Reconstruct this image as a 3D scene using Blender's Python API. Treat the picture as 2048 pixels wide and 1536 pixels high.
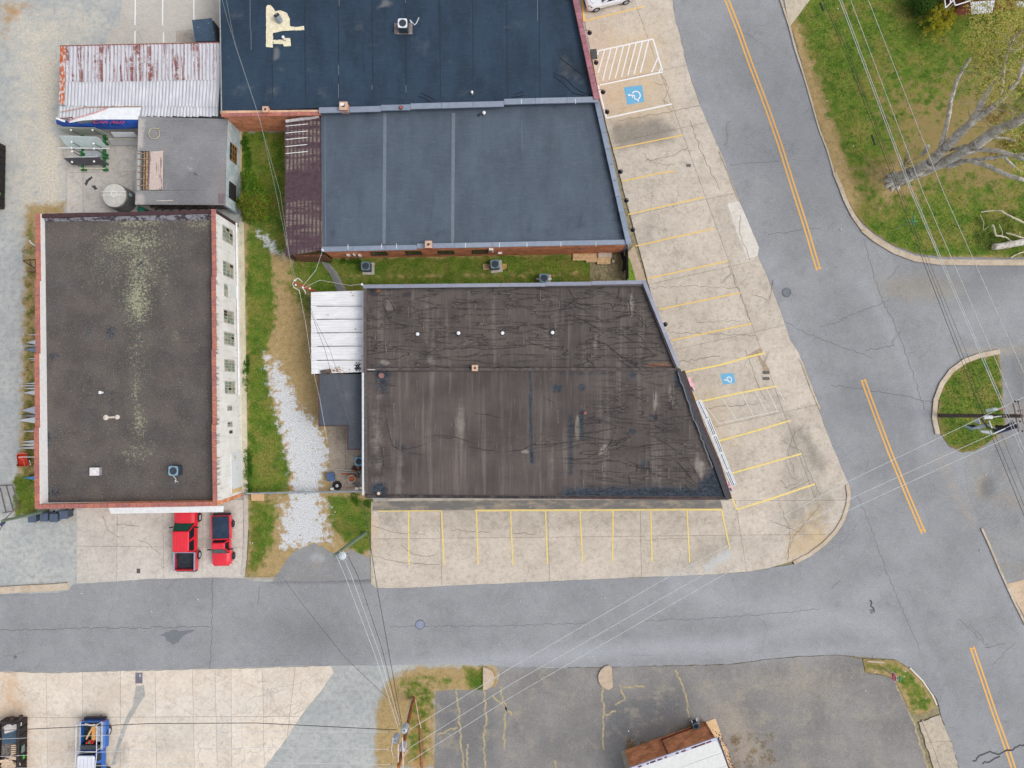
import bpy, bmesh, math, random
import numpy as np
from mathutils import Vector, Matrix
from mathutils.geometry import delaunay_2d_cdt
random.seed(7); np.random.seed(7)
R = math.radians
S = bpy.context.scene
for o in list(bpy.data.objects): bpy.data.objects.remove(o)
COL = S.collection
# ------------------------------------------------------------------ camera
H = 60.0; FP = 1380.0; TILT = 32.0 / FP
cam = bpy.data.objects.new('camera', bpy.data.cameras.new('camera')); COL.objects.link(cam)
cam.location = (0, 0, H); cam.rotation_euler = (TILT, 0, 0)
cam.data.sensor_width = 36; cam.data.lens = FP / 2048 * 36
cam.data.clip_start = .5; cam.data.clip_end = 2000
S.camera = cam
# ------------------------------------------------------------------ world, sun, exposure
w = bpy.data.worlds.new('World'); S.world = w; w.use_nodes = True
nt = w.node_tree; nt.nodes.clear()
sky = nt.nodes.new('ShaderNodeTexSky'); sky.sky_type = 'NISHITA'; sky.sun_disc = False
sky.sun_elevation = R(52); sky.sun_rotation = R(100); sky.air_density = 1.5; sky.dust_density = 4; sky.ozone_density = 1
hs = nt.nodes.new('ShaderNodeHueSaturation'); hs.inputs['Saturation'].default_value = .33
bg = nt.nodes.new('ShaderNodeBackground'); bg.inputs[1].default_value = .15
wo = nt.nodes.new('ShaderNodeOutputWorld')
nt.links.new(sky.outputs[0], hs.inputs['Color']); nt.links.new(hs.outputs[0], bg.inputs[0]); nt.links.new(bg.outputs[0], wo.inputs[0])
sun = bpy.data.objects.new('sun', bpy.data.lights.new('sun', 'SUN')); COL.objects.link(sun)
sun.data.energy = 0.7; sun.data.angle = R(25); sun.data.color = (1, .95, .88)
# sun stands in the east, 52 degrees up
az = R(100); el = R(52)
sd = Vector((math.sin(az) * math.cos(el), math.cos(az) * math.cos(el), math.sin(el)))
sun.rotation_euler = sd.to_track_quat('Z', 'Y').to_euler(); sun.location = (60, -20, 80)
S.view_settings.view_transform = 'Standard'; S.view_settings.look = 'None'
S.view_settings.exposure = 0.33; S.view_settings.gamma = 1; S.view_settings.use_curve_mapping = False
S.render.engine = 'CYCLES'
# ------------------------------------------------------------------ pixel -> place
ca, sa = math.cos(TILT), math.sin(TILT)
def WA(U, V, Z=0.0):
    U = np.asarray(U, float); V = np.asarray(V, float); Z = np.zeros_like(U) + Z
    x = (U - 1024) / FP; y = (768 - V) / FP
    dy = y * ca + sa; dz = y * sa - ca
    t = (H - Z) / (-dz)
    return np.stack([x * t, dy * t, Z], -1)
def W(u, v, z=0.0):
    a = WA(u, v, z); return Vector((float(a[0]), float(a[1]), float(a[2])))
def PX(x, y, z=0.0):
    # place -> pixel (used to look up the painted fields)
    x = np.asarray(x, float); y = np.asarray(y, float); d = np.asarray(z, float) - H
    cy = y * ca + d * sa; cz = -y * sa + d * ca
    return 1024 + FP * x / (-cz), 768 - FP * cy / (-cz)
# ------------------------------------------------------------------ colours
GAIN = 1.3
def C(r, g, b, k=1.0):
    f = lambda c: (c / 255 / 12.92 if c <= 10 else ((c / 255 + .055) / 1.055) ** 2.4)
    return tuple(min(.85, f(c) * k / GAIN) for c in (r, g, b)) + (1,)
# ------------------------------------------------------------------ node helper
class NT:
    def __init__(s, name, rough=.85, metal=0, spec=.3):
        s.m = bpy.data.materials.new(name); s.m.use_nodes = True; s.t = s.m.node_tree
        s.b = s.t.nodes['Principled BSDF']
        s.b.inputs['Roughness'].default_value = rough; s.b.inputs['Metallic'].default_value = metal
        s.b.inputs['Specular IOR Level'].default_value = spec
        s.g = s.t.nodes.new('ShaderNodeNewGeometry'); s.pos = s.g.outputs['Position']
    def link(s, a, i):
        if isinstance(a, (int, float)): i.default_value = a
        elif isinstance(a, tuple): i.default_value = a
        else: s.t.links.new(a, i)
    def vec(s, sx=1, sy=1, sz=1, rot=0):
        n = s.t.nodes.new('ShaderNodeMapping'); n.inputs['Scale'].default_value = (sx, sy, sz)
        n.inputs['Rotation'].default_value = (0, 0, rot); s.t.links.new(s.pos, n.inputs[0]); return n.outputs[0]
    def noise(s, scale, detail=4, vec=None, rough=.55, dist=0):
        n = s.t.nodes.new('ShaderNodeTexNoise'); n.inputs['Scale'].default_value = scale
        n.inputs['Detail'].default_value = detail; n.inputs['Roughness'].default_value = rough; n.inputs['Distortion'].default_value = dist
        s.t.links.new(vec or s.pos, n.inputs['Vector']); return n.outputs[0]
    def vor(s, scale, feature='F1', vec=None):
        n = s.t.nodes.new('ShaderNodeTexVoronoi'); n.feature = feature; n.inputs['Scale'].default_value = scale
        s.t.links.new(vec or s.pos, n.inputs['Vector']); return n.outputs[0]
    def step(s, f, lo, hi, a=0., b=1.):
        n = s.t.nodes.new('ShaderNodeMapRange'); n.interpolation_type = 'SMOOTHSTEP'
        s.link(f, n.inputs[0]); n.inputs[1].default_value = lo; n.inputs[2].default_value = hi
        n.inputs[3].default_value = a; n.inputs[4].default_value = b; return n.outputs[0]
    def math(s, op, a, b=0., c=0.):
        n = s.t.nodes.new('ShaderNodeMath'); n.operation = op; s.link(a, n.inputs[0]); s.link(b, n.inputs[1]); s.link(c, n.inputs[2]); return n.outputs[0]
    def mix(s, f, a, b, mode='MIX'):
        n = s.t.nodes.new('ShaderNodeMix'); n.data_type = 'RGBA'; n.blend_type = mode
        s.link(f, n.inputs[0]); s.link(a, n.inputs[6]); s.link(b, n.inputs[7]); return n.outputs[2]
    def attr(s, name):
        n = s.t.nodes.new('ShaderNodeAttribute'); n.attribute_name = name; return n.outputs['Fac']
    def rnd(s):
        n = s.t.nodes.new('ShaderNodeObjectInfo'); return n.outputs['Random']
    def bump(s, h, strength=.5, dist=.02):
        n = s.t.nodes.new('ShaderNodeBump'); n.inputs['Strength'].default_value = strength; n.inputs['Distance'].default_value = dist
        s.t.links.new(h, n.inputs['Height']); s.t.links.new(n.outputs[0], s.b.inputs['Normal'])
    def out(s, col):
        s.link(col, s.b.inputs['Base Color']); return s.m
    def mask(s, name, amt=.6, scale=2., soft=.12, detail=6):
        # painted weight broken up by noise
        a = s.math('ADD', s.attr(name), s.math('MULTIPLY', s.math('SUBTRACT', s.noise(scale, detail, rough=.65), .5), amt * 2))
        a = s.math('MULTIPLY', s.step(a, .5 - soft, .5 + soft), s.step(s.attr(name), .01, .08))
        return a
def vary(n, col, lo, hi, scale=3, detail=6, rlo=.35, rhi=.65, vec=None):
    # multiply a colour by a slow brightness noise
    f = n.step(n.noise(scale, detail, vec), rlo, rhi, lo, hi)
    cc = n.t.nodes.new('ShaderNodeCombineColor')
    for i in range(3): n.t.links.new(f, cc.inputs[i])
    return n.mix(1.0, col, cc.outputs[0], 'MULTIPLY')
def randtint(n, col, amt=.12):
    f = n.math('ADD', n.math('MULTIPLY', n.rnd(), 2 * amt), 1 - amt)
    cc = n.t.nodes.new('ShaderNodeCombineColor')
    for i in range(3): n.t.links.new(f, cc.inputs[i])
    return n.mix(1.0, col, cc.outputs[0], 'MULTIPLY')
_simple = {}
def plain(name, col, rough=.6, metal=0, var=.12, scale=4, spec=.4, rand=0):
    if name in _simple: return _simple[name]
    n = NT(name, rough, metal, spec); c = vary(n, col, 1 - var, 1 + var, scale)
    if rand: c = randtint(n, c, rand)
    n.out(c); _simple[name] = n.m; return n.m
# ------------------------------------------------------------------ mesh helper
def tag(o, label=None, cat=None, group=None, kind=None):
    if label: o['label'] = label
    if cat: o['category'] = cat
    if group: o['group'] = group
    if kind: o['kind'] = kind
    return o
def thing(name, label, cat, loc=(0, 0, 0), rz=0, group=None):
    o = bpy.data.objects.new(name, None); COL.objects.link(o); o.empty_display_size = .3
    o.location = loc; o.rotation_euler = (0, 0, rz); return tag(o, label, cat, group)
class MB:
    def __init__(s): s.v = []; s.f = []; s.mi = []; s.cur = 0; s.xf = None
    def add(s, vs, fs):
        b = len(s.v)
        for v in vs:
            v = Vector(v)
            if s.xf is not None: v = s.xf @ v
            s.v.append(tuple(v))
        for f in fs: s.f.append([b + i for i in f]); s.mi.append(s.cur)
        return s
    def box(s, x0, y0, z0, x1, y1, z1):
        return s.add([(x0,y0,z0),(x1,y0,z0),(x1,y1,z0),(x0,y1,z0),(x0,y0,z1),(x1,y0,z1),(x1,y1,z1),(x0,y1,z1)],
                     [(3,2,1,0),(4,5,6,7),(0,1,5,4),(1,2,6,5),(2,3,7,6),(3,0,4,7)])
    def prism(s, pts, z0, z1):
        pts = [(p[0], p[1]) for p in pts]; n = len(pts)
        ar = sum(pts[i][0]*pts[(i+1)%n][1]-pts[(i+1)%n][0]*pts[i][1] for i in range(n))
        if ar < 0: pts = pts[::-1]
        z0s = z0 if isinstance(z0, (list, tuple)) else [z0]*n; z1s = z1 if isinstance(z1, (list, tuple)) else [z1]*n
        if ar < 0: z0s = z0s[::-1]; z1s = z1s[::-1]
        vs = [(p[0],p[1],z) for p, z in zip(pts, z0s)] + [(p[0],p[1],z) for p, z in zip(pts, z1s)]
        return s.add(vs, [list(range(n))[::-1], list(range(n,2*n))] + [(i,(i+1)%n,n+(i+1)%n,n+i) for i in range(n)])
    def loft(s, rings, cap=True):
        n = len(rings[0]); vs = [p for r in rings for p in r]; fs = []
        for k in range(len(rings)-1):
            for i in range(n): fs.append((k*n+i, k*n+(i+1)%n, (k+1)*n+(i+1)%n, (k+1)*n+i))
        if cap: fs.append(list(range(n))[::-1]); fs.append(list(range((len(rings)-1)*n, len(rings)*n)))
        return s.add(vs, fs)
    def tube(s, pts, r, n=6, cap=True):
        pts = [Vector(p) for p in pts]; rings = []
        rr = r if isinstance(r, (list, tuple)) else [r]*len(pts)
        up = Vector((0,0,1))
        for i, p in enumerate(pts):
            d = (pts[min(i+1,len(pts)-1)] - pts[max(i-1,0)])
            d = d.normalized() if d.length > 1e-9 else Vector((0,0,1))
            a = d.cross(up if abs(d.z) < .95 else Vector((1,0,0))).normalized(); b = d.cross(a).normalized()
            rings.append([p + a*math.cos(2*math.pi*k/n)*rr[i] + b*math.sin(2*math.pi*k/n)*rr[i] for k in range(n)])
        return s.loft(rings, cap)
    def lathe(s, c, prof, n=16, cap=True):
        # prof: list of (radius, z)
        return s.loft([[(c[0]+r*math.cos(2*math.pi*k/n), c[1]+r*math.sin(2*math.pi*k/n), c[2]+z) for k in range(n)] for r, z in prof], cap)
    def ball(s, c, r, n=10, m=6, sz=1):
        return s.lathe(c, [(max(.001, r*math.sin(math.pi*k/m)), -r*sz*math.cos(math.pi*k/m)) for k in range(m+1)], n)
    def build(s, name, mat, parent=None, local=False, smooth=False, attrs=None):
        me = bpy.data.meshes.new(name)
        vs = np.array(s.v, float)
        if parent is None or not local:
            lo = vs.min(0); hi = vs.max(0); org = np.array([(lo[0]+hi[0])/2, (lo[1]+hi[1])/2, lo[2]])
        else: org = np.zeros(3)
        me.from_pydata([tuple(v) for v in (vs - org)], [], s.f)
        for m in (mat if isinstance(mat, (list, tuple)) else [mat]): me.materials.append(m)
        if any(s.mi): me.polygons.foreach_set('material_index', s.mi)
        if smooth: me.polygons.foreach_set('use_smooth', [True]*len(me.polygons))
        if attrs:
            for k, a in attrs.items():
                at = me.attributes.new(k, 'FLOAT', 'POINT'); at.data.foreach_set('value', np.asarray(a, np.float32))
        me.update()
        o = bpy.data.objects.new(name, me); COL.objects.link(o)
        o.location = Vector(org)
        if parent is not None:
            o.parent = parent
            if not local: o.location = Vector(org) - wloc(parent)
        return o
def wloc(o):
    l = Vector(o.location)
    while o.parent: o = o.parent; l = l + Vector(o.location)
    return l
def copy_tree(o, parent=None):
    c = o.copy(); COL.objects.link(c)
    if parent is not None: c.parent = parent
    for ch in o.children: copy_tree(ch, c)
    return c
def place(o, loc, rz=0, label=None, sc=None):
    o.location = loc; o.rotation_euler = (0, 0, rz)
    if label: o['label'] = label
    if sc: o.scale = sc if isinstance(sc, tuple) else (sc, sc, sc)
    return o
# ------------------------------------------------------------------ painted fields, in photograph-sized map units
def inpoly(U, V, P):
    P = np.asarray(P, float); n = len(P); ins = np.zeros(U.shape, bool); j = n - 1
    for i in range(n):
        xi, yi = P[i]; xj, yj = P[j]
        c = ((yi > V) != (yj > V))
        if yi != yj: ins ^= c & (U < (xj - xi) * (V - yi) / (yj - yi) + xi)
        j = i
    return ins
def dseg(U, V, P, closed):
    P = np.asarray(P, float); d = np.full(U.shape, 1e9); n = len(P)
    for i in range(n if closed else n - 1):
        a = P[i]; b = P[(i+1) % n]; ab = b - a; L = (ab**2).sum() + 1e-9
        t = np.clip(((U-a[0])*ab[0] + (V-a[1])*ab[1]) / L, 0, 1)
        d = np.minimum(d, np.hypot(U-a[0]-t*ab[0], V-a[1]-t*ab[1]))
    return d
FIELD = {}
def paint(ch, shape, strength=1., soft=12., width=None):
    if ch in ('grass', 'dry', 'pale_stone', 'clay'): soft *= 1.7
    FIELD.setdefault(ch, []).append((shape, strength, soft, width))
def ell(cu, cv, ru, rv, n=14, rot=0):
    return [(cu+ru*math.cos(2*math.pi*k/n)*math.cos(rot)-rv*math.sin(2*math.pi*k/n)*math.sin(rot),
             cv+ru*math.cos(2*math.pi*k/n)*math.sin(rot)+rv*math.sin(2*math.pi*k/n)*math.cos(rot)) for k in range(n)]
def field(ch, U, V):
    out = np.zeros(U.shape)
    for shape, st, soft, width in FIELD.get(ch, []):
        P = np.asarray(shape, float); m = soft + (width or 0)
        sel = (U > P[:,0].min()-m) & (U < P[:,0].max()+m) & (V > P[:,1].min()-m) & (V < P[:,1].max()+m)
        if not sel.any(): continue
        u = U[sel]; v = V[sel]
        if width is None:
            d = dseg(u, v, P, True); d = np.where(inpoly(u, v, P), d, -d)
        else: d = width - dseg(u, v, P, False)
        x = np.clip(d / soft * .5 + .5, 0, 1) * abs(st)
        cur = out[sel]
        out[sel] = np.maximum(cur, x) if st > 0 else cur * (1 - x)
    return out
def rough_edge(P, amp=2., stepl=8., closed=True):
    out = []; n = len(P)
    for i in range(n if closed else n - 1):
        a = Vector(P[i]); b = Vector(P[(i+1) % n]); L = (b-a).length; k = max(1, int(L/stepl)); nn = Vector((-(b-a).y, (b-a).x)).normalized() if L > 0 else Vector((0,0))
        for j in range(k):
            p = a.lerp(b, j/k)
            if j: p = p + nn*random.uniform(-amp, amp)
            out.append((p.x, p.y))
    if not closed: out.append(tuple(P[-1]))
    return out
def surf(name, P, z, mat, cell=10., chans=(), parent=None, kind=None, side=0., height=None, label=None, cat=None):
    """flat sheet: polygon P in map units at height z, cut into cells that carry the painted fields"""
    P = [tuple(p) for p in P]; A = np.array(P)
    if sum(P[i][0]*P[(i+1)%len(P)][1]-P[(i+1)%len(P)][0]*P[i][1] for i in range(len(P))) < 0: P = P[::-1]
    g = np.stack(np.meshgrid(np.arange(A[:,0].min()+cell/2, A[:,0].max(), cell), np.arange(A[:,1].min()+cell/2, A[:,1].max(), cell)), -1).reshape(-1, 2)
    if len(g):
        g = g + np.random.uniform(-.2, .2, g.shape)*cell
        k = inpoly(g[:,0], g[:,1], P) & (dseg(g[:,0], g[:,1], P, True) > cell*.4); g = g[k]
    n = len(P)
    # edges longer than a cell are split so that the fields follow the rim
    Q = []
    for i in range(n):
        a = Vector(P[i]); b = Vector(P[(i+1)%n]); m = max(1, int((b-a).length/(cell*1.5)))
        for j in range(m): Q.append(tuple(a.lerp(b, j/m)))
    n = len(Q)
    vs = [Vector(q) for q in Q] + [Vector((float(a), float(b))) for a, b in g]
    res = delaunay_2d_cdt(vs, [], [list(range(n))], 1, 1e-5)
    ov = np.array([(v.x, v.y) for v in res[0]])
    U, V = ov[:,0], ov[:,1]
    Z = np.full(U.shape, float(z)) if not callable(z) else z(U, V)
    at = {c: field(c, U, V) for c in chans}
    if height is not None: Z = Z + height(U, V)
    w3 = WA(U, V, Z); vl = [tuple(p) for p in w3]
    fs = [list(f)[::-1] for f in res[2]]
    # make faces look up
    if fs:
        a, b, c = [w3[i] for i in fs[0][:3]]
        if np.cross(b-a, c-a)[2] < 0: fs = [f[::-1] for f in fs]
    mb = MB(); mb.v = vl; mb.f = fs; mb.mi = [0]*len(fs)
    if side:
        be = [list(x) for x in zip(range(n), [(i+1)%n for i in range(n)])]
        orig = res[3]; idx = {}
        for k, l in enumerate(orig):
            for q in l: idx[q] = k
        ring = [idx[i] for i in range(n) if i in idx]
        b0 = len(mb.v)
        for i in ring: mb.v.append((w3[i][0], w3[i][1], w3[i][2]-side))
        for j in range(len(ring)):
            a, b = ring[j], ring[(j+1)%len(ring)]
            mb.f.append([a, b0+j, b0+(j+1)%len(ring), b]); mb.mi.append(0)
        for c in at: at[c] = np.concatenate([at[c], at[c][ring]])
    o = mb.build(name, mat, parent, attrs=at)
    tag(o, label, cat, None, kind); return o
def ribbon(mb, P, wd, z0=.0, z1=None, zz=None):
    """band along polyline P (map units); wd metres wide; flat if z1 is None, else a bar z0..z1"""
    pts = [W(p[0], p[1], z0 if z1 is None else z1) for p in P]
    if zz: pts = [W(p[0], p[1], q) for p, q in zip(P, zz)]
    L = []; Rr = []
    for i, p in enumerate(pts):
        d = pts[min(i+1, len(pts)-1)] - pts[max(i-1, 0)]; n = Vector((-d.y, d.x, 0)).normalized()*wd/2
        L.append(p+n); Rr.append(p-n)
    b = len(L)
    if z1 is None:
        mb.add(L+Rr, [(i, b+i, b+i+1, i+1) for i in range(b-1)])
    else:
        for i in range(b-1):
            q = [L[i], Rr[i], Rr[i+1], L[i+1]]
            mb.add([(p.x,p.y,z0) for p in q]+[(p.x,p.y,z1 if not zz else p.z) for p in q], [(3,2,1,0)[::1],(4,5,6,7),(0,1,5,4),(2,3,7,6)] + ([(3,0,4,7)] if i == 0 else []) + ([(1,2,6,5)] if i == b-2 else []))
    return mb
def crackline(P, jit=3., stepl=7.):
    return rough_edge(P, jit, stepl, False)
def clip(P, a, b, c):
    """part of polygon P with a*u+b*v<=c"""
    out = []; n = len(P)
    for i in range(n):
        p = P[i]; q = P[(i+1)%n]; dp = a*p[0]+b*p[1]-c; dq = a*q[0]+b*q[1]-c
        if dp <= 0: out.append(p)
        if (dp < 0 < dq) or (dq < 0 < dp):
            t = dp/(dp-dq); out.append((p[0]+t*(q[0]-p[0]), p[1]+t*(q[1]-p[1])))
    return out
def area(P): return abs(sum(P[i][0]*P[(i+1)%len(P)][1]-P[(i+1)%len(P)][0]*P[i][1] for i in range(len(P))))/2
def slabs(P, lines, gap=.5):
    """cut P along lines ((u,v),(u,v)); a joint of 2*gap stays open"""
    ps = [P]
    for ln in lines:
        (u0,v0),(u1,v1) = ln[:2]; ok = ln[2] if len(ln) > 2 else None
        a, b = v1-v0, u0-u1; L = math.hypot(a, b); a /= L; b /= L; c = a*u0+b*v0; nx = []
        for p in ps:
            if ok and not ok(sum(x[1] for x in p)/len(p)): nx.append(p); continue
            q1 = clip(p, a, b, c-gap); q2 = clip(p, -a, -b, -(c+gap))
            for q in (q1, q2):
                if len(q) > 2 and area(q) > 30: nx.append(q)
        ps = nx
    return ps
def circ(u, v, r, n=20): return [(u+r*math.cos(2*math.pi*k/n), v+r*math.sin(2*math.pi*k/n)) for k in range(n)]
# ================================================================== SETTING: painted fields (kinds of cover, wear, stains)
G = 'grass'; D = 'dry'; WG = 'pale_stone'; DT = 'clay'; DK = 'worn_dark'; LT = 'bleached'; WM = 'cream'
for P in ([(492,455),(540,478),(552,560),(552,640),(532,700),(530,725),(545,790),(562,860),(580,940),(578,985),(494,988)],
          [(480,262),(572,262),(572,505),(548,515),(515,470),(480,430)],
          [(640,518),(1255,505),(1256,570),(700,585),(620,590),(560,540),(590,520)],
          [(555,560),(590,550),(625,600),(618,650),(575,600)],
          [(655,990),(745,1000),(748,1098),(715,1110),(660,1050)],
          [(30,950),(72,950),(75,1030),(28,1035)],
          [(925,1338),(972,1335),(972,1378),(940,1380)]): paint(G, P, 1., 10)
paint(G, [(492,992),(560,995),(555,1080),(520,1150),(490,1156)], .75, 14)
paint(G, [(52,440),(74,440),(74,1010),(40,1010),(46,700)], .62, 12)
paint(G, [(775,1345),(925,1336),(925,1380),(872,1384),(868,1536),(800,1536),(800,1400)], .55, 14)
paint(G, [(845,1380),(870,1384),(868,1430),(852,1420)], .8, 8)
paint(D, [(545,505),(575,520),(600,560),(622,640),(640,720),(640,860),(605,800),(580,700),(560,610),(545,560)], 1., 16)
paint(G, [(545,505),(575,520),(600,560),(622,640),(640,720),(640,860),(605,800),(580,700),(560,610),(545,560)], -.4, 10)
paint(D, [(605,590),(640,590),(640,850),(600,720)], 1., 14)
paint(D, [(690,556),(900,552),(1100,549),(1245,541)], .85, 10, 5)
paint(G, [(690,556),(900,552),(1100,549),(1245,541)], -.7, 9, 5)
paint(D, [(492,992),(600,992),(585,1080),(540,1150),(490,1158)], .9, 12)
paint(D, [(640,985),(745,990),(748,1110),(740,1160),(640,1080)], .8, 14)
paint(D, [(640,900),(662,900),(668,990),(640,985)], 1, 10)
paint(D, [(50,410),(130,405),(130,440),(75,440),(78,1020),(35,1030),(45,700)], .95, 12)
paint(D, [(752,1420),(775,1360),(830,1334),(995,1331),(996,1372),(965,1382),(870,1384),(872,1536),(750,1536)], 1., 10)
paint(D, [(60,1030),(150,1030),(150,1042),(60,1045)], .9, 8)
paint(G, [(760,1400),(800,1390),(790,1536),(752,1536)], -.6, 10)
paint(D, [(482,258),(1258,500),(1258,575),(740,590),(742,1160),(484,1160)], .8, 6); paint(WM, [(560,560),(640,560),(640,860),(560,760)], .6, 40)
paint(DT, [(485,300),(500,300),(498,340),(486,350)], .9, 10)
paint(DT, [(560,945),(580,948),(585,985),(548,985)], .9, 12)
paint(DT, [(825,1400),(845,1405),(850,1536),(828,1536)], .9, 10)
paint(DT, [(640,1540),(660,1540),(660,1560)], .9, 8)
paint(WG, [(528,705),(552,722),(585,775),(605,815),(640,855),(660,890),(658,930),(642,965),(640,985),(648,1040),(662,1085),(620,1088),(560,1100),(562,1060),(575,1010),(582,985),(578,940),(562,870),(545,800),(535,750)], .92, 19)
paint(WG, [(552,990),(668,990),(672,1092),(545,1105)], .66, 26)
paint(WG, [(575,760),(640,850),(668,900),(640,990),(580,990)], .6, 22)
for q_ in ((612,690),(630,780),(600,640),(585,600),(632,835),(608,560),(618,610)): paint(G, ell(q_[0], q_[1], 8, 14), .62, 9)
paint(WG, [(498,450),(540,470),(570,505),(585,530),(552,515),(520,490)], .75, 10)
paint(WG, [(545,640),(552,650),(560,700),(575,760),(565,760),(550,720)], .55, 8)
paint(DK, [(590,1095),(625,1085),(660,1095),(690,1100),(742,1110),(745,1165),(540,1165),(565,1140)], 1., 6)
paint(DK, [(640,520),(655,520),(690,580),(672,582)], .8, 6)
paint(WM, [(0,0),(200,0),(240,60),(120,130),(110,260),(130,440),(60,520),(0,430)], .6, 60)
paint(WM, [(60,100),(120,110),(110,260),(130,300),(128,420),(80,470),(70,330)], .9, 30)
paint(DT, [(0,0),(75,0),(30,60),(0,110)], .6, 24)
paint(D, [(0,0),(60,0),(25,45),(0,80)], .7, 20)
paint(D, [(390,0),(436,0),(440,50),(400,35)], .7, 10)
paint(G, [(415,0),(436,0),(440,60),(425,50)], .7, 10)
paint(D, [(88,95),(118,95),(112,240),(98,240)], .45, 20)
paint(D, [(115,255),(135,255),(135,330),(122,330)], .6, 10)
# lawns on the right
lawnP = [(1586,62),(1597,105),(1609,145),(1618,180),(1643,262),(1671,345),(1692,392),(1711,430),(1732,452),(1754,470),(1792,493),(1832,507),(1882,514),(2200,516),(2200,-200),(1690,-200),(1646,-60),(1617,1),(1579,54)]
paint(G, lawnP, 1., 6)
paint(G, [(1750,90),(1850,120),(1960,80),(2100,60),(2100,420),(1990,470),(1880,420),(1760,400),(1700,420),(1740,300),(1700,200)], -.56, 70)
paint(G, [(1840,250),(1980,240),(2000,330),(1860,340)], -.35, 30)
paint(D, [(1740,340),(1800,330),(1830,380),(1760,410)], 1., 26)
paint(G, [(1740,340),(1800,330),(1830,380),(1760,410)], -.6, 26)
paint(D, [(1590,60),(1612,130),(1632,200),(1658,268),(1684,350),(1700,400)], .95, 16, 16)
paint(G, [(1590,60),(1612,130),(1632,200),(1658,268),(1684,350),(1700,400)], -.95, 14, 14)
paint(DT, [(1590,60),(1612,130),(1632,200),(1658,268)], .55, 12, 6)
paint(DT, [(1850,20),(1990,10),(1990,60),(1850,60)], .7, 20)
paint(D, [(1870,30),(2000,30),(2010,90),(1880,80)], 1., 25)
paint(D, [(1850,500),(2100,500),(2100,530),(1850,520)], .8, 12)
islP = [(1998,708),(2003,740),(2006,800),(2012,860),(1985,880),(1950,902),(1925,905),(1900,893),(1882,868),(1876,830),(1880,790),(1893,757),(1925,728),(1960,714)]
paint(G, islP, .85, 8)
paint(D, [(1985,700),(2010,710),(2015,880),(1960,905),(1990,850)], .8, 12)
cornP = [(1726,1318),(1790,1320),(1822,1340),(1852,1368),(1872,1398),(1872,1412),(1855,1426),(1832,1430),(1820,1424),(1790,1360),(1770,1350),(1730,1345)]
paint(G, cornP, .62, 8); paint(D, cornP, .9, 6)
# road wear: pale worn strips, dark wheel tracks
for P, s_, sf, wd in (([(1380,130),(1440,290),(1470,370)], .45, 16, 8), ([(1610,60),(1640,200),(1700,420)], .3, 16, 6), ([(1725,560),(1770,640),(1830,760),(1850,900)], .8, 22, 10),
                      ([(1540,520),(1580,640),(1640,780)], .55, 18, 10), ([(1690,960),(1720,1010),(1720,1100)], .5, 24, 10),
                      ([(760,1345),(1000,1320),(1250,1300),(1500,1290)], .75, 18, 20), ([(1350,1170),(1500,1215),(1700,1240),(1780,1260)], .7, 40, 26),
                      ([(1450,1290),(1650,1240),(1780,1160)], .6, 26, 18), ([(1500,1320),(1700,1296),(1800,1300)], .6, 24, 14), ([(0,1325),(300,1325)], .35, 20, 8), ([(1920,930),(1960,1060),(2048,1260)], .4, 20, 14),
                      ([(1790,1160),(1830,1250),(1870,1330),(1920,1450)], .5, 14, 8), ([(1760,760),(1810,900),(1850,1000)], .2, 20, 6),
                      ([(1800,730),(1900,660),(2048,620)], .35, 40, 20)): paint(LT, P, s_, sf, wd)
for P, s_, sf in ((ell(620,1270,60,36), .75, 60), (ell(80,1270,90,20), .25, 60), ([(1450,60),(1490,60),(1620,420),(1580,430)], .3, 40), ([(1520,100),(1560,100),(1680,440),(1640,450)], .25, 40),
                  ([(1640,560),(1700,600),(1800,960),(1740,960)], .3, 40), ([(1820,780),(1860,960),(1940,1200),(1880,1200)], .2, 40), (ell(1880,570,130,30), .5, 40), (ell(1990,540,80,20), .5, 20),
                  ([(0,1250),(500,1250),(1300,1230),(1300,1250),(500,1290),(0,1300)], .18, 30), ([(1800,1160),(1850,1200),(1980,1500),(1940,1536)], .3, 40)): paint(DK, P, s_, sf)
paint(WM, ell(1840,575,90,28), .8, 30)
paint(WM, [(1900,700),(2048,690),(2048,705),(1960,712)], .9, 14)
paint(WM, [(1880,900),(1960,1050),(1935,1055),(1870,920)], .7, 20)
# concrete: stains
for P, s_, sf in (([(1215,245),(1320,232),(1350,262),(1345,285),(1225,300)], .9, 16), ([(1270,440),(1330,420),(1345,470),(1280,520)], .55, 40), ([(1290,500),(1380,480),(1440,560),(1320,600)], .35, 50),
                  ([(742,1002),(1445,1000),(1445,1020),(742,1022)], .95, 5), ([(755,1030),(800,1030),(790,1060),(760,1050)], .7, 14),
                  ([(800,1030),(1440,1025),(1440,1060),(800,1065)], .42, 24), ([(1100,1060),(1300,1050),(1300,1110),(1100,1100)], .25, 40), ([(1540,800),(1590,820),(1640,960),(1690,990),(1660,1060),(1600,1100),(1560,1060),(1560,950)], .5, 26),
                  ([(1590,850),(1612,850),(1650,930),(1640,960),(1610,910)], .75, 10), ([(1450,880),(1500,860),(1510,940),(1480,990)], .42, 30), ([(1540,1020),(1620,1000),(1640,1070),(1590,1090)], .55, 22),
                  ([(1240,340),(1330,330),(1340,380),(1250,400)], .3, 30), ([(1330,620),(1430,600),(1440,690),(1350,700)], .28, 40), ([(1350,740),(1370,740),(1385,790)], .5, 16),
                  ([(1300,1130),(1470,1050),(1480,1100),(1350,1155)], .4, 16), ([(300,1140),(420,1120),(480,1160),(300,1165)], .2, 30), ([(230,1500),(250,1480),(262,1500),(240,1536)], .5, 8),
                  (ell(325,1490,30,24), .45, 26), (ell(242,1515,14,14), .6, 10), (ell(600,1380,40,30), .15, 30)): paint(DK, P, s_, sf)
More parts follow.
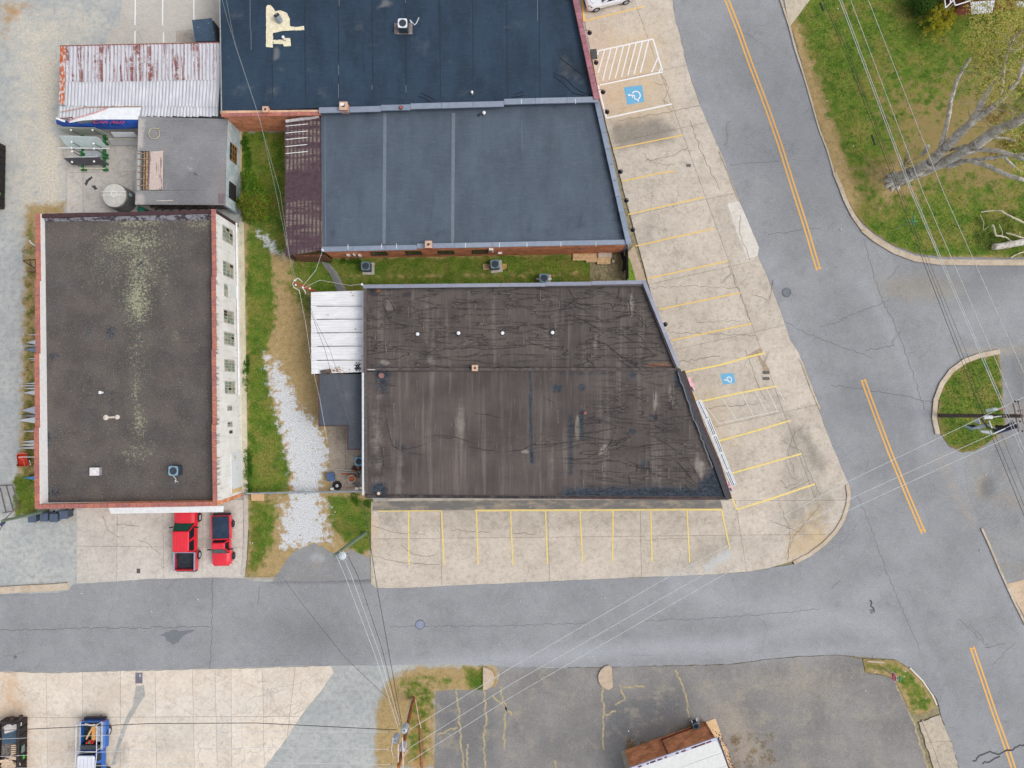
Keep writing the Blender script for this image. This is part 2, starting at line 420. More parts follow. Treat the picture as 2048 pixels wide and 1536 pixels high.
paint(DK, ell(640,1000,900,500), 0.0001, 5)
paint(DT, [(0,1350),(30,1345),(50,1440),(60,1536),(30,1536),(0,1480)], .8, 22)
paint(DT, [(0,1470),(70,1450),(64,1536),(0,1536)], .5, 26)
paint(DT, [(1182,150),(1210,148),(1220,190),(1190,190)], .35, 12)
paint(WM, [(1200,60),(1330,40),(1350,230),(1230,290),(1180,190)], .6, 40)
paint(WM, [(1380,780),(1440,770),(1470,900),(1430,900)], .55, 30)
paint(WM, [(1660,1085),(1570,1130),(1580,1060),(1640,1000)], .8, 12)
paint(DT, [(742,1030),(750,1030),(752,1075),(745,1110)], .9, 6)
paint(LT, [(1320,1140),(1400,1135),(1465,1090),(1462,1120),(1400,1148),(1330,1155)], .9, 8)
paint(LT, [(200,1350),(620,1340),(560,1430),(480,1536),(300,1536)], .35, 60)
# ------------------------------------------------------------------ ground materials
def ground_col(n, base):
    fine = n.noise(6, 4, rough=.75); grit = n.noise(15, 3, rough=.7)
    c = base
    cream = n.mix(n.step(fine, .35, .65), C(194,186,170), C(226,218,204))
    c = n.mix(n.mask(WM, .55, 1.3, .3), c, cream)
    c = n.mix(n.mask(DK, .25, 2, .25), c, n.mix(n.step(fine, .3, .7), C(128,128,128), C(150,149,148)))
    dry = n.mix(n.step(n.noise(2.2, 5, rough=.7), .32, .68), C(150,128,82), C(196,168,122))
    dry = n.mix(n.step(fine, .3, .72), dry, n.mix(n.step(grit, .35, .65), C(128,108,66), C(214,190,146)))
    c = n.mix(n.mask(D, .5, 1.6, .22), c, dry)
    c = n.mix(n.mask(DT, .5, 1.8, .25), c, n.mix(fine, C(176,122,74), C(206,160,112)))
    gr = n.mix(n.step(n.noise(1.1, 5, rough=.65), .3, .66), C(72,116,26), C(128,146,56))
    gr = n.mix(n.math('MULTIPLY', n.step(n.noise(.75, 5, rough=.7), .5, .66), .7), gr, C(50,94,20))
    gr = n.mix(n.math('MULTIPLY', n.step(n.noise(.45, 6, rough=.7), .46, .62), .75), gr, C(158,144,78))
    gr = n.mix(n.step(fine, .34, .7), n.mix(.6, gr, C(44,76,16)), gr)
    gr = n.mix(n.math('MULTIPLY', n.step(grit, .5, .75), .7), gr, C(184,178,116))
    c = n.mix(n.mask(G, .6, 1.5, .16), c, gr)
    st = n.mix(n.step(n.noise(11, 4, rough=.85), .36, .56), C(150,152,154), C(234,236,240)); st = n.mix(n.step(n.noise(2.0, 6, rough=.85), .58, .64), st, C(134,140,104))
    wgm = n.math('MULTIPLY', n.mask(WG, .85, 1.7, .14, 8), n.step(n.math('ADD', n.attr(WG), n.noise(3, 6, rough=.85)), .78, .98)); c = n.mix(wgm, c, st)
    return c
def ground_mat():
    n = NT('gravel_and_grass', .95, 0, .1)
    fine = n.noise(8, 4, rough=.8)
    base = n.mix(n.step(n.noise(.35, 5, rough=.6), .35, .65), C(184,189,190), C(206,207,204))
    base = n.mix(n.step(n.noise(2.4, 5, rough=.7), .4, .7), base, C(168,171,170))
    base = n.mix(n.step(fine, .35, .7), n.mix(.35, base, C(150,155,156)), base)
    c = ground_col(n, base)
    n.bump(n.noise(22, 4, rough=.8), .6, .04); return n.out(c)
def lawn_mat():
    n = NT('lawn', .95, 0, .1)
    c = ground_col(n, C(150,132,88)); n.bump(n.noise(22, 4, rough=.8), .6, .04); return n.out(c)
def asphalt_mat(name, c1, c2, crackscale=.28, crackamt=.5, warm=None):
    n = NT(name, .92, 0, .15)
    c = n.mix(n.step(n.noise(.22, 5, rough=.6), .3, .7), C(*c1), C(*c2))
    c = n.mix(n.math('MULTIPLY', n.step(n.noise(1.6, 6, rough=.7), .45, .75), .35), c, C(*[min(255, k+18) for k in c2])); c = n.mix(n.math('MULTIPLY', n.step(n.noise(.7, 7, rough=.8), .5, .66), .3), c, C(*[k-22 for k in c1]))
    c = n.mix(n.math('MULTIPLY', n.mask(LT, .3, .9, .42), .8), c, C(180,184,190))
    c = n.mix(n.math('MULTIPLY', n.mask(WM, .45, 2.2, .35), .75), c, C(178,168,152))
    c = n.mix(n.math('MULTIPLY', n.mask(DK, .2, .8, .5), .8), c, C(106,107,111))
    if warm: c = n.mix(n.math('MULTIPLY', n.step(n.noise(.5, 6, rough=.7), .5, .68), .7), c, C(*warm))
    sp = n.noise(13, 4, rough=.85); c = n.mix(n.step(sp, .36, .52), n.mix(.42, c, C(84,85,88)), c); c = n.mix(n.math('MULTIPLY', n.step(sp, .54, .7), .42), c, C(214,214,214)); c = n.mix(n.math('MULTIPLY', n.step(n.noise(3.2, 3, rough=.6), .7, .76), .6), c, C(84,84,86))
    v = n.t.nodes.new('ShaderNodeTexVoronoi'); v.feature = 'DISTANCE_TO_EDGE'; v.inputs['Scale'].default_value = crackscale
    dv = n.t.nodes.new('ShaderNodeMix'); dv.data_type = 'VECTOR'
    nz = n.t.nodes.new('ShaderNodeTexNoise'); nz.inputs['Scale'].default_value = .9; nz.inputs['Detail'].default_value = 6; n.t.links.new(n.pos, nz.inputs[0])
    ad = n.t.nodes.new('ShaderNodeVectorMath'); ad.operation = 'MULTIPLY_ADD'; n.t.links.new(nz.outputs[1], ad.inputs[0]); ad.inputs[1].default_value = (.7,.7,0); n.t.links.new(n.pos, ad.inputs[2])
    n.t.links.new(ad.outputs[0], v.inputs['Vector'])
    cr = n.math('MULTIPLY', n.step(v.outputs[0], .001, .008, 1, 0), n.math('MULTIPLY', n.step(n.noise(.3, 3), .5, .62), crackamt*.6))
    c = n.mix(cr, c, C(98,96,96))
    n.bump(n.noise(35, 3, rough=.8), .35, .02); return n.out(c)
def concrete_mat(name, c1, c2, net=.0, rand=.05):
    n = NT(name, .9, 0, .15)
    c = n.mix(n.step(n.noise(.45, 6, rough=.62), .32, .68), C(*c1), C(*c2))
    c = n.mix(n.math('MULTIPLY', n.step(n.noise(2.6, 6, rough=.72), .45, .72), .6), c, C(*[k-32 for k in c1])); c = n.mix(n.math('MULTIPLY', n.step(n.noise(.8, 6, rough=.75), .5, .68), .5), c, C(c1[0]-34, c1[1]-34, c1[2]-32)); c = n.mix(n.math('MULTIPLY', n.step(n.noise(1.9, 5, n.vec(1,1.3), rough=.8), .56, .66), .4), c, C(*[min(250, k+20) for k in c2]))
    st = n.noise(1.1, 5, n.vec(2.4, .5, 1, R(-14)), .7); c = n.mix(n.math('MULTIPLY', n.step(st, .55, .75), .3), c, C(168,160,150))
    c = n.mix(n.math('MULTIPLY', n.mask(WM, .4, 1.0, .4), .8), c, C(216,190,152))
    c = n.mix(n.math('MULTIPLY', n.mask(LT, .3, 1.0, .3), .8), c, C(205,208,212))
    c = n.mix(n.math('MULTIPLY', n.mask(DT, .4, 1.2, .4), .7), c, C(214,164,112))
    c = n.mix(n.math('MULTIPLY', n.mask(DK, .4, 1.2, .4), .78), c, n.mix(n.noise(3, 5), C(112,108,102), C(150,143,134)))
    sp = n.noise(12, 4, rough=.85); c = n.mix(n.step(sp, .36, .5), n.mix(.3, c, C(120,112,100)), c); c = n.mix(n.math('MULTIPLY', n.step(sp, .55, .7), .35), c, C(240,232,222))
    spot = n.noise(6, 2, rough=.5); c = n.mix(n.math('MULTIPLY', n.step(spot, .70, .76), .55), c, C(110,104,96))
    nz = n.t.nodes.new('ShaderNodeTexNoise'); nz.inputs['Scale'].default_value = 1.3; nz.inputs['Detail'].default_value = 6; n.t.links.new(n.pos, nz.inputs[0])
    ad = n.t.nodes.new('ShaderNodeVectorMath'); ad.operation = 'MULTIPLY_ADD'; n.t.links.new(nz.outputs[1], ad.inputs[0]); ad.inputs[1].default_value = (.5,.5,0); n.t.links.new(n.pos, ad.inputs[2])
    v = n.t.nodes.new('ShaderNodeTexVoronoi'); v.feature = 'DISTANCE_TO_EDGE'; v.inputs['Scale'].default_value = .42 if not net else net
    n.t.links.new(ad.outputs[0], v.inputs['Vector'])
    cr = n.math('MULTIPLY', n.step(v.outputs[0], .001, .01, 1, 0), n.math('MULTIPLY', n.step(n.noise(.25, 3), .5, .62), .42))
    c = n.mix(cr, c, C(116,106,94))
    if rand: c = randtint(n, c, rand)
    n.bump(n.noise(30, 3, rough=.8), .25, .02); return n.out(c)
GM = ground_mat(); LM = lawn_mat()
ASP = asphalt_mat('road_asphalt', (148,150,154), (163,165,169))
ASPD = asphalt_mat('old_lot_asphalt', (132,129,128), (153,150,147), .4, .55, (168,160,146))
ASPE = asphalt_mat('east_lot_asphalt', (142,143,146), (161,162,163), .4, .5, (160,152,142))
CON = concrete_mat('pavement_concrete', (204,193,179), (219,208,194))
CONB = concrete_mat('driveway_concrete', (206,201,193), (220,214,206))
CONS = concrete_mat('tan_concrete', (225,212,197), (237,226,212))
CONP = concrete_mat('yard_concrete', (196,190,184), (210,204,198))
JNT = plain('joint_dirt', C(146,132,114), .95, var=.3)
CRK = plain('crack_brown', C(124,114,102), .95, var=.3)  # flat brownish tone of the crack ribbons
YEL = NT('yellow_road_paint', .7); c_ = YEL.mix(YEL.step(YEL.noise(5, 6, rough=.8), .55, .72), C(246,206,112), C(206,186,148)); YEL = YEL.out(c_)
YEL2 = NT('faded_yellow_paint', .7); c_ = YEL2.mix(YEL2.step(YEL2.noise(4, 6, rough=.8), .46, .66), C(250,222,130), C(214,198,164)); YEL2 = YEL2.out(c_)
ORG = NT('orange_centre_paint', .7); c_ = ORG.mix(ORG.step(ORG.noise(6, 6, rough=.8), .5, .74), C(244,184,92), C(206,170,116)); ORG = ORG.out(c_)
WHT = NT('white_road_paint', .7); c_ = WHT.mix(WHT.step(WHT.noise(5, 6, rough=.8), .6, .8), C(244,244,244), C(214,206,196)); WHT = WHT.out(c_)
WHF = NT('faded_white_paint', .7); c_ = WHF.mix(WHF.step(WHF.noise(5, 6, rough=.8), .4, .66), C(232,230,226), C(212,200,184)); WHF = WHF.out(c_)
BLP = NT('blue_marking_paint', .7); c_ = BLP.mix(BLP.step(BLP.noise(4, 6, rough=.8), .5, .8), C(112,182,222), C(170,186,190)); BLP = BLP.out(c_)
KRB = concrete_mat('kerb_concrete', (202,184,162), (214,200,182), .9)
# ------------------------------------------------------------------ ground
chG = (G, D, WG, DT, DK, WM)
far = MB(); far.prism([(-400,-400),(400,-400),(400,400),(-400,400)], -.6, -.05); tag(far.build('far_ground', plain('far_field', C(150,140,110), .95, var=.2)), kind='structure')
gs = surf('ground', [(-60,-60),(1180,-60),(1180,1240),(1010,1600),(-60,1600)], 0.0, GM, 8, chG, kind='structure')
# ------------------------------------------------------------------ roads
EE = 2160
westkerb = [(1345,0),(1350,40),(1360,70),(1375,138),(1391,185),(1402,215),(1422,262),(1437,295),(1452,330),(1462,365),(1478,405),(1498,450),(1512,495),(1517,515),(1535,555),(1543,575),(1560,620),(1572,655),(1580,680),(1597,705),(1612,742),(1625,775),(1637,818),(1652,860),(1668,900),(1685,940),(1698,968),(1701,990),(1699,1012),(1690,1040),(1675,1065),(1650,1090),(1620,1112),(1588,1128),(1540,1136),(1500,1143),(1420,1149),(1340,1152),(1200,1158),(1100,1162),(1024,1166),(900,1171),(800,1176),(752,1176),(742,1168),(742,1158),(640,1163),(512,1163),(490,1157),(420,1156),(310,1158),(240,1163),(200,1165),(160,1168),(145,1170),(136,1182),(115,1186),(0,1189),(-60,1190)]
southedge = [(-60,1341),(0,1342),(110,1344),(200,1342),(350,1338),(512,1334),(600,1331),(680,1331),(760,1331),(830,1329),(980,1329),(1024,1334),(1195,1335),(1300,1332),(1460,1328),(1536,1318),(1600,1312),(1680,1310),(1722,1314),(1790,1319),(1822,1338),(1852,1366),(1874,1398),(1885,1440),(1905,1490),(1925,1560),(1935,1600)]
roadP = rough_edge(westkerb, .8, 10, False)[::1] + [(-60,1341)] + rough_edge(southedge, .8, 10, False)[1:] + [(EE,1600),(EE,-60),(1330,-60)]
road = surf('road', roadP, .012, ASP, 12, (LT, DK, WM), kind='structure')
# old car park, bottom right
lotP = rough_edge([(872,1382),(965,1380),(992,1374),(1000,1350),(990,1332),(1024,1335),(1195,1336),(1300,1333),(1460,1329),(1536,1319),(1600,1313),(1680,1311),(1724,1318),(1730,1345),(1772,1352),(1790,1362),(1818,1424),(1838,1470),(1858,1540),(1870,1600),(868,1600)], 1, 10)
paint(DK, [(880,1390),(1000,1385),(1000,1536),(880,1536)], .6, 20); paint(DK, [(1210,1400),(1370,1370),(1380,1430),(1250,1490),(1200,1480)], .85, 22); paint(DK, ell(1130,1480,90,60), .3, 60)
paint(WM, [(1540,1330),(1700,1330),(1720,1400),(1560,1420),(1430,1350)], .5, 40); paint(WM, [(1420,1400),(1480,1400),(1560,1536),(1470,1536)], .7, 30); paint(DT, ell(1490,1490,20,20), .6, 10)
parking_lot = surf('parking_lot', lotP, .02, ASPD, 12, (LT, DK, WM), kind='structure')
EL = rough_edge([(2003,742),(2010,700),(2048,690),(2160,690),(2160,1260),(2052,1248),(2005,1150),(1964,1056),(1935,980),(1928,930),(1950,902),(1985,880),(2010,862)], 1, 10)
paint(DK, ell(1975,975,16,24), .9, 12); paint(DK, ell(2040,760,20,60), .5, 20); paint(WM, ell(1965,975,14,26), .9, 10)
east_lot = surf('east_parking_lot', EL, .02, ASPE, 12, (LT, DK, WM), kind='structure')
# lines of weeds and cracks in the old car park
mb = MB()
for P in ([(912,1382),(915,1410),(920,1450),(922,1490),(928,1536)], [(968,1382),(972,1430),(968,1480),(970,1536)], [(1000,1372),(1012,1420),(1008,1470),(1010,1500)], [(985,1390),(1024,1430)], [(875,1470),(915,1455)],
          [(1205,1375),(1207,1420),(1206,1470),(1208,1500)], [(1350,1340),(1365,1370),(1373,1400),(1378,1436)], [(1240,1370),(1250,1400),(1230,1410)], [(1210,1430),(1232,1422)], [(1110,1520),(1112,1536)], [(1245,1373),(1290,1374)], [(935,1488),(935,1536)], [(1790,1362),(1825,1440),(1855,1536)]):
    ribbon(mb, crackline(P, 2.2, 6), .16, .026)
wmat = NT('crack_weeds', .95); c_ = wmat.mix(wmat.step(wmat.noise(3, 5), .4, .6), C(160,152,134), C(190,172,128)); wmat = wmat.out(c_)
tag(mb.build('weedy_crack', wmat, parking_lot), kind='stuff')
def cracks(parent, z, lst, wd=.035, mat=None, name='crack', jit=2.2):
    m = MB()
    for P in lst: ribbon(m, crackline(P, jit, 6), wd*random.uniform(.8, 1.3), z)
    tag(m.build(name, mat or CRK, parent), kind='stuff')
cracks(road, .018, [[(1727,478),(1745,540),(1760,590),(1790,650),(1820,730),(1850,820)], [(1775,560),(1800,530)], [(1562,640),(1620,670),(1700,700),(1745,715)], [(1680,640),(1780,600)], [(1730,700),(1790,690)],
                    [(1715,990),(1740,1050),(1760,1110),(1780,1160),(1810,1230),(1840,1300)], [(1290,1241),(1400,1239),(1536,1228),(1640,1218)], [(1660,770),(1770,785),(1870,805)], [(1690,640),(1640,655)], [(0,1260),(200,1256),(420,1254)],
                    [(780,1253),(1000,1252),(1180,1246)], [(1970,1295),(2010,1287)], [(1985,1330),(2030,1285)], [(1917,1238),(1978,1295)], [(1940,1248),(1968,1280)], [(1536,470),(1600,460),(1640,455)], [(1460,330),(1500,325),(1560,322)], [(425,1156),(424,1250),(420,1338)], [(520,1172),(516,1210)], [(1660,1180),(1680,1160)]], .04, plain('road_crack', C(104,106,110), .95))
tar = MB()
for P in ([(1945,1522),(1975,1505),(2000,1508),(2030,1495),(2060,1485)], [(1965,1528),(2000,1512)], [(1740,1200),(1748,1222)]): ribbon(tar, crackline(P, 3, 5), .14, .02)
tag(tar.build('tar_seam', plain('tar', C(70,72,78), .7), road), kind='stuff')
pm = MB(); pm.add([W(u,v,.019) for u, v in rough_edge([(317,1270),(345,1260),(366,1262),(392,1259),(380,1266),(366,1272),(358,1283),(347,1290),(333,1282),(328,1272)], .8, 4)], [list(range(len(rough_edge([(0,0),(1,0),(1,1)],0,9))))][:0] )
def blob(name, P, z, m, parent, amp=1., stepl=4):
    Q = rough_edge(P, amp, stepl); res = delaunay_2d_cdt([Vector(q) for q in Q], [], [list(range(len(Q)))], 1, 1e-5)
    mb = MB(); mb.add([W(v.x, v.y, z) for v in res[0]], [list(f)[::-1] for f in res[2]])
    return mb.build(name, m, parent)
WETM = plain('damp_asphalt', C(120,124,130), .5, var=.06)
blob('damp_patch', [(317,1270),(345,1260),(366,1262),(392,1259),(380,1266),(366,1272),(358,1283),(347,1290),(333,1282),(328,1272)], .019, WETM, road)
blob('damp_patch', [(1738,1219),(1748,1216),(1751,1224),(1742,1228)], .019, plain('oil', C(104,106,110), .5), road)
# ------------------------------------------------------------------ painted centre lines
def double(P, name):
    m = MB()
    for s_ in (-3.6, 3.6):
        Q = []
        for i, p in enumerate(P):
            a = Vector(P[max(i-1,0)]); b = Vector(P[min(i+1,len(P)-1)]); d = (b-a).normalized(); Q.append((p[0]+d.y*s_, p[1]-d.x*s_))
        ribbon(m, Q, .14, .020)
    m.build(name, ORG, road)
double([(1440,-40),(1454,0),(1478,62),(1502,130),(1535,218),(1560,290),(1585,370),(1612,455),(1637,540)], 'centre_line')
double([(1726,759),(1750,825),(1780,905),(1815,990),(1847,1066)], 'centre_line')
double([(1944,1294),(1965,1355),(1990,1430),(2015,1500),(2035,1560)], 'centre_line')
m = MB()
for (u, v) in ((1727,762),(1846,1060),(1945,1297),(1637,536)): m.box(*(W(u-6,v+1,.024)), *(W(u+6,v-1,.024)+Vector((0,0,.006))))
m.build('line_end_mark', ORG, road)
def disc(name, u, v, r, z, m, parent, h=.01, n=20):
    c = W(u, v, z); mb = MB(); mb.lathe(c, [(r, 0), (r, h)], n); return mb.build(name, m, parent)
MHM = plain('manhole_iron', C(112,118,126), .6, .3)
def manhole(u, v, m, r=.42):
    o = disc('manhole_cover', u, v, r*.86, .016, m, road, .02)
    mb = MB(); c = W(u, v, .016); mb.lathe(c, [(r*.9, 0), (r, 0), (r, .012), (r*.9, .012)], 20, False); mb.build('rim', plain('rim_iron', C(92,98,106), .6), o)
    for k in range(-2, 3):
        pass
manhole(1573, 585, MHM); manhole(840, 1249, plain('blue_grey_cover', C(144,152,176), .7))
manhole(30, 1314, plain('dark_cover', C(120,120,122), .7), .14)
# ------------------------------------------------------------------ pale concrete pavements
def pavement(name, P, lines, mat, z=.05, base=.02, gap=.3, cell=14, jm=None, kids='concrete_slab'):
    b = surf(name, P, base, jm or JNT, 60, (), kind='structure')
    for q in slabs(P, lines, gap):
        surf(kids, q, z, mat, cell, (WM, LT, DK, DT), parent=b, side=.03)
    return b
parkP = [(1150,-60),(1330,-60)] + westkerb[0:33] + [(1540,1136),(1500,1143),(1420,1149),(1340,1152),(1200,1158),(1100,1162),(1024,1166),(900,1171),(800,1176),(752,1176),(744,1168),(742,1000),(1400,960),(1200,200)]
parkP = rough_edge(parkP, .5, 12)
sp = [((1262,-60),(1345,225)), ((1345,225),(1560,790))]
L1 = [((1268,-40),(1500,640))]
cuts = [((1272,-10),(1396,366)), ]
def across(u0, v0): return ((u0, v0), (u0+100, v0-22))
up = lambda v: v < 985
low = lambda v: v > 985
pv_lines = [((700,1004),(1800,1000)), ((1290,60),(1512,672), up)] + [across(1200, y)+(up,) for y in (168, 292, 445, 590, 732, 905)] + [((742,1078),(1500,1070), low), ((880,1000),(884,1200), low), ((1095,1000),(1100,1200), low), ((1280,1000),(1284,1200), low), ((1470,1000),(1500,1180), low)]
parking_pavement = pavement('parking_pavement', parkP, pv_lines, CON)
cracks(parking_pavement, .056, [[(1322,150),(1338,175),(1328,205),(1345,225)], [(1310,165),(1335,170)], [(1325,200),(1340,212)], [(1237,240),(1290,232),(1350,222),(1400,212)], [(1285,305),(1300,325),(1350,330)],
    [(1290,322),(1350,310),(1376,295)], [(1285,725),(1370,722),(1440,712)], [(1300,575),(1380,572),(1480,577)], [(1457,530),(1500,640)], [(1340,665),(1420,668),(1510,670)], [(1395,645),(1480,642)],
    [(1480,430),(1480,470),(1500,520)], [(1505,590),(1540,600),(1545,560)], [(1380,820),(1450,812),(1530,806)], [(1490,700),(1505,740),(1530,800)], [(1570,920),(1580,950),(1600,965),(1570,975)], [(1560,1010),(1580,1060),(1575,1120)],
    [(1540,1040),(1600,1065)], [(1620,960),(1580,980),(1560,960)], [(1380,240),(1400,300),(1440,380)], [(745,1050),(790,1065),(850,1068)], [(745,1110),(800,1125),(880,1130)], [(800,1090),(830,1110),(870,1112)], [(900,1060),(980,1064)], [(1560,880),(1600,900),(1640,990)], [(1024,1065),(1070,1068)], [(1290,1080),(1380,1076)], [(1575,1105),(1590,1070),(1640,1010)], [(1590,860),(1575,900),(1590,950)]], .035)
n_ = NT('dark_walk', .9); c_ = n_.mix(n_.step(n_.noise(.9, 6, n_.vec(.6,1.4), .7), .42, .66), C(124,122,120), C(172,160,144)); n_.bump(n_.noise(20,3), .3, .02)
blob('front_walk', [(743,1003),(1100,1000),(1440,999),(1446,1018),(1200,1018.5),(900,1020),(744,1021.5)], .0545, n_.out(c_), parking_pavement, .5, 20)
# sidewalk fresh slab, drains
blob('fresh_concrete_patch', [(1455,408),(1478,402),(1495,440),(1518,495),(1515,512),(1495,518),(1475,470)], .056, concrete_mat('fresh_concrete', (226,220,210), (234,228,220), rand=0), parking_pavement, .3, 12)
for (u, v, wd, h) in ((1377,331,9,6), (1532,745,14,6), (1532,757,14,6), (1382,345,0,0)):
    if wd:
        c = W(u, v, .05); mb = MB(); mb.box(c.x-wd/46, c.y-h/46, .05, c.x+wd/46, c.y+h/46, .064); g = mb.build('drain_grate', plain('cast_iron', C(98,94,92), .7), parking_pavement)
        mb = MB()
        for k in range(5): mb.box(c.x-wd/46+.05+k*wd/23/5, c.y-h/46+.03, .064, c.x-wd/46+.08+k*wd/23/5, c.y+h/46-.03, .07)
        mb.build('bar', plain('cast_iron_worn', C(120,116,112), .7), g)
blob('patched_trench', [(1495,710),(1520,696),(1526,700),(1520,712),(1540,742),(1530,750),(1515,712),(1500,716)], .057, concrete_mat('trench_patch', (168,148,126), (186,168,146), rand=0), parking_pavement, .6, 8)
# ------------------------------------------------------------------ stall lines
_sn = [0]
def stripe(P, m=YEL, wd=.1, name='parking_line', z=.060, parent=None):
    _sn[0] += 1; z += .0007*(_sn[0] % 14)
    mb = MB(); ribbon(mb, rough_edge(P, .25, 14, False), wd, z); return mb.build(name, m, parent or parking_pavement)
for P in ([(1168,42),(1288,13)], [(1226,298),(1366,270)], [(1243,363),(1320,346),(1350,342)], [(1256,429),(1409,394)], [(1271,492),(1428,457)], [(1295,557),(1456,522)], [(1318,619),(1482,585)], [(1342,681),(1504,647)]): stripe(P)
stripe([(1163,-30),(1168,42)], YEL, .16)
for P in ([(1366,745),(1440,730),(1500,713),(1530,706)], [(1402,803),(1474,787),(1553,772)], [(1434,883),(1510,862),(1581,841)], [(1458,948),(1530,928),(1604,907)], [(1474,1019),(1550,995),(1630,968)]): stripe(P, YEL2, .15)
stripe([(1458,984),(1466,1000),(1474,1019)], YEL2, .15)
stripe([(1366,745),(1378,768)], YEL2, .14); stripe([(1383,785),(1392,800)], YEL, .2)
for P in ([(817,1022),(817,1075),(818,1129)], [(883,1022),(888,1129)], [(953,1022),(956,1128)], [(1021,1022),(1026,1130)], [(1091,1022),(1095,1128)], [(1160,1022),(1165,1124)], [(1226,1021),(1225,1125)], [(1301,1021),(1304,1123)], [(1374,1020),(1379,1124)], [(1443,1020),(1460,1098)]): stripe(P, YEL2, .12)
stripe([(950,1021),(1100,1020.5),(1444,1019)], YEL2, .16); stripe([(757,1022),(884,1021.5)], YEL2, .09)
# hatched aisle beside the accessible bay
for P in ([(1195,102),(1306,78)], [(1306,78),(1325,142)], [(1199,170),(1325,144)], [(1196,170),(1213,236)], [(1213,236),(1344,208)]): stripe(P, WHT, .13)
for k in range(9):
    a0 = Vector((1197+k*12.6, 101-k*2.7)); a1 = Vector((1201-20+k*12.6, 169-k*2.7+2))
    if k == 0: a1 = Vector((1195.5, 118)); 
    t = 1.0
    b_ = a0 + (Vector((1201+k*12.6-28+14, 168-k*2.7))-a0)
    b_ = Vector((a0.x-17, a0.y+66))
    if k == 0: b_ = Vector((1195,110))
    elif k == 1: b_ = Vector((1196,146))
    stripe([tuple(a0), tuple(b_)], WHT, .11)
stripe([(1316,116),(1303,145)], WHT, .11); stripe([(1322,135),(1318,144)], WHT, .11)
def arc(cu, cv, r, a0, a1, k=10, rot=0):
    return [(cu+r*math.cos(R(a0+(a1-a0)*i/k)+rot), cv+r*math.sin(R(a0+(a1-a0)*i/k)+rot)) for i in range(k+1)]
# wheelchair symbol, blue panel with white figure
def wheelchair(pan, cu, cv, s_, rot, wd, name='accessible_parking_symbol'):
    p = blob(name, pan, .058, BLP, parking_pavement, .5, 6)
    def T(a, b): return (cu+(a*math.cos(rot)-b*math.sin(rot))*s_, cv+(a*math.sin(rot)+b*math.cos(rot))*s_)
    m = MB()
    ribbon(m, [T(*q) for q in arc(0, .0, 1., -60, 150)], wd, .063)
    ribbon(m, [T(*q) for q in ((.05,-1.3),(.05,-.35),(-.8,-.3),(-1.1,.55),(-1.5,.55))], wd, .0645)
    ribbon(m, [T(*q) for q in ((.1,-.8),(-.55,-.8))], wd, .066)
    m.add([Vector(W(*T(.1+.28*math.cos(k*.785), -1.6+.28*math.sin(k*.785)), .063)) for k in range(8)], [list(range(8))[::-1]])
    m.build('figure', WHT, p)
wheelchair([(1248,175),(1284,170),(1289,203),(1255,210)], 1272, 191, 8.5, R(-100)+math.pi*.5+R(-80), .1)
wheelchair([(1441,748),(1467,746),(1471,766),(1446,769)], 1458, 759, 5.2, R(-100), .07)
for P in ([(1405,803),(1438,847)], [(1438,847),(1555,822)], [(1443,794),(1472,838)], [(1484,787),(1507,832)], [(1511,782),(1533,824)], [(1533,776),(1555,822)], [(1552,772),(1568,800)]): stripe(P, WHF, .07)
# ------------------------------------------------------------------ kerbs
def kerb(P, wd, z1, name='kerb', m=None, z0=.0): 
    mb = MB(); ribbon(mb, P, wd, z0, z1); return tag(mb.build(name, m or KRB), kind='structure')
kerb([(1588,1126),(1620,1109),(1648,1088),(1672,1063),(1687,1038),(1696,1010),(1698,990),(1695,970)], .32, .13)
kerb([(1640,818),(1622,775),(1604,725),(1597,718)], .14, .10)
kerb([(1438,302),(1452,335),(1466,372),(1478,402)], .07, .09)
kerb([(1560,-40),(1562,0),(1580,55),(1590,95),(1605,140),(1608,150)], .16, .12)
kerb([(1604,137),(1616,178),(1630,228),(1640,262),(1655,300),(1668,345),(1688,392)], .14, .09)
kerb([(1669,345),(1680,370),(1690,398),(1706,430),(1726,458)], .35, .12)
kerb([(1726,458),(1750,478),(1790,502),(1830,517),(1880,524),(1960,525),(2160,525)], .5, .13)
kerb([(2000,703),(1960,711),(1930,722),(1903,742),(1884,768),(1872,800),(1869,835),(1876,868)], .42, .13)
kerb([(1964,1057),(1980,1092),(2000,1140),(2025,1195),(2052,1250)], .17, .12)
kerb([(1820,1336),(1846,1362),(1866,1392),(1874,1410)], .13, .1, m=concrete_mat('white_kerb', (226,220,208), (236,232,222), rand=0))
kerb([(1735,1323),(1768,1325)], .12, .1)
kerb([(-60,1182),(0,1181),(60,1177),(110,1175),(135,1172)], .6, .14)
kerb([(1845,1440),(1870,1500),(1890,1560)], .1, .08)
kerb([(744,1000),(743,1060),(743,1168)], .1, .07)
kerb([(491,990),(492,1060),(490,1110),(486,1150)], .36, .12, 'garden_wall', concrete_mat('old_wall', (190,184,176), (206,200,190), rand=0))
# concrete half-moon islands
for P, lab in (([(966,1336)]+arc(966,1356,23,-90,90)[0:]+[(966,1376)], ''), ([(1223,1334)]+arc(1221,1354,25,-100,-260)+[(1225,1373)], '')):
    q = [(p[0], p[1]) for p in P]
    mb = MB(); mb.prism([W(*p)[:2] for p in q], 0, .16); o = mb.build('half_round_island', concrete_mat('island_concrete', (200,180,158), (212,194,172), rand=0)); tag(o, kind='structure')
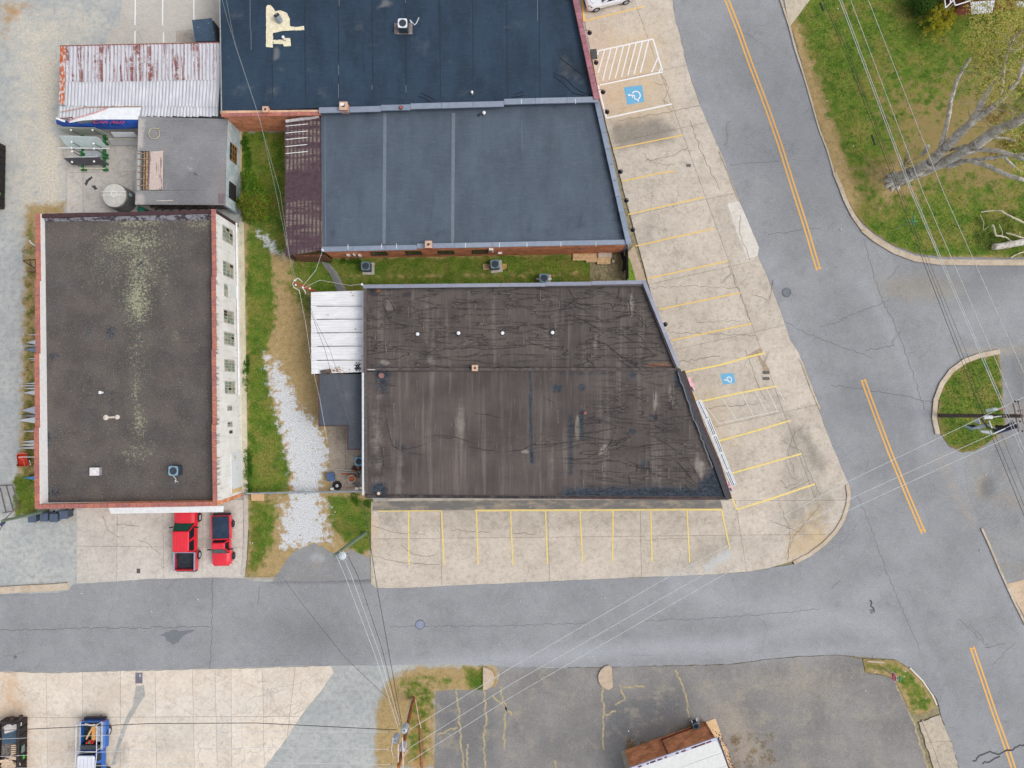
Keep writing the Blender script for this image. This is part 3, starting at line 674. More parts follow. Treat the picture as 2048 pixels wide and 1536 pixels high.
# lawn objects
tag(surf('lawn', rough_edge(lawnP, 1, 10), .06, LM, 9, chG, side=.04), kind='structure')
tag(surf('grass_island', rough_edge(islP, .8, 8), .07, LM, 8, chG, side=.04), kind='structure')
tag(surf('grass_corner', rough_edge(cornP, 1.2, 8), .05, LM, 8, chG, side=.04), kind='structure')
pavement('driveway_apron', [(1559,-60),(1648,-60),(1619,1),(1580,53),(1572,20)], [], concrete_mat('apron', (200,188,168), (212,200,180), rand=0), .066, .03)
pavement('east_footpath', [(2014,1168),(2160,1130),(2160,1300),(2056,1245),(2030,1200)], [], concrete_mat('apron2', (206,182,156), (220,196,170), rand=0), .05, .03)
pavement('south_footpath', rough_edge([(1838,1445),(1880,1430),(1905,1490),(1932,1590),(1880,1590),(1862,1520)], 1.4, 8), [((1800,1490),(1950,1478))], concrete_mat('apron3', (186,176,162), (210,196,176), rand=0), .05, .03)
# ------------------------------------------------------------------ west side slabs
driveway = pavement('driveway', rough_edge([(153,1000),(487,1000),(487,1156),(420,1155),(310,1157),(240,1162),(165,1167),(153,1166)], .6, 10), [((153,1092),(490,1096)), ((235,1000),(233,1170)), ((325,1000),(328,1170)), ((405,1000),(404,1170))], CONB)
cracks(driveway, .056, [[(205,1030),(215,1060),(240,1075)], [(275,1080),(300,1090),(322,1110)], [(232,1048),(280,1052)], [(330,1085),(345,1096)]], .03)
c = W(277, 1142, .05); mb = MB(); mb.box(c.x-.15, c.y-.2, .05, c.x+.15, c.y+.2, .066); mb.build('drain_grate', plain('cast_iron', C(98,94,92)), driveway)
swP = rough_edge([(-60,1343),(110,1346),(200,1344),(350,1340),(512,1336),(662,1332),(668,1345),(655,1362),(640,1385),(612,1418),(590,1450),(560,1495),(520,1545),(490,1600),(-60,1600)], 1.2, 9)
southwest_apron = pavement('southwest_apron', swP, [((92,1340),(96,1600)), ((165,1340),(166,1600)), ((241,1340),(241,1600)), ((310,1340),(314,1600)), ((385,1340),(390,1600)), ((430,1340),(436,1600)), ((462,1340),(464,1600)), ((525,1340),(530,1600)), ((-60,1436),(700,1432)), ((590,1340),(560,1600))], CONS)
netl = []
random.seed(3)
for k in range(26):
    a = random.uniform(380, 640); b = random.uniform(1345, 1500)
    if a + (b-1340)*.8 > 660: a -= 120
    th = random.uniform(0, math.pi); L = random.uniform(14, 45); netl.append([(a,b),(a+math.cos(th)*L*.5,b+math.sin(th)*L*.5),(a+math.cos(th+.5)*L,b+math.sin(th+.5)*L)])
cracks(southwest_apron, .056, netl + [[(500,1400),(540,1385),(560,1420)],[(540,1380),(600,1365),(640,1345)],[(560,1420),(600,1400)],[(520,1440),(560,1420),(580,1440)],[(188,1384),(195,1388),(206,1375)],[(188,1384),(192,1370)],[(600,1365),(605,1400),(590,1430)]], .03, plain('pale_crack', C(176,176,172), .95), jit=3)
blob('resurfaced_trench', [(272,1372),(288,1370),(290,1392),(278,1410),(262,1435),(250,1465),(240,1490),(230,1530),(222,1530),(236,1480),(250,1440),(266,1410)], .057, concrete_mat('trench_grey', (178,178,174), (196,194,188), rand=0), southwest_apron, .8, 8)
c = W(278, 1356, .05); mb = MB(); mb.box(c.x-.3, c.y-.45, .05, c.x+.3, c.y+.45, .075); g = mb.build('utility_cover', plain('cover_violet_grey', C(120,116,130), .7), southwest_apron)
mb = MB(); mb.box(c.x+.02, c.y+.1, .075, c.x+.2, c.y+.34, .085); mb.build('hatch', plain('hatch_grey', C(178,182,190), .7), g)
yard_slab = pavement('yard_slab', [(134,258),(300,258),(300,425),(134,425)], [((165,250),(166,430)), ((134,345),(300,343))], CONP)
blob('tar_spill', [(169,367),(172,360),(183,352),(186,356),(178,362),(172,372)], .056, plain('tar', C(70,72,78)), yard_slab, .8, 3)
blob('tar_spill', [(182,372),(190,370),(196,378),(190,380)], .056, plain('tar', C(70,72,78)), yard_slab, .8, 3)
pavement('rear_patio', [(656,850),(728,850),(728,985),(662,985)], [((660,900),(728,899)), ((690,850),(692,985))], concrete_mat('patio_concrete', (170,156,142), (188,174,158)))
# white bay lines on the north-west lot
nwlot = surf('northwest_lot', rough_edge([(250,-60),(440,-60),(440,86),(205,92),(240,40)], 2, 10), .016, asphalt_mat('nw_asphalt', (196,190,182), (210,204,196), .5, .6), 12, (LT, DK, WM), kind='structure')
for P in ([(271,-20),(270,50)], [(270,62),(270,88)], [(326,-20),(325,50)], [(327,65),(327,85)], [(387,-20),(388,50)]): stripe(P, WHT, .12, 'bay_line', .022, nwlot)
paint(LT, ell(636,1116,14,10), 1, 5)
surf('gravel_drive_asphalt', rough_edge([(588,1104),(610,1094),(625,1087),(645,1092),(657,1103),(680,1108),(700,1098),(742,1116),(745,1168),(540,1168),(556,1146),(572,1120)], 2.2, 6), .008, ASPE, 8, (LT, WM), kind='structure')
surf('gravel_footpath', rough_edge([(636,516),(652,516),(664,532),(676,548),(694,584),(676,586),(664,556),(650,534)], 1.2, 5), .03, ASPE, 6, (LT, DK, WM), kind='structure')
# ------------------------------------------------------------------ grass blades and stones as real pieces
def scatter_grass(name, P, z, dens, chans, seed, hmax=.13):
    rs = np.random.RandomState(seed); A = np.array(P); a_m2 = area(P)/23.0**2; N = int(a_m2*dens)
    U = rs.uniform(A[:,0].min(), A[:,0].max(), int(N*1.0*(np.ptp(A[:,0])*np.ptp(A[:,1]))/area(P))); V = rs.uniform(A[:,1].min(), A[:,1].max(), U.shape[0])
    k = inpoly(U, V, P); U, V = U[k], V[k]; g = field(G, U, V); k = rs.uniform(0, 1, U.shape) < np.clip((g-.3)*2, 0, 1); U, V = U[k], V[k]; n = len(U)
    if n == 0: return
    c = WA(U, V, z); th = rs.uniform(0, 2*np.pi, n); wd = rs.uniform(.02, .05, n); ln = rs.uniform(.04, hmax, n); ph = rs.uniform(0, 2*np.pi, n)
    d = np.stack([np.cos(th), np.sin(th), 0*th], -1)*wd[:,None]; t = np.stack([np.cos(ph)*ln*.7, np.sin(ph)*ln*.7, ln*.8], -1)
    vs = np.stack([c-d, c+d, c+t], 1).reshape(-1, 3)
    me = bpy.data.meshes.new(name); me.vertices.add(3*n); me.vertices.foreach_set('co', vs.ravel()); me.loops.add(3*n); me.loops.foreach_set('vertex_index', np.arange(3*n))
    me.polygons.add(n); me.polygons.foreach_set('loop_start', np.arange(0, 3*n, 3)); me.polygons.foreach_set('loop_total', np.full(n, 3)); me.update(calc_edges=True)
    at = me.attributes.new('tone', 'FLOAT', 'POINT'); at.data.foreach_set('value', np.repeat(rs.uniform(0, 1, n), 3).astype(np.float32))
    at = me.attributes.new('lush', 'FLOAT', 'POINT'); at.data.foreach_set('value', np.repeat(field(G, U, V), 3).astype(np.float32))
    me.materials.append(GRB); o = bpy.data.objects.new(name, me); COL.objects.link(o); return tag(o, kind='stuff')
n = NT('grass_blades', .8, 0, .2)
c_ = n.mix(n.attr('tone'), C(68,112,24), C(138,156,64)); c_ = n.mix(n.step(n.attr('tone'), .82, .95), c_, C(190,174,112))
c_ = n.mix(n.step(n.math('ADD', n.attr('lush'), n.math('MULTIPLY', n.math('SUBTRACT', n.noise(.7, 4, rough=.65), .5), 1.0)), .85, .45), c_, n.mix(n.attr('tone'), C(128,114,54), C(184,164,92)))
n.b.inputs['Subsurface Weight'].default_value = 0; GRB = n.out(c_)
scatter_grass('grass', lawnP, .06, 60, None, 1)
scatter_grass('grass', islP, .07, 90, None, 2)
scatter_grass('grass', [(480,255),(640,255),(640,1160),(480,1160)], 0, 70, None, 3)
scatter_grass('grass', [(640,505),(1256,500),(1256,580),(640,600)], 0, 70, None, 4)
scatter_grass('grass', [(750,1330),(1000,1330),(1000,1536),(750,1536)], 0, 60, None, 5)
scatter_grass('grass', [(28,430),(76,430),(76,1040),(28,1040)], 0, 60, None, 6, .25)
scatter_grass('grass', [(640,985),(748,985),(748,1112),(640,1112)], 0, 70, None, 7)
# ================================================================== BUILDINGS
def brick_mat(name, c1, c2, mortar, dirt=.25, tint=0):
    n = NT(name, .9, 0, .15)
    sx = n.t.nodes.new('ShaderNodeSeparateXYZ'); n.t.links.new(n.pos, sx.inputs[0])
    cx = n.t.nodes.new('ShaderNodeCombineXYZ'); n.t.links.new(n.math('ADD', sx.outputs[0], sx.outputs[1]), cx.inputs[0]); n.t.links.new(sx.outputs[2], cx.inputs[1])
    b = n.t.nodes.new('ShaderNodeTexBrick'); n.t.links.new(cx.outputs[0], b.inputs['Vector'])
    for k, v in (('Scale', 1), ('Mortar Size', .008), ('Brick Width', .21), ('Row Height', .075), ('Bias', 0)): b.inputs[k].default_value = v
    b.inputs['Color1'].default_value = C(*c1); b.inputs['Color2'].default_value = C(*c2); b.inputs['Mortar'].default_value = C(*mortar)
    c = vary(n, b.outputs[0], 1-dirt, 1+dirt*.5, 1.5); n.bump(b.outputs['Fac'], -.3, .01)
    return n.out(c)
BRK = brick_mat('orange_brick', (244,150,104), (232,134,92), (224,184,156)); BRR = brick_mat('red_brown_brick', (236,144,102), (250,176,128), (196,142,112), .3)
BRD = brick_mat('dark_red_brick', (150,82,58), (170,96,70), (150,120,104))
n = NT('painted_white_brick', .8, 0, .2)
c_ = n.mix(n.step(n.noise(.9, 5), .35, .65), C(236,234,232), C(246,245,244)); st_ = n.noise(1.6, 6, n.vec(1, 3.2, .35), .7)
c_ = n.mix(n.math('MULTIPLY', n.step(st_, .5, .72), .45), c_, C(168,158,152))
sx_ = n.t.nodes.new('ShaderNodeSeparateXYZ'); n.t.links.new(n.pos, sx_.inputs[0])
c_ = n.mix(n.math('MULTIPLY', n.step(sx_.outputs[2], 4.2, 5.2), n.step(n.noise(2.2, 5, n.vec(.3, 2, .2)), .45, .62)), c_, C(112,104,102))
n.bump(n.noise(9, 3), .2, .02); WHB = n.out(c_)
n = NT('pale_blue_render', .85, 0, .2); c_ = n.mix(n.step(n.noise(1.2, 6), .35, .65), C(176,196,204), C(204,212,214)); PBR = n.out(vary(n, c_, .85, 1.05, 3))
TER = NT('terracotta_coping', .75); c_ = TER.mix(TER.rnd(), C(190,122,104), C(168,108,104)); TER = TER.out(vary(TER, c_, .85, 1.12, 5))
TRP = NT('purple_red_coping', .7); c_ = TRP.mix(TRP.rnd(), C(158,104,114), C(176,120,132)); TRP = TRP.out(vary(TRP, c_, .85, 1.1, 5))
GMC = NT('grey_metal_coping', .45, .2); c_ = GMC.mix(GMC.rnd(), C(136,148,168), C(152,162,178)); GMC = GMC.out(vary(GMC, c_, .93, 1.05, 3))
LMC = NT('lilac_metal_coping', .45, .2); c_ = LMC.mix(LMC.rnd(), C(146,150,168), C(162,164,178)); LMC = LMC.out(vary(LMC, c_, .93, 1.05, 3))
WHM = plain('white_metal', C(236,240,244), .45, 0, .06, rand=.03); WHP = plain('white_trim_paint', C(240,240,242), .6, 0, .05)
GLS = NT('window_glass', .12, 0, .5); GLS = GLS.out(vary(GLS, C(140,160,156), .6, 1.25, 2.2)); GLD = plain('dark_glass', C(42,46,54), .12, var=.2); BLK = plain('black_metal', C(36,36,42), .5, var=.1)
DKM = plain('dark_brown_trim', C(88,58,54), .7); SHD = plain('dark_interior', C(40,36,36), .9)
# roofs
MO = 'moss'; WR = 'wrinkle'; TR = 'fresh_tar'; SC = 'scuff'; BL = 'blotch_and_shade'
def roof_gravel():
    n = NT('gravel_roof', .95, 0, .1)
    c = n.mix(n.step(n.noise(.5, 5), .35, .65), C(94,88,86), C(108,101,97)); c = n.mix(n.math('MULTIPLY', n.step(n.noise(.8, 5), .5, .75), .4), c, C(96,100,102))
    c = n.mix(n.mask(BL, .5, 1.2, .3), c, n.mix(n.step(n.noise(5, 4), .4, .6), C(52,52,58), C(92,96,104)))
    g = n.noise(9, 4, rough=.85); c = n.mix(n.step(g, .3, .5), n.mix(.6, c, C(44,42,44)), c); c = n.mix(n.math('MULTIPLY', n.step(g, .56, .74), .75), c, C(152,148,144))
    ms = n.math('ADD', n.attr(MO), n.math('MULTIPLY', n.math('SUBTRACT', n.noise(7, 5, rough=.8), .5), 3.4))
    ms = n.math('MULTIPLY', n.step(ms, .42, .85), n.step(n.attr(MO), .03, .2)); c = n.mix(n.math('MULTIPLY', ms, .8), c, C(176,178,148))
    sp = n.step(n.noise(8, 2), .64, .7); c = n.mix(n.math('MULTIPLY', sp, .4), c, C(168,170,140))
    n.bump(g, .8, .04); return n.out(c)
def membrane(name, c1, c2, seam=None, streak=.5):
    n = NT(name, .7, 0, .25)
    c = n.mix(n.step(n.noise(.35, 5, n.vec(1.6, .8)), .3, .7), C(*c1), C(*c2))
    c = n.mix(n.math('MULTIPLY', n.step(n.noise(1.4, 6, n.vec(.5, 3.4), .7), .5, .78), streak), c, C(*[k+20 for k in c2])); c = n.mix(n.math('MULTIPLY', n.step(n.noise(4, 6, n.vec(.6, 2.2), .85), .5, .7), .3), c, C(*[k+30 for k in c2]))
    c = n.mix(n.math('MULTIPLY', n.step(n.noise(.9, 5, n.vec(2.6, .5), .7), .5, .74), .35), c, C(*[max(0, k-16) for k in c1]))
    sp = n.noise(14, 2); c = n.mix(n.math('MULTIPLY', n.step(sp, .7, .76), .35), c, C(168,180,194)); sp2 = n.noise(24, 3, rough=.8); c = n.mix(n.math('MULTIPLY', n.step(sp2, .3, .55, 1, 0), .25), c, C(24,34,46))
    c = n.mix(n.math('MULTIPLY', n.mask(TR, .4, 1.2, .3), .85), c, C(34,44,56)); c = n.mix(n.math('MULTIPLY', n.mask(SC, .4, 1.5, .3), .7), c, C(124,126,128))
    n.bump(n.noise(.9, 4, n.vec(1, 2)), .5, .06); return n.out(c)
def roof_wrinkled():
    n = NT('wrinkled_bitumen_roof', .8, 0, .2)
    c = n.mix(n.step(n.noise(.3, 5), .3, .7), C(80,73,71), C(101,93,89))
    s1 = n.noise(1.0, 4, n.vec(1.9, .10), .6); c = n.mix(n.math('MULTIPLY', n.step(s1, .5, .74), .5), c, C(140,130,124))
    s2 = n.noise(3.4, 3, n.vec(2.2, .09), .6); c = n.mix(n.math('MULTIPLY', n.step(s2, .5, .7), .13), c, C(138,128,124)); c = n.mix(n.math('MULTIPLY', n.step(s2, .5, .3), .14), c, C(64,60,62))
    s3 = n.noise(2.0, 5, n.vec(.5, 2.4), .7); c = n.mix(n.math('MULTIPLY', n.step(s3, .52, .75), .35), c, C(72,68,70))
    wz = n.noise(1.0, 3, n.vec(.3, 1.9), .5, .45); ln = n.math('ABSOLUTE', n.math('SUBTRACT', wz, .5)); ln2 = n.math('ABSOLUTE', n.math('SUBTRACT', wz, .515)); wz3 = n.noise(1.7, 3, n.vec(.42, 1.6), .5, .4); ln3 = n.math('ABSOLUTE', n.math('SUBTRACT', wz3, .47))
    br = n.math('MULTIPLY', n.attr('crinkle'), n.step(n.noise(.55, 4), .34, .52)); dl = n.math('MAXIMUM', n.step(ln, .003, .024, 1, 0), n.math('MULTIPLY', n.step(ln3, .003, .020, 1, 0), n.step(n.noise(.8, 3), .45, .6)))
    c = n.mix(n.math('MULTIPLY', n.math('MULTIPLY', n.step(ln2, .003, .02, 1, 0), br), .5), c, C(134,126,120)); c = n.mix(n.math('MULTIPLY', n.math('MULTIPLY', dl, br), .52), c, C(46,42,43))  # pale highlight edge and dark crease of each fold, painted into the colour
    c = n.mix(n.math('MULTIPLY', n.mask(SC, .5, 1.2, .35), .8), c, C(158,150,142))
    c = n.mix(n.math('MULTIPLY', n.mask(BL, .45, 1.2, .35), .75), c, C(58,56,60))
    c = n.mix(n.math('MULTIPLY', n.mask(TR, .4, 1.0, .35), .9), c, n.mix(n.step(n.noise(5, 6, rough=.7), .35, .7), C(34,40,48), C(68,84,102)))
    c = n.mix(n.math('MULTIPLY', n.step(n.attr(WR), .2, .7), .72), c, C(48,45,47)); c = n.mix(n.math('MULTIPLY', n.step(n.attr(DT), .4, .8), n.step(n.noise(6, 5), .42, .5)), c, C(168,104,60))
    g = n.noise(20, 3, rough=.8); c = n.mix(n.step(g, .3, .5), n.mix(.25, c, C(40,38,40)), c)
    n.bump(n.math('ADD', n.math('MULTIPLY', n.noise(6, 4, n.vec(1, .5)), .3), n.math('MULTIPLY', n.step(n.math('ABSOLUTE', n.math('SUBTRACT', wz, .508)), 0, .045, 1, 0), br)), .9, .09); return n.out(c)
RGV = roof_gravel(); RWR = roof_wrinkled(); RBL = membrane('blue_black_membrane', (38,56,74), (50,70,91), streak=.3); RMD = membrane('slate_blue_membrane', (79,90,104), (91,103,118), streak=.3)
RFL = membrane('dark_flat_membrane', (76,82,94), (94,98,106), streak=.2)
n = NT('grey_roof_felt', .9, 0, .15); c_ = n.mix(n.step(n.noise(.35, 4), .35, .65), C(134,134,138), C(152,152,154))
bk = n.t.nodes.new('ShaderNodeTexBrick'); n.t.links.new(n.pos, bk.inputs['Vector'])
for k, v in (('Scale', 1), ('Mortar Size', .012), ('Brick Width', .32), ('Row Height', .16)): bk.inputs[k].default_value = v
bk.inputs['Color1'].default_value = (1,1,1,1); bk.inputs['Color2'].default_value = (.93,.93,.93,1); bk.inputs['Mortar'].default_value = (.74,.74,.76,1)
c_ = n.mix(1., c_, bk.outputs[0], 'MULTIPLY'); c_ = n.mix(n.math('MULTIPLY', n.mask(SC, .4, 2, .3), .8), c_, C(196,188,184)); c_ = n.mix(n.math('MULTIPLY', n.mask(DT, .4, 2, .3), .6), c_, C(150,136,134)); GFR = n.out(vary(n, c_, .92, 1.06, 8))
def wallseg(name, a, b, z0, z1, t, mat, parent, shift=0):
    """wall from a to b (places), thickness t to the right-hand side"""
    a = Vector(a[:2]); b = Vector(b[:2]); d = (b-a).normalized(); nrm = Vector((d.y, -d.x))*t
    mb = MB(); mb.prism([a, b, b+nrm, a+nrm], z0, z1); return mb.build(name, mat, parent)
def coping(parent, a, b, z, wd, h, n, mat, gap=.012, name='coping_tile', off=0., joint=None, over=.03):
    a = Vector(a[:2]); b = Vector(b[:2]); d = (b-a); L = d.length; d.normalize(); nr = Vector((d.y, -d.x)); ang = math.atan2(d.y, d.x)
    seg = L/n; mb = MB(); mb.box(-seg/2+gap, -wd/2, 0, seg/2-gap, wd/2, h); me = None
    for k in range(n):
        p = a + d*seg*(k+.5) + nr*off
        if me is None:
            o = mb.build(name, mat, parent, local=True); me = o.data
        else:
            o = bpy.data.objects.new(name, me); COL.objects.link(o); o.parent = parent
        o.location = Vector((p.x, p.y, z+random.uniform(0, .012))) - wloc(parent); o.rotation_euler = (0, 0, ang+random.uniform(-.004, .004))
    return
def inset_poly(P, d):
    c = Vector((sum(p[0] for p in P)/len(P), sum(p[1] for p in P)/len(P)))
    out = []
    for p in P:
        v = Vector(p)-c; out.append(tuple(Vector(p)-v.normalized()*d))
    return out
def base(name, label, cat, u, v, group=None): 
    p = W(u, v, 0); return thing(name, label, cat, (p.x, p.y, 0), 0, group)
# ---------------------------------------------------------------- 1. warehouse with painted east wall
wh = base('warehouse', 'long brick warehouse with dark gravel roof, terracotta coping and white painted window wall', 'building', 250, 720)
zt = 5.2; NWc, NEc, SEc, SWc = W(72,427,4.9), W(430,418,4.9), W(433,1011,5.4), W(70,1017,5.4)
steps = [(0, 4.85), (.232, 5.0), (.48, 5.15), (.73, 5.3), (1, 5.3)]
for (A, B, mt, nm, sgn) in ((NEc, SEc, WHB, 'east_wall', 1), (NWc, SWc, BRR, 'west_wall', -1)):
    for k in range(4):
        a = A.lerp(B, steps[k][0]); b = A.lerp(B, steps[k+1][0]); zz = steps[k][1]
        d = (b-a).normalized(); out = Vector((-d.y, d.x, 0))*sgn
        if sgn < 0: o_ = Vector((.31, 0, 0)); wallseg('parapet_flashing', b+o_, a+o_, 4.2, zz-.02, .03, WHP, wh)
        if sgn > 0: wallseg('wall', a, b, 0, zz, .3, mt, wh)
        else: wallseg('wall', b, a, 0, zz, .3, mt, wh)
        # the walls run inward from the outer face; tiles sit on top
        inn = Vector((-d.y, d.x, 0)) if sgn < 0 else Vector((d.y, -d.x, 0))
        coping(wh, a, b, zz, .34, .07, (9, 10, 10, 11)[k], TER, off=(.13 if sgn > 0 else -.13) * (1 if (Vector((d.y,-d.x,0))).dot(inn) > 0 else 1))
wallseg('wall', SEc, SWc, 0, 5.3, .3, BRR, wh); coping(wh, SEc, SWc, 5.3, .34, .07, 25, TER, off=.13)
wallseg('wall', NWc, NEc, 0, 4.72, .3, plain('maroon_parapet', C(74,50,54), .8, var=.2), wh); mb = MB(); mb.box(NWc.x, NEc.y-.1, 4.72, NEc.x-.3, NEc.y+.1, 4.78); 
# roof with moss
zr = 4.35
for P, s_, sf in ((ell(262,530,110,90), .3, 50), (ell(265,485,60,30), .75, 40), (ell(280,470,90,24), .45, 40), (ell(275,600,26,50), .8, 24), (ell(282,540,40,60), .55, 30), (ell(275,445,50,10), .8, 16), (ell(400,445,30,14), .6, 20), (ell(150,470,8,24), .4, 12),
                  (ell(330,550,10,60), .4, 16), (ell(278,845,12,40), .65, 14), (ell(275,720,20,80), .42, 24), (ell(275,905,40,18), .45, 16), (ell(240,470,16,10), .4, 12), (ell(270,780,14,30), .5, 12), (ell(350,675,5,14), .6, 8), (ell(255,920,6,5), .7, 4)): paint(MO, P, s_, sf)
for P, s_, sf in ((ell(284,527,6,9), .9, 5), (ell(222,665,12,14), .8, 8), (ell(107,712,12,6), .9, 6), (ell(172,660,7,24), .6, 12), (ell(105,542,3,3), 1, 2), (ell(92,990,10,16), .9, 10), (ell(110,985,20,12), .7, 12), (ell(86,700,5,300), .5, 10),
                  (ell(415,780,6,200), .4, 10), (ell(180,775,6,30), .5, 10), (ell(95,880,8,16), .8, 6), (ell(225,810,6,30), .6, 8), (ell(190,935,14,10), .6, 8), (ell(310,846,5,2), .8, 3), (ell(275,680,20,6), .6, 8), (ell(280,545,8,70), .5, 10)): paint(BL, P, s_, sf)
def px(p, z): a, b = PX(p.x, p.y, z); return (float(a), float(b))
rp = [px(NWc+Vector((.3,-.3,0)), zr), px(NEc+Vector((-.3,-.3,0)), zr), px(SEc+Vector((-.3,.3,0)), zr), px(SWc+Vector((.3,.3,0)), zr)]
surf('roof', rp, zr, RGV, 6, (MO, BL), parent=wh)
# sloped white inner face on the west parapet and tarred upstand on the north
n = NT('tarred_upstand', .8); c_ = n.mix(n.step(n.noise(1.8, 5, n.vec(1, 1.6), .7), .44, .54), C(62,58,66), C(140,138,146)); TUP = n.out(n.mix(n.math('MULTIPLY', n.step(n.noise(2.5, 5), .6, .64), .8), c_, C(80,50,52)))
mb = MB(); a = W(88,427,4.7); b = W(425,421,4.7); mb.add([a, b, W(425,440,zr+.03), W(88,443,zr+.03)], [(0,3,2,1)]); mb.build('north_upstand', TUP, wh)
mb = MB(); mb.add([W(80,1005,4.6), W(425,1002,4.6), W(425,1006.5,5.1), W(80,1010.5,5.1)], [(0,3,2,1)]); mb.build('south_flashing', WHP, wh)
mb = MB(); e0 = W(84,431,4.8); e1 = W(80,1006,5.0)
# windows on the east wall
dE = (SEc-NEc); dE.z = 0; LE = dE.length; dE.normalize(); nE = Vector((-dE.y, dE.x, 0))
def east_at(v, z): # place on the outer east face at map height v
    lo, hi = -5, LE+5
    for _ in range(30):
        mid = (lo+hi)/2; p = NEc+dE*mid; vv = float(PX(p.x, p.y, z)[1])
        if vv < v: lo = mid
        else: hi = mid
    p = NEc+dE*lo; return Vector((p.x, p.y, z)), lo
def east_window(v0, v1, z0, z1, kind):
    s0 = east_at(v0, (z0+z1)/2)[1]; s1 = east_at(v1, (z0+z1)/2)[1]
    def q(s, z, o): p = NEc+dE*s+nE*o; return Vector((p.x, p.y, z))
    def bar(mb, sa, sb, za, zb, o0, o1): mb.add([q(sa,za,o0),q(sb,za,o0),q(sb,za,o1),q(sa,za,o1),q(sa,zb,o0),q(sb,zb,o0),q(sb,zb,o1),q(sa,zb,o1)], [(0,1,2,3),(7,6,5,4),(4,5,1,0),(5,6,2,1),(6,7,3,2),(7,4,0,3)])
    rust = plain('rusty_steel_frame', C(196,178,154), .7, var=.3)
    mb = MB()
    for (sa, sb, za, zb) in ((s0, s1, z0, z0+.07), (s0, s1, z1-.07, z1), (s0, s0+.07, z0+.07, z1-.07), (s1-.07, s1, z0+.07, z1-.07)): bar(mb, sa, sb, za, zb, -.06, .035)
    w_ = mb.build('window', plain('reveal_grey', C(196,190,184), .8), wh)
    mb = MB(); bar(mb, s0-.05, s1+.05, z0-.09, z0-.002, -.04, .1); mb.build('sill', plain('sill_white', C(226,224,220), .8), w_)
    nx, nz_ = (4, 3) if kind != 'small' else (2, 2)
    for i in range(nx):
        for j in range(nz_):
            sa = s0+.07+(s1-s0-.14)*i/nx; sb = s0+.07+(s1-s0-.14)*(i+1)/nx; za = z0+.07+(z1-z0-.14)*j/nz_; zb = z0+.07+(z1-z0-.14)*(j+1)/nz_
            mb = MB(); bar(mb, sa+.012, sb-.012, za+.012, zb-.012, .004, .012)
            pm_ = GLS
            if kind == 'brown': pm_ = DKM
            elif random.random() < .22: pm_ = plain('dirty_pane', C(170,172,160), .4)
            elif random.random() < .12: pm_ = SHD
            mb.build('pane', pm_, w_)
    mb = MB()
    for i in range(1, nx): sa = s0+.07+(s1-s0-.14)*i/nx; bar(mb, sa-.018, sa+.018, z0+.07, z1-.07, .005, .03)
    for j in range(1, nz_): za = z0+.07+(z1-z0-.14)*j/nz_; bar(mb, s0+.07, s1-.07, za-.018, za+.018, .0055, .0305)
    mb.build('glazing_bar', rust, w_)
    return s0, s1
for (a, b, k) in ((455,486,'n'), (525,555,'n'), (621,648,'n'), (665,691,'n'), (719,744,'n'), (762,788,'n')): east_window(a, b, 1.4, 3.6, k)
east_window(568,594, 2.6, 3.45, 'small'); east_window(811,822, 2.1, 3.15, 'small'); east_window(843,854, 2.05, 3.15, 'small')
def east_plate(name, v0, v1, z0, z1, m, th=.06, parent=wh):
    s0 = east_at(v0, (z0+z1)/2)[1]; s1 = east_at(v1, (z0+z1)/2)[1]
    def q(s, z, o): p = NEc+dE*s+nE*o; return Vector((p.x, p.y, z))
    mb = MB(); mb.add([q(s0,z0,.003),q(s1,z0,.003),q(s1,z0,th),q(s0,z0,th),q(s0,z1,.003),q(s1,z1,.003),q(s1,z1,th),q(s0,z1,th)], [(0,1,2,3),(7,6,5,4),(4,5,1,0),(5,6,2,1),(6,7,3,2),(7,4,0,3)]); return mb.build(name, m, parent)
east_plate('white_board', 571,595, .7, 2.55, WHM); east_plate('wall_vent', 861,867, 2.2, 2.75, DKM); 
n = NT('corrugated_door_sheet', .5); c_ = n.mix(n.step(n.noise(2, 5, n.vec(1,1,1)), .6, .7), C(236,240,246), C(214,196,170)); sy = n.t.nodes.new('ShaderNodeTexWave'); sy.bands_direction = 'Y'; sy.inputs['Scale'].default_value = 4; n.t.links.new(n.pos, sy.inputs[0])
c_ = n.mix(n.math('MULTIPLY', sy.outputs[1], .12), c_, C(170,176,190)); CDS = n.out(c_)
dr = east_plate('roller_door', 905,983, .35, 2.55, CDS, .05)
east_plate('rust_run', 976,984, .35, 2.5, plain('rust_stain', C(226,190,138), .8), .054)
# drain pipe along the foot of the wall
mb = MB(); P0 = east_at(446,.9)[0]+nE*.12; P1 = east_at(790,.9)[0]+nE*.12; mb.tube([P0, P1], .09, 8); pp = mb.build('drain_pipe', WHP, wh)
mb = MB()
for v in (528, 546, 622, 640, 668, 700, 760, 782): p = east_at(v,.9)[0]; mb.tube([p+nE*.02+Vector((0,0,.1)), p+nE*.2+Vector((0,0,.02))], .03, 5)
mb.build('pipe_bracket', plain('bracket_grey', C(176,180,184)), pp)
mb = MB(); f0 = east_at(444,.1)[0]; f1 = east_at(985,.1)[0]; mb.prism([f0, f0+nE*.45, f1+nE*.45, f1], 0, .12); tag(mb.build('foundation_strip', concrete_mat('foundation', (206,200,176), (222,214,190), rand=0)), kind='structure')
# south canopy
mb = MB(); q = [W(217,1016,3.2), W(447,1012,3.2), W(447,1024,3.0), W(222,1027.5,3.0)]
mb.prism([p[:2] for p in q], [3.17,3.17,2.97,2.97], [3.21,3.21,3.01,3.01]); cn = mb.build('canopy', WHM, wh)
mb = MB()
for k in range(25): a = q[0].lerp(q[1], (k+.5)/25); b = q[3].lerp(q[2], (k+.5)/25); mb.tube([a+Vector((0,0,.02)), b+Vector((0,0,.02))], .014, 4)
tag(mb.build('canopy_rib', WHM, cn), kind='stuff')
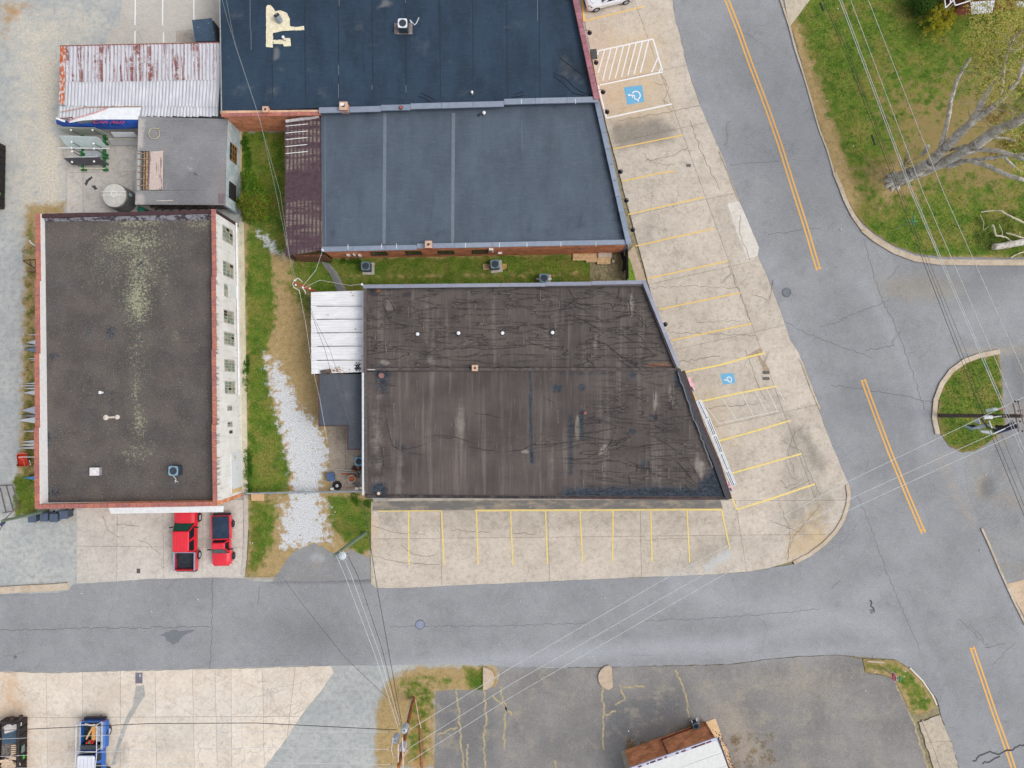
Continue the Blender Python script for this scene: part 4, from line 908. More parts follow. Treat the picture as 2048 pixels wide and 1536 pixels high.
# things on the roof
def stack_pipe(u, v, z, h, r, m, label, name='roof_vent', cap=None):
    p = W(u, v, z+h); o = thing(name, label, 'vent', (p.x, p.y, z))
    mb = MB(); mb.lathe((0,0,0), [(r, 0), (r, h)], 12); mb.build('pipe', m, o, True)
    mb = MB(); mb.lathe((0,0,0), [(r*2, -.005), (r*1.9, .03), (r*1.02, .06)], 12, False); mb.build('boot', plain('roof_boot', C(70,72,76)), o, True)
    if cap: mb = MB(); mb.lathe((0,0,0), [(r*1.5, h-.02), (r*1.5, h+.03), (.01, h+.1)], 12); mb.build('cap', cap, o, True)
    return o
stack_pipe(200, 785, zr, .4, .09, WHP, 'short white vent pipe on the left half of the gravel warehouse roof', cap=WHP)
dj = base('capped_duct', 'pale dumbbell-shaped capped duct lying in the middle of the gravel warehouse roof', 'duct', 226, 835)
mb = MB(); a = W(213,835,zr); b = W(236,834,zr)
mb.lathe(a, [(.2,0),(.22,.12),(.1,.2)], 12); mb.lathe(b, [(.17,0),(.2,.14),(.08,.24)], 12); mb.build('cap', plain('duct_cream', C(218,206,196)), dj); mb = MB(); mb.tube([a+Vector((0,0,.1)), b+Vector((0,0,.1))], .09, 8); mb.build('duct', plain('duct_cream', C(218,206,196)), dj)
hx = base('roof_hatch', 'white boxy hatch cap with a pale stained lid on the gravel warehouse roof', 'hatch', 195, 942)
p = W(195,942,zr); mb = MB(); mb.box(p.x-.4, p.y-.32, zr, p.x+.36, p.y+.3, zr+.3); mb.build('curb', plain('hatch_curb', C(160,156,166)), hx)
mb = MB(); mb.prism([(p.x-.42,p.y-.33),(p.x+.3,p.y-.33),(p.x+.3,p.y+.3),(p.x-.42,p.y+.3)], zr+.3, zr+.36); mb.build('lid', plain('hatch_lid', C(226,222,222)), hx); mb = MB(); mb.lathe((p.x-.06,p.y,zr+.36), [(.12,0),(.1,.04)], 10); mb.build('knob', WHP, hx)
# ---------------------------------------------------------------- 2. grey flat-roofed outbuilding
ob = base('outbuilding', 'low outbuilding with grey felt roof, pale blue wall and bare rafters in one slot', 'building', 370, 330)
z2 = 2.9
o2 = [W(277,233,z2), W(455,238,z2), W(451,410,z2), W(271,409,z2)]
paint(SC, [(270,233),(290,233),(286,300),(272,300)], .9, 5); paint(SC, [(270,385),(287,385),(287,412),(268,412)], .9, 4); paint(SC, ell(385,319,4,4), .9, 3); paint(SC, ell(381,338,6,3), .7, 3); paint(SC, ell(345,365,60,30), .25, 30); paint(DT, [(436,330),(456,330),(452,412),(430,400)], .9, 14)
slot = [(273,302),(298,302),(296,380),(271,381)]
for P in ([(277,233),(455,238),(452,302),(275,302)], [(298,302),(452,302),(451,380),(296,380)], [(271,381),(451,380),(451,410),(270,409)]): surf('roof', P, z2, GFR, 10, (SC, DT), parent=ob, side=.08)
wallseg('wall', W(455,238,z2-.1), W(451,410,z2-.1), 0, z2-.1, .25, PBR, ob)
wallseg('wall', W(277,236,z2-.1), W(273,409,z2-.1), 0, z2-.1, -.2, plain('grey_block', C(176,176,172)), ob)
# open south side: posts and darkness behind
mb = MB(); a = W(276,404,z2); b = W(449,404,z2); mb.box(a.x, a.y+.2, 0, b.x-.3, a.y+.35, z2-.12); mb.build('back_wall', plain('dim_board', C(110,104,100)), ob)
for u in (300,364,420):
    p = W(u, 408, 1.5); mb = MB(); mb.box(p.x-.05, p.y-.05, 0, p.x+.05, p.y+.05, z2-.09); mb.build('post', plain('grey_timber', C(178,172,164)), ob)
dO = (o2[2]-o2[1]); dO.z = 0; LO = dO.length; dO.normalize(); nO = Vector((-dO.y, dO.x, 0))
for (s0, s1, m_) in ((1.7, 3.15, 'x'), (5.0, 6.4, 'd')):
    def q(s, z, o, B=o2[1]): p = B+dO*s+nO*o; return Vector((p.x, p.y, z))
    def bx(sa, sb, za, zb, oa, ob_, nm, m, par):
        mb = MB(); mb.add([q(sa,za,oa),q(sb,za,oa),q(sb,za,ob_),q(sa,za,ob_),q(sa,zb,oa),q(sb,zb,oa),q(sb,zb,ob_),q(sa,zb,ob_)], [(0,1,2,3),(7,6,5,4),(4,5,1,0),(5,6,2,1),(6,7,3,2),(7,4,0,3)]); return mb.build(nm, m, par)
    w_ = bx(s0, s1, .85, 2.25, .004, .03, 'window', SHD, ob)
    if m_ == 'x':
        for k in range(3): bx(s0, s1, 1.0+k*.42, 1.06+k*.42, .032, .055, 'bar', plain('old_wood', C(166,122,60)), w_)
        for k in range(4): bx(s0+k*(s1-s0-.06)/3, s0+.06+k*(s1-s0-.06)/3, .85, 2.25, .056, .07, 'bar', plain('old_wood', C(166,122,60)), w_)
# bare rafters over the slot and the loose board beside them
tw = plain('weathered_timber', C(156,130,112), .9, var=.25)
for u in (288.5, 294.5):
    mb = MB(); ribbon(mb, [(u,303),(u-1.5,380)], .09 if u < 292 else .16, z2-.28, z2-.1); mb.build('beam', plain('timber_tan', C(184,146,108), .9, var=.25) if u > 292 else tw, ob)
for v in (306,317,331,343,357,370): mb = MB(); ribbon(mb, [(274,v+1),(298,v)], .05, z2-.1, z2-.02); mb.build('rafter', tw, ob)
surf('slot_floor', [(273,303),(297,303),(295,380),(271,380)], .9, plain('slot_floor', C(206,204,200)), 30, parent=ob)
lb = tag(surf('loose_board', [(301,303),(326,301),(325,379),(298,380)], z2+.1, (lambda n: n.out(n.mix(n.step(n.noise(1.2, 5, n.vec(3,.4)), .55, .62), vary(n, C(206,188,180), .9, 1.08, 6), C(140,124,122))))(NT('pinkish_board', .9)), 20, side=.05), 'pinkish weathered board lying on the grey felt roof beside the bare rafters', 'board')
hose = MB(); hp = [W(308.5+11*math.cos(t)-t*.02, 267+11*math.sin(t)*1.0, z2+.04+.012*t) for t in [k*.35 for k in range(-3, 32)]]
hose.tube([W(320,256,z2+.04)]+hp, .018, 5); tag(hose.build('garden_hose', plain('hose_tan', C(222,208,160), .6)), 'coiled pale yellow hose lying on the grey felt roof', 'hose')
mb = MB(); mb.tube([W(313,402,z2+.05), W(346,401.5,z2+.05)], .04, 6); tag(mb.build('white_pipe', plain('pipe_cream', C(226,220,208))), 'straight cream pipe lying near the lower edge of the grey felt roof', 'pipe')
mb = MB(); p = W(391,348,z2+.02); mb.xf = Matrix.Translation(p) @ Matrix.Rotation(R(-28), 4, 'Z'); mb.box(-.14,-.04,0,.14,.04,.04); tag(mb.build('slate_scrap', plain('slate', C(92,90,94))), 'small dark scrap of slate on the grey felt roof', 'scrap')
fp = surf('felt_patch', [(436,387),(450,387),(449,408),(437,407)], z2+.006, plain('felt_patch', C(124,110,114)), 20, parent=ob)
surf('foundation_path', [(478,254),(484,256),(483,342),(476,345)], .03, concrete_mat('foundation2', (190,172,146), (206,190,166), rand=0), 20, (WM,LT,DK,DT), kind='structure', side=.03)
# the narrow yard between outbuilding and warehouse: debris under a lean
jk = base('timber_stack', 'jumble of leaning grey planks in the narrow gap between outbuilding and warehouse', 'timber', 380, 415)
random.seed(5)
for k in range(9):
    u = 290+k*17; mb = MB(); a = W(u, 421, .1); b = W(u+random.uniform(8,26), 411, random.uniform(.9,1.6)); mb.tube([a, b], .06, 4); mb.build('plank', plain(random.choice(['plank_grey','plank_brown']), C(130,124,118) if k % 2 else C(110,88,74), .9, var=.2), jk)
# ---------------------------------------------------------------- corrugated sheets
def corr_panel(parent, name, me_cache, key, L, wd, ribs, amp, mat):
    if key not in me_cache:
        mb = MB(); n_ = ribs*2; vs = []
        for i in range(n_+1):
            x = -wd/2+wd*i/n_; z = amp if i % 2 else 0
            vs += [(x, -L/2, z), (x, L/2, z)]
        mb.add(vs, [(2*i, 2*i+2, 2*i+3, 2*i+1) for i in range(n_)])
        o = mb.build(name, mat, parent, local=True); me_cache[key] = o.data
    else: o = bpy.data.objects.new(name, me_cache[key]); COL.objects.link(o); o.parent = parent
    return o
def corr_roof(parent, A, B, Cc, D_, n, ribs, amp, mat, cache, key, over=1.03, name='roof_sheet', jitter=.0, skip=()):
    """A-B top edge, D-C bottom edge (places); n sheets side by side from A to B, ribs running from AB to DC"""
    for k in range(n):
        if k in skip: continue
        t = (k+.5)/n; p = A.lerp(B, t); q = D_.lerp(Cc, t); ctr = (p+q)/2; L = (p-q).length; wd = (A-B).length/n
        o = corr_panel(parent, name, cache, key, 1.0, 1.0, ribs, 1.0, mat)
        yv = (p-q).normalized(); xv = (B-A).normalized(); zv = xv.cross(yv).normalized(); xv = yv.cross(zv)
        M_ = Matrix((xv*wd*over, yv*(L+random.uniform(-jitter, jitter)), zv*amp)).transposed().to_4x4(); M_.translation = ctr+Vector((0,0,.003*(k % 2)))-wloc(parent)
        o.matrix_parent_inverse = Matrix.Identity(4); o.matrix_local = M_
cache = {}
# 3. rusty corrugated shed
sh = base('corrugated_shed', 'open shed roofed in white corrugated metal sheets with long rust streaks', 'building', 280, 160)
n = NT('rusty_corrugated', .6, .1)
wv = n.step(n.noise(1.0, 5, n.vec(2.6, .09), .75), .5, .575); wv2 = n.step(n.noise(1.6, 5, n.vec(1, 1.3), .8), .38, .52)
c_ = n.mix(n.noise(.8, 4), C(188,188,198), C(214,212,218)); c_ = n.mix(n.math('MULTIPLY', n.step(n.noise(8, 3, n.vec(3, .3)), .5, .75), .3), c_, C(172,166,172)); c_ = n.mix(n.math('MULTIPLY', n.math('MULTIPLY', wv, wv2), .95), c_, n.mix(n.noise(3, 4), C(98,52,58), C(160,92,72)))
sp_ = n.step(n.noise(7, 4, n.vec(1.6, .8)), .62, .7); c_ = n.mix(n.math('MULTIPLY', sp_, .5), c_, C(120,80,84)); RUS = n.out(c_)
n = NT('very_rusty_sheet', .8); RUV = n.out(n.mix(n.step(n.noise(3, 6, n.vec(1.5,1)), .42, .55), C(206,196,196), n.mix(n.noise(4, 4), C(172,84,52), C(206,120,76))))
n = NT('old_white_corrugated', .6, .1); c_ = n.mix(n.step(n.noise(2, 5, n.vec(3, .4)), .4, .7), C(196,198,206), C(218,218,224)); WCO = n.out(n.mix(n.math('MULTIPLY', n.step(n.noise(5, 5, n.vec(3, .5)), .58, .7), .35), c_, C(176,170,166)))
za, zb, zc = 3.5, 3.2, 2.95
corr_roof(sh, W(131,92,za), W(440,86,za), W(440,160,zb), W(129,164,zb), 21, 2, .055, RUS, cache, 'rus', jitter=.05)
corr_roof(sh, W(120,93,za), W(131,92,za), W(129,208,zb), W(117,210,zb), 1, 5, .05, RUV, cache, 'ruv')
corr_roof(sh, W(129,162,zb-.04), W(440,158,zb-.04), W(436,214,zc), W(127,212,zc), 23, 2, .055, WCO, cache, 'wco', jitter=.05)
corr_roof(sh, W(284,212,zc-.04), W(436,210,zc-.04), W(436,233,zc-.2), W(280,233,zc-.2), 12, 2, .055, WCO, cache, 'wco', jitter=.05)
corr_roof(sh, W(118,212,zc-.03), W(283,212,zc-.03), W(280,236,zc-.25), W(116,238,zc-.25), 12, 2, .055, WCO, cache, 'wco', jitter=.05)
mb = MB(); mb.tube([W(120,92,3.52), W(440,85,3.52)], .05, 5); mb.build('ridge_trim', plain('rust_brown', C(150,96,84), .8, var=.2), sh)
for (u, v) in ((122,98),(200,96),(290,94),(122,232),(200,232),(275,228),(360,94),(430,94)):
    p = W(u+4, v+(4 if v < 200 else -4), 2.6 if v > 200 else 3.3); mb = MB(); mb.box(p.x-.06, p.y-.06, 0, p.x+.06, p.y+.06, 2.6 if v > 200 else 3.3); mb.build('post', tw, sh)
mb = MB(); mb.tube([W(121,224,zc+.02), W(170,215,zc+.03), W(283,212.5,zc+.03)], .035, 4); mb.build('batten', plain('rust_batten', C(196,150,120), .8), sh)
mb = MB(); mb.tube([W(119,237,zc-.15), W(145,235,zc-.15)], .05, 4); mb.build('batten', plain('rust_brown', C(150,96,84)), sh)
# banner draped over the lower edge of the shed
bn = base('banner', 'white banner with blue border and red lettering draped over the corrugated shed edge', 'banner', 200, 245)
def band(mb, rows):
    k = len(rows[0]); vs = [p for r in rows for p in r]; mb.add(vs, [((j+1)*k+i, (j+1)*k+i+1, j*k+i+1, j*k+i) for j in range(len(rows)-1) for i in range(k-1)]); return mb
top = [W(140,240,zc-.1), W(165,232,zc+.02), W(195,224,zc+.05), W(215,216,zc+.06), W(245,215,zc+.06), W(282,215,zc+.06)]
mid = [W(138,246,zc-.25), W(165,241,zc-.14), W(195,239,zc-.14), W(215,239,zc-.14), W(245,239,zc-.14), W(277,239,zc-.14)]
mb = MB(); band(mb, [top, mid]); mb.build('cloth', plain('banner_white', C(236,240,244), .5, var=.06), bn, smooth=True)
lo_ = [W(112,240,zc-.2), W(130,247,zc-.45), W(160,251,zc-.55), W(195,250,zc-.55), W(215,250,zc-.6), W(245,252,zc-.6), W(276,252,zc-.6)]
lo2 = [W(113,248,zc-.7), W(126,253,zc-1.0), W(160,254,zc-.95), W(195,257,zc-1.1), W(215,259,zc-1.2), W(245,258,zc-1.2), W(276,257,zc-1.2)]
up_ = [W(114,236,zc-.15), W(130,241,zc-.3), W(160,247,zc-.3), W(178,246,zc-.28), W(205,239.2,zc-.145), W(245,239.2,zc-.145), W(276,239.2,zc-.145)]
BLU = NT('banner_blue', .5); BLU = BLU.out(vary(BLU, C(42,84,170), .7, 1.2, 2)); mb = MB(); band(mb, [up_, lo_, lo2]); mb.build('border', BLU, bn, smooth=True)
mb = MB(); ribbon(mb, [(112,236),(122,240),(130,243)], .16, 0, zz=[zc-.08]*3); mb.build('corner_white', WHP, bn)
mb = MB(); ribbon(mb, [(136,243),(150,237),(170,231),(195,224),(215,216)], .08, 0, zz=[zc-.08, zc+.02, zc+.07, zc+.08, zc+.085]); mb.build('red_edge', plain('banner_red', C(226,150,152), .6), bn)
def text(s_, u, v, z, size, rz, m, parent, rx=0, name='lettering', shear=0, sx=1, rot=None, ext=.002):
    cu = bpy.data.curves.new('t', 'FONT'); cu.body = s_; cu.size = size; cu.align_x = 'CENTER'; cu.align_y = 'CENTER'; cu.shear = shear; cu.extrude = ext
    ob_ = bpy.data.objects.new('t', cu); COL.objects.link(ob_); bpy.context.view_layer.update()
    me = bpy.data.meshes.new_from_object(ob_.evaluated_get(bpy.context.evaluated_depsgraph_get())); bpy.data.objects.remove(ob_)
    me.materials.clear(); me.materials.append(m); o = bpy.data.objects.new(name, me); COL.objects.link(o)
    p = W(u, v, z) if not isinstance(u, Vector) else u
    o.parent = parent; o.location = p-wloc(parent); o.rotation_euler = rot or (rx, 0, rz); o.scale = (sx, 1, 1); return o
text('CAR ADS', 217, 243.6, zc-.19, .62, 0, plain('banner_letter_red', C(206,70,96), .5), bn, rx=R(-25), shear=.25, sx=1.05)
# ---------------------------------------------------------------- 4. long building at the top
lg = base('workshop_building', 'wide building with blue-black membrane roof and orange brick side at the top edge', 'building', 800, 100)
z4 = 3.7; zp = 4.1
RE0, RE1 = W(1146,-40,zp), W(1197,198,zp)
for P, s_, sf in ((ell(450,100,6,200), .5, 10), ([(1105,110),(1190,110),(1196,190),(1120,160)], .7, 30), (ell(800,180,200,10), .4, 20), (ell(1130,120,30,40), .6, 30)): paint(TR, P, s_, sf)
paint(SC, ell(770,10,14,5, rot=-.3), 1, 4); paint(SC, ell(552,104,6,16), .9, 4); paint(SC, [(1105,112),(1135,105),(1165,150),(1180,180),(1120,160)], .35, 10); paint(SC, [(678,75),(720,60),(765,50),(790,46)], .8, 2.5, 1.2); paint(SC, ell(453,110,4,8), .7, 4)
rq = random.Random(41)
for _ in range(22): paint(SC, ell(rq.uniform(460,1140), rq.uniform(5,205), rq.uniform(6,34), rq.uniform(3,14), rot=rq.uniform(-.4,.4)), rq.uniform(.28,.5), 9)
for _ in range(20): paint(SC, ell(rq.uniform(660,1180), rq.uniform(240,480), rq.uniform(8,40), rq.uniform(3,12), rot=rq.uniform(-.2,.2)), rq.uniform(.25,.42), 10)
for _ in range(10): paint(TR, ell(rq.uniform(660,1180), rq.uniform(240,480), rq.uniform(20,60), rq.uniform(6,20)), .36, 16)
surf('roof', [(441,-60),(1150,-60),(1150,-30),(1196,199),(440,222)], z4, RBL, 12, (TR, SC), parent=lg, side=.1, height=lambda U, V: .02*np.sin(U*.35)*0+0)
sa_ = plain('seam_dark', C(26,38,54), .6); sl_ = plain('seam_pale', C(120,130,140), .7)
def seams(parent, lst, z, m, wd=.05, name='roof_seam'):
    mb = MB()
    for P in lst: ribbon(mb, P, wd, z)
    tag(mb.build(name, m, parent), kind='stuff')
seams(lg, [[(u,-50),(u+1,110),(u+2,196+(640-u)*.0)] for u in (543,609,676,744,811,879,945,1013,1078)], z4+.006, sa_, .07)
seams(lg, [[(u,y0),(u+.3,y1)] for (u,y0,y1) in ((677,130,150),(677,168,196),(812,170,185),(500,-40,60),(502,60,100),(744,170,180),(1075,-40,42),(678,0,12),(811,0,6),(675,-50,0))], z4+.01, sl_, .04)
seams(lg, [[(540,122),(605,122)], [(470,-40),(470,0)], [(1100,-40),(1100,8),(1140,0)], [(676,198),(692,198)], [(758,200),(760,196),(828,200)]], z4+.008, sa_, .03)
crs = MB(); 
for P in ([(1107,145),(1130,156),(1150,175),(1165,185),(1190,193)], [(1106,150),(1125,165),(1145,186),(1170,192)], [(1120,115),(1145,135),(1170,152)], [(842,185),(870,200)], [(838,192),(862,203)], [(1030,190),(1045,183)], [(1024,195),(1048,190)]): 
    Q = crackline(P, .8, 7); crs.tube([W(a, b, z4+.01) for a, b in Q], .035, 5)
tag(crs.build('membrane_fold', plain('fold_dark', C(30,42,58), .5), lg), kind='stuff')
wallseg('wall', W(640,226,3.7), W(441,228,3.7), 0, 3.75, .25, BRK, lg)
wallseg('wall', RE0, RE1, 0, zp, -.0+.3, BRK, lg)
wallseg('wall', W(441,228,3.6), W(441,-60,3.6), 0, 3.6, .25, plain('side_wall', C(170,160,150)), lg)
coping(lg, RE0, RE1, zp, .42, .07, 15, TRP, off=.15)
ck = W(443,228,3.8); ck2 = W(638,225,3.8); coping(lg, ck, ck2, 3.78, .3, .06, 13, TER, off=-.1+.2, name='coping_tile')
mb = MB(); mb.tube([W(438,-60,3.75), W(441,86,3.75), W(443,225,3.75)], .05, 6); mb.build('gutter', plain('gutter_grey', C(156,160,160)), lg)
def chimney(u, v, z, h, s_, m, label, parent=None):
    p = W(u, v, z+h); mb = MB(); mb.box(p.x-s_, p.y-s_, z, p.x+s_, p.y+s_, z+h); o = mb.build('chimney', m, parent)
    mb = MB(); mb.box(p.x-s_*1.12, p.y-s_*1.12, z+h, p.x+s_*1.12, p.y+s_*1.12, z+h+.06); mb.build('cap', plain('chimney_cap', C(206,172,150)), o)
    mb = MB(); mb.box(p.x-s_*.35, p.y-s_*.35, z+h+.06, p.x+s_*.35, p.y+s_*.35, z+h+.068); mb.build('flue', SHD, o); return o
chimney(531, 219, 3.4, .7, .22, BRK, '', lg); chimney(687, 212, 3.6, .8, .3, BRK, '', lg)
mb = MB(); p = W(684,209,4.46); mb.box(p.x-.15, p.y-.1, 4.46, p.x+.15, p.y+.12, 4.48); mb.build('chimney_lid', WHP, lg)
# middle coping of grey metal between the roofs
mbd = base('shop_building', 'single-storey shop building with slate-blue membrane roof, grey metal coping and orange brick side wall', 'building', 950, 350)
for (u0, v0, u1, v1, n_) in ((638,221,762,218,2), (762,216,821,215,1), (821,213,1008,208,3), (1008,204,1197,199,3)): coping(mbd, W(u0,v0,4.0), W(u1,v1,4.0), 3.95, .46, .1, n_, GMC, off=0, name='coping_piece')
for (u0,v0,u1,v1) in ((1198,201,1008,206),(1008,210,821,215),(821,215,638,223)): wallseg('wall', W(u0,v0,3.9), W(u1,v1,3.9), 0, 3.94, .25, plain('blue_upstand', C(84,98,118), .7), mbd)
z5 = 3.35; m5 = [W(1196,203,3.6), W(1260,488,3.6), W(643,499,3.5), W(640,223,3.6)]
for P, s_, sf in (([(1185,205),(1200,205),(1262,485),(1235,485),(1215,380)], .8, 16), ([(650,225),(1190,208),(1190,216),(650,232)], .5, 8)): paint(TR, P, s_, sf)
surf('roof', [(642,226),(1193,206),(1256,484),(645,496)], z5, RMD, 14, (TR, SC), parent=mbd, side=.05)
for u in (770,907): mb = MB(); ribbon(mb, [(u,226),(u-1,350),(u-2,488)], .27, z5+.006); mb.build('seam_strip', plain('strip_grey', C(112,122,134), .7, var=.08), mbd)
seams(mbd, [[(1044,218),(1043,484)], [(1187,212),(1186,480),(1232,470)], [(1186,334),(1222,334)], [(1233,472),(1232,380)]], z5+.008, plain('seam_mid', C(74,88,108), .7), .04)
seams(mbd, [[(650,230),(651,495)], [(1044,240),(1044,300)]], z5+.01, plain('seam_pale2', C(140,150,160), .7), .02)
wallseg('wall', m5[1], m5[2], 0, 3.42, .25, BRK, mbd); wallseg('wall', m5[0], m5[1], 0, 3.6, .25, plain('blue_upstand', C(84,98,118)), mbd); wallseg('wall', m5[2], m5[3], 0, 3.3, .2, BRK, mbd)
coping(mbd, m5[0], m5[1], 3.6, .42, .1, 9, GMC, off=.1, name='coping_piece')
for (u0, v0, u1, v1, n_) in ((1262,485.5,1123,488,2), (1123,488,985,491,2), (985,491,834,493.5,2), (834,496,643,500,3)): coping(mbd, W(u0,v0,3.5), W(u1,v1,3.5), 3.45, .4, .12, n_, GMC, off=.05, name='coping_piece')
mb = MB()
for u in (696,763,793,931,999,1054,1122,1192,1257): p = W(u, 491-(u-900)*.012, 3.58); mb.box(p.x-.02, p.y-.2, 3.57, p.x+.02, p.y+.2, 3.585)
for u in (1043,1151): p = W(u, 203, 4.06); mb.box(p.x-.02, p.y-.2, 4.05, p.x+.02, p.y+.2, 4.065)
mb.build('coping_clip', WHP, mbd)
chimney(857, 489, 3.0, 1.0, .26, plain('red_chimney', C(196,96,72), .9, var=.2), '', mbd)
# windows in the south wall
dS = (m5[2]-m5[1]); dS.z = 0; LS = dS.length; dS.normalize(); nS = Vector((dS.y, -dS.x, 0))*-1
if nS.y > 0: nS = -nS
def south_at(u, z):
    lo, hi = 0, LS
    for _ in range(30):
        mid = (lo+hi)/2; p = m5[1]+dS*mid
        if float(PX(p.x, p.y, z)[0]) > u: lo = mid
        else: hi = mid
    return lo
def south_plate(name, u0, u1, z0, z1, m, o0=.003, o1=.05, parent=mbd):
    s0 = south_at(u1, (z0+z1)/2); s1 = south_at(u0, (z0+z1)/2); B = m5[1]
    def q(s, z, o): p = B+dS*s+nS*o; return Vector((p.x, p.y, z))
    mb = MB(); mb.add([q(s0,z0,o0),q(s1,z0,o0),q(s1,z0,o1),q(s0,z0,o1),q(s0,z1,o0),q(s1,z1,o0),q(s1,z1,o1),q(s0,z1,o1)], [(0,1,2,3),(7,6,5,4),(4,5,1,0),(5,6,2,1),(6,7,3,2),(7,4,0,3)]); return mb.build(name, m, parent)
for u in (758, 827, 892, 960):
    w_ = south_plate('window', u-16, u+16, 1.2, 2.35, SHD, .003, .03); south_plate('frame', u-17, u+17, 1.08, 1.18, DKM, .003, .09, w_); south_plate('pane', u-14, u-.5, 1.28, 2.27, GLD, .032, .038, w_); south_plate('pane', u+.5, u+14, 1.28, 2.27, GLD, .032, .038, w_)
for (u, z0, z1, wd) in ((697,1.3,1.7,3), (709,1.2,1.9,1), (985,1.9,2.9,1.5), (981,2.6,3.0,3), (1000,1.2,1.4,4), (720,1.0,1.5,2.5)): south_plate('meter_box', u-wd, u+wd, z0, z1, WHP, .003, .16)
south_plate('wall_vent', 729, 734, 2.5, 2.8, plain('vent_rose', C(190,140,130)), .003, .06); south_plate('wall_vent', 1162, 1168, 2.2, 2.5, plain('vent_violet', C(150,130,150)), .003, .05)
# roof vents
stack_pipe(944, 184, z4, .35, .07, WHP, 'white vent pipe with a dark foot on the blue-black roof', cap=WHP)
stack_pipe(968, 225, z5, .35, .09, WHP, 'white-capped vent pipe on the slate-blue roof just below the grey coping', cap=WHP)
stack_pipe(958, 229, z5, .2, .07, BLK, 'short black vent pipe beside the white-capped one on the slate-blue roof')
stack_pipe(801, 214, 4.05, .15, .1, plain('red_cap', C(190,84,74)), 'small red cap on the grey metal coping between the two roofs')
# 5. lean-to with brown and grey corrugated sheets
lt = base('lean_to', 'lean-to roofed in brown and grey weathered corrugated sheets beside the slate-blue roof', 'lean-to', 606, 380)
n = NT('brown_weathered_sheet', .8); row = n.step(n.noise(.45, 3, n.vec(.25, 1.6)), .42, .56); grid_ = n.step(n.noise(2.6, 2, n.vec(1.5, 1.2)), .44, .54)
sy = n.t.nodes.new('ShaderNodeTexWave'); sy.bands_direction = 'X'; sy.inputs['Scale'].default_value = .95; sy.inputs['Distortion'].default_value = 1.; n.t.links.new(n.pos, sy.inputs[0])
c_ = n.mix(n.math('MULTIPLY', n.math('MULTIPLY', row, n.step(n.noise(1., 4, n.vec(.3,2.4), .7), .4, .52)), n.step(sy.outputs[1], .1, .7)), C(88,68,76), C(134,123,114)); BRS = n.out(vary(n, c_, .82, 1.15, 3))
corr_roof(lt, W(571,512,2.95), W(570,243,2.95), W(643,236,3.25), W(645,500,3.25), 19, 4, .03, BRS, cache, 'brs', over=1.04, jitter=.06)
mb = MB(); mb.box(*W(573,512,2.7)[:2], 0, *(W(575,245,2.7)[:2]), 2.75); mb.build('wall', plain('plank_wall', C(120,100,90)), lt)
for v in (249,263,276,290,304): mb = MB(); ribbon(mb, [(571,v+3),(634,v-3)], .05, 3.12, 3.16); mb.build('bright_lap', WHP, lt)
mb = MB(); ribbon(mb, [(571,242),(600,238),(638,234)], .22, 3.1, 3.2); mb.build('ridge_flashing', plain('flashing_pale', C(206,204,208), .6, var=.2), lt)
mb = MB(); mb.tube([W(645,232,3.3), W(647,498,3.3)], .04, 5); mb.build('gutter', plain('gutter_grey', C(156,160,160)), lt)
mb = MB(); a = W(594,516,1.4); b = W(655,514,1.4); mb.box(a.x, a.y-.05, 0, b.x, a.y+.1, 2.3); mb.build('end_wall', plain('end_board', C(120,80,60), .9, var=.3), lt)
# ---------------------------------------------------------------- 6. the two dark-roofed units in the centre
nu = base('north_unit', 'narrower of two joined buildings, with wrinkled brown-black roof and four round white caps', 'building', 1000, 650)
su = base('south_unit', 'larger of the two joined buildings with streaked brown-black roof and tarred edges', 'building', 1050, 880)
z6 = 3.9
random.seed(11)
WL = []
def wrk(u, v, L, th, amp=3.):
    P = [(u, v)]; a = th
    for k in range(int(L/9)): a = th+random.uniform(-.5, .5); P.append((P[-1][0]+9*math.cos(a), P[-1][1]+9*math.sin(a)*amp/3))
    return P
for k in range(8):
    u = random.uniform(740, 1290); v = random.uniform(592, 725); WL.append((wrk(u, v, random.uniform(30, 110), random.uniform(-.12, .12)), random.uniform(.5, 1)))
for k in range(10):
    u = random.uniform(1110, 1290); v = random.uniform(590, 710); WL.append((wrk(u, v, random.uniform(40, 100), random.uniform(.2, .75)), random.uniform(.7, 1)))
for P in ([(1265,575),(1258,600),(1262,630),(1250,632),(1220,640)], [(1135,575),(1150,600),(1120,625)], [(770,590),(783,605),(790,620),(810,622)], [(765,605),(775,630),(782,645)], [(1190,665),(1187,680),(1215,690),(1240,712),(1290,735)], [(1130,625),(1175,645),(1200,660),(1225,665)], [(1240,575),(1235,600)], [(1062,650),(1090,658),(1120,660)]): WL.append((P, 1.))
for P in ([(768,800),(775,850),(785,890),(800,900),(840,893),(870,880)], [(755,880),(765,900),(768,925),(762,960)], [(850,875),(880,870),(915,875),(960,890)], [(870,872),(905,878)], [(940,825),(980,830),(1010,838)], [(1000,905),(1045,900),(1070,888),(1085,865)], [(1045,890),(1080,890),(1130,885),(1170,880),(1205,882)],
          [(1117,918),(1170,918),(1210,900),(1225,880),(1235,845)], [(1230,890),(1270,895),(1310,890)], [(1280,860),(1320,880),(1345,895),(1370,915)], [(1250,845),(1300,850),(1340,860),(1380,880)], [(1300,830),(1325,845),(1345,850)], [(1340,910),(1365,935),(1385,960),(1400,975)], [(1260,925),(1300,940),(1310,948)], [(1205,920),(1230,921)], [(1330,925),(1360,940),(1390,945),(1400,960)],
          [(930,892),(970,900),(1000,903)], [(760,770),(800,772)], [(1090,796),(1110,806)], [(1310,775),(1308,800),(1312,805)], [(1345,780),(1342,795)], [(1258,950),(1262,975)], [(1298,915),(1300,960)], [(1380,925),(1395,950)], [(1360,960),(1385,985)], [(805,905),(850,910)], [(1148,835),(1148,880)], [(1170,835),(1206,835)], [(1170,845),(1206,846)]): WL.append((P, 1.))
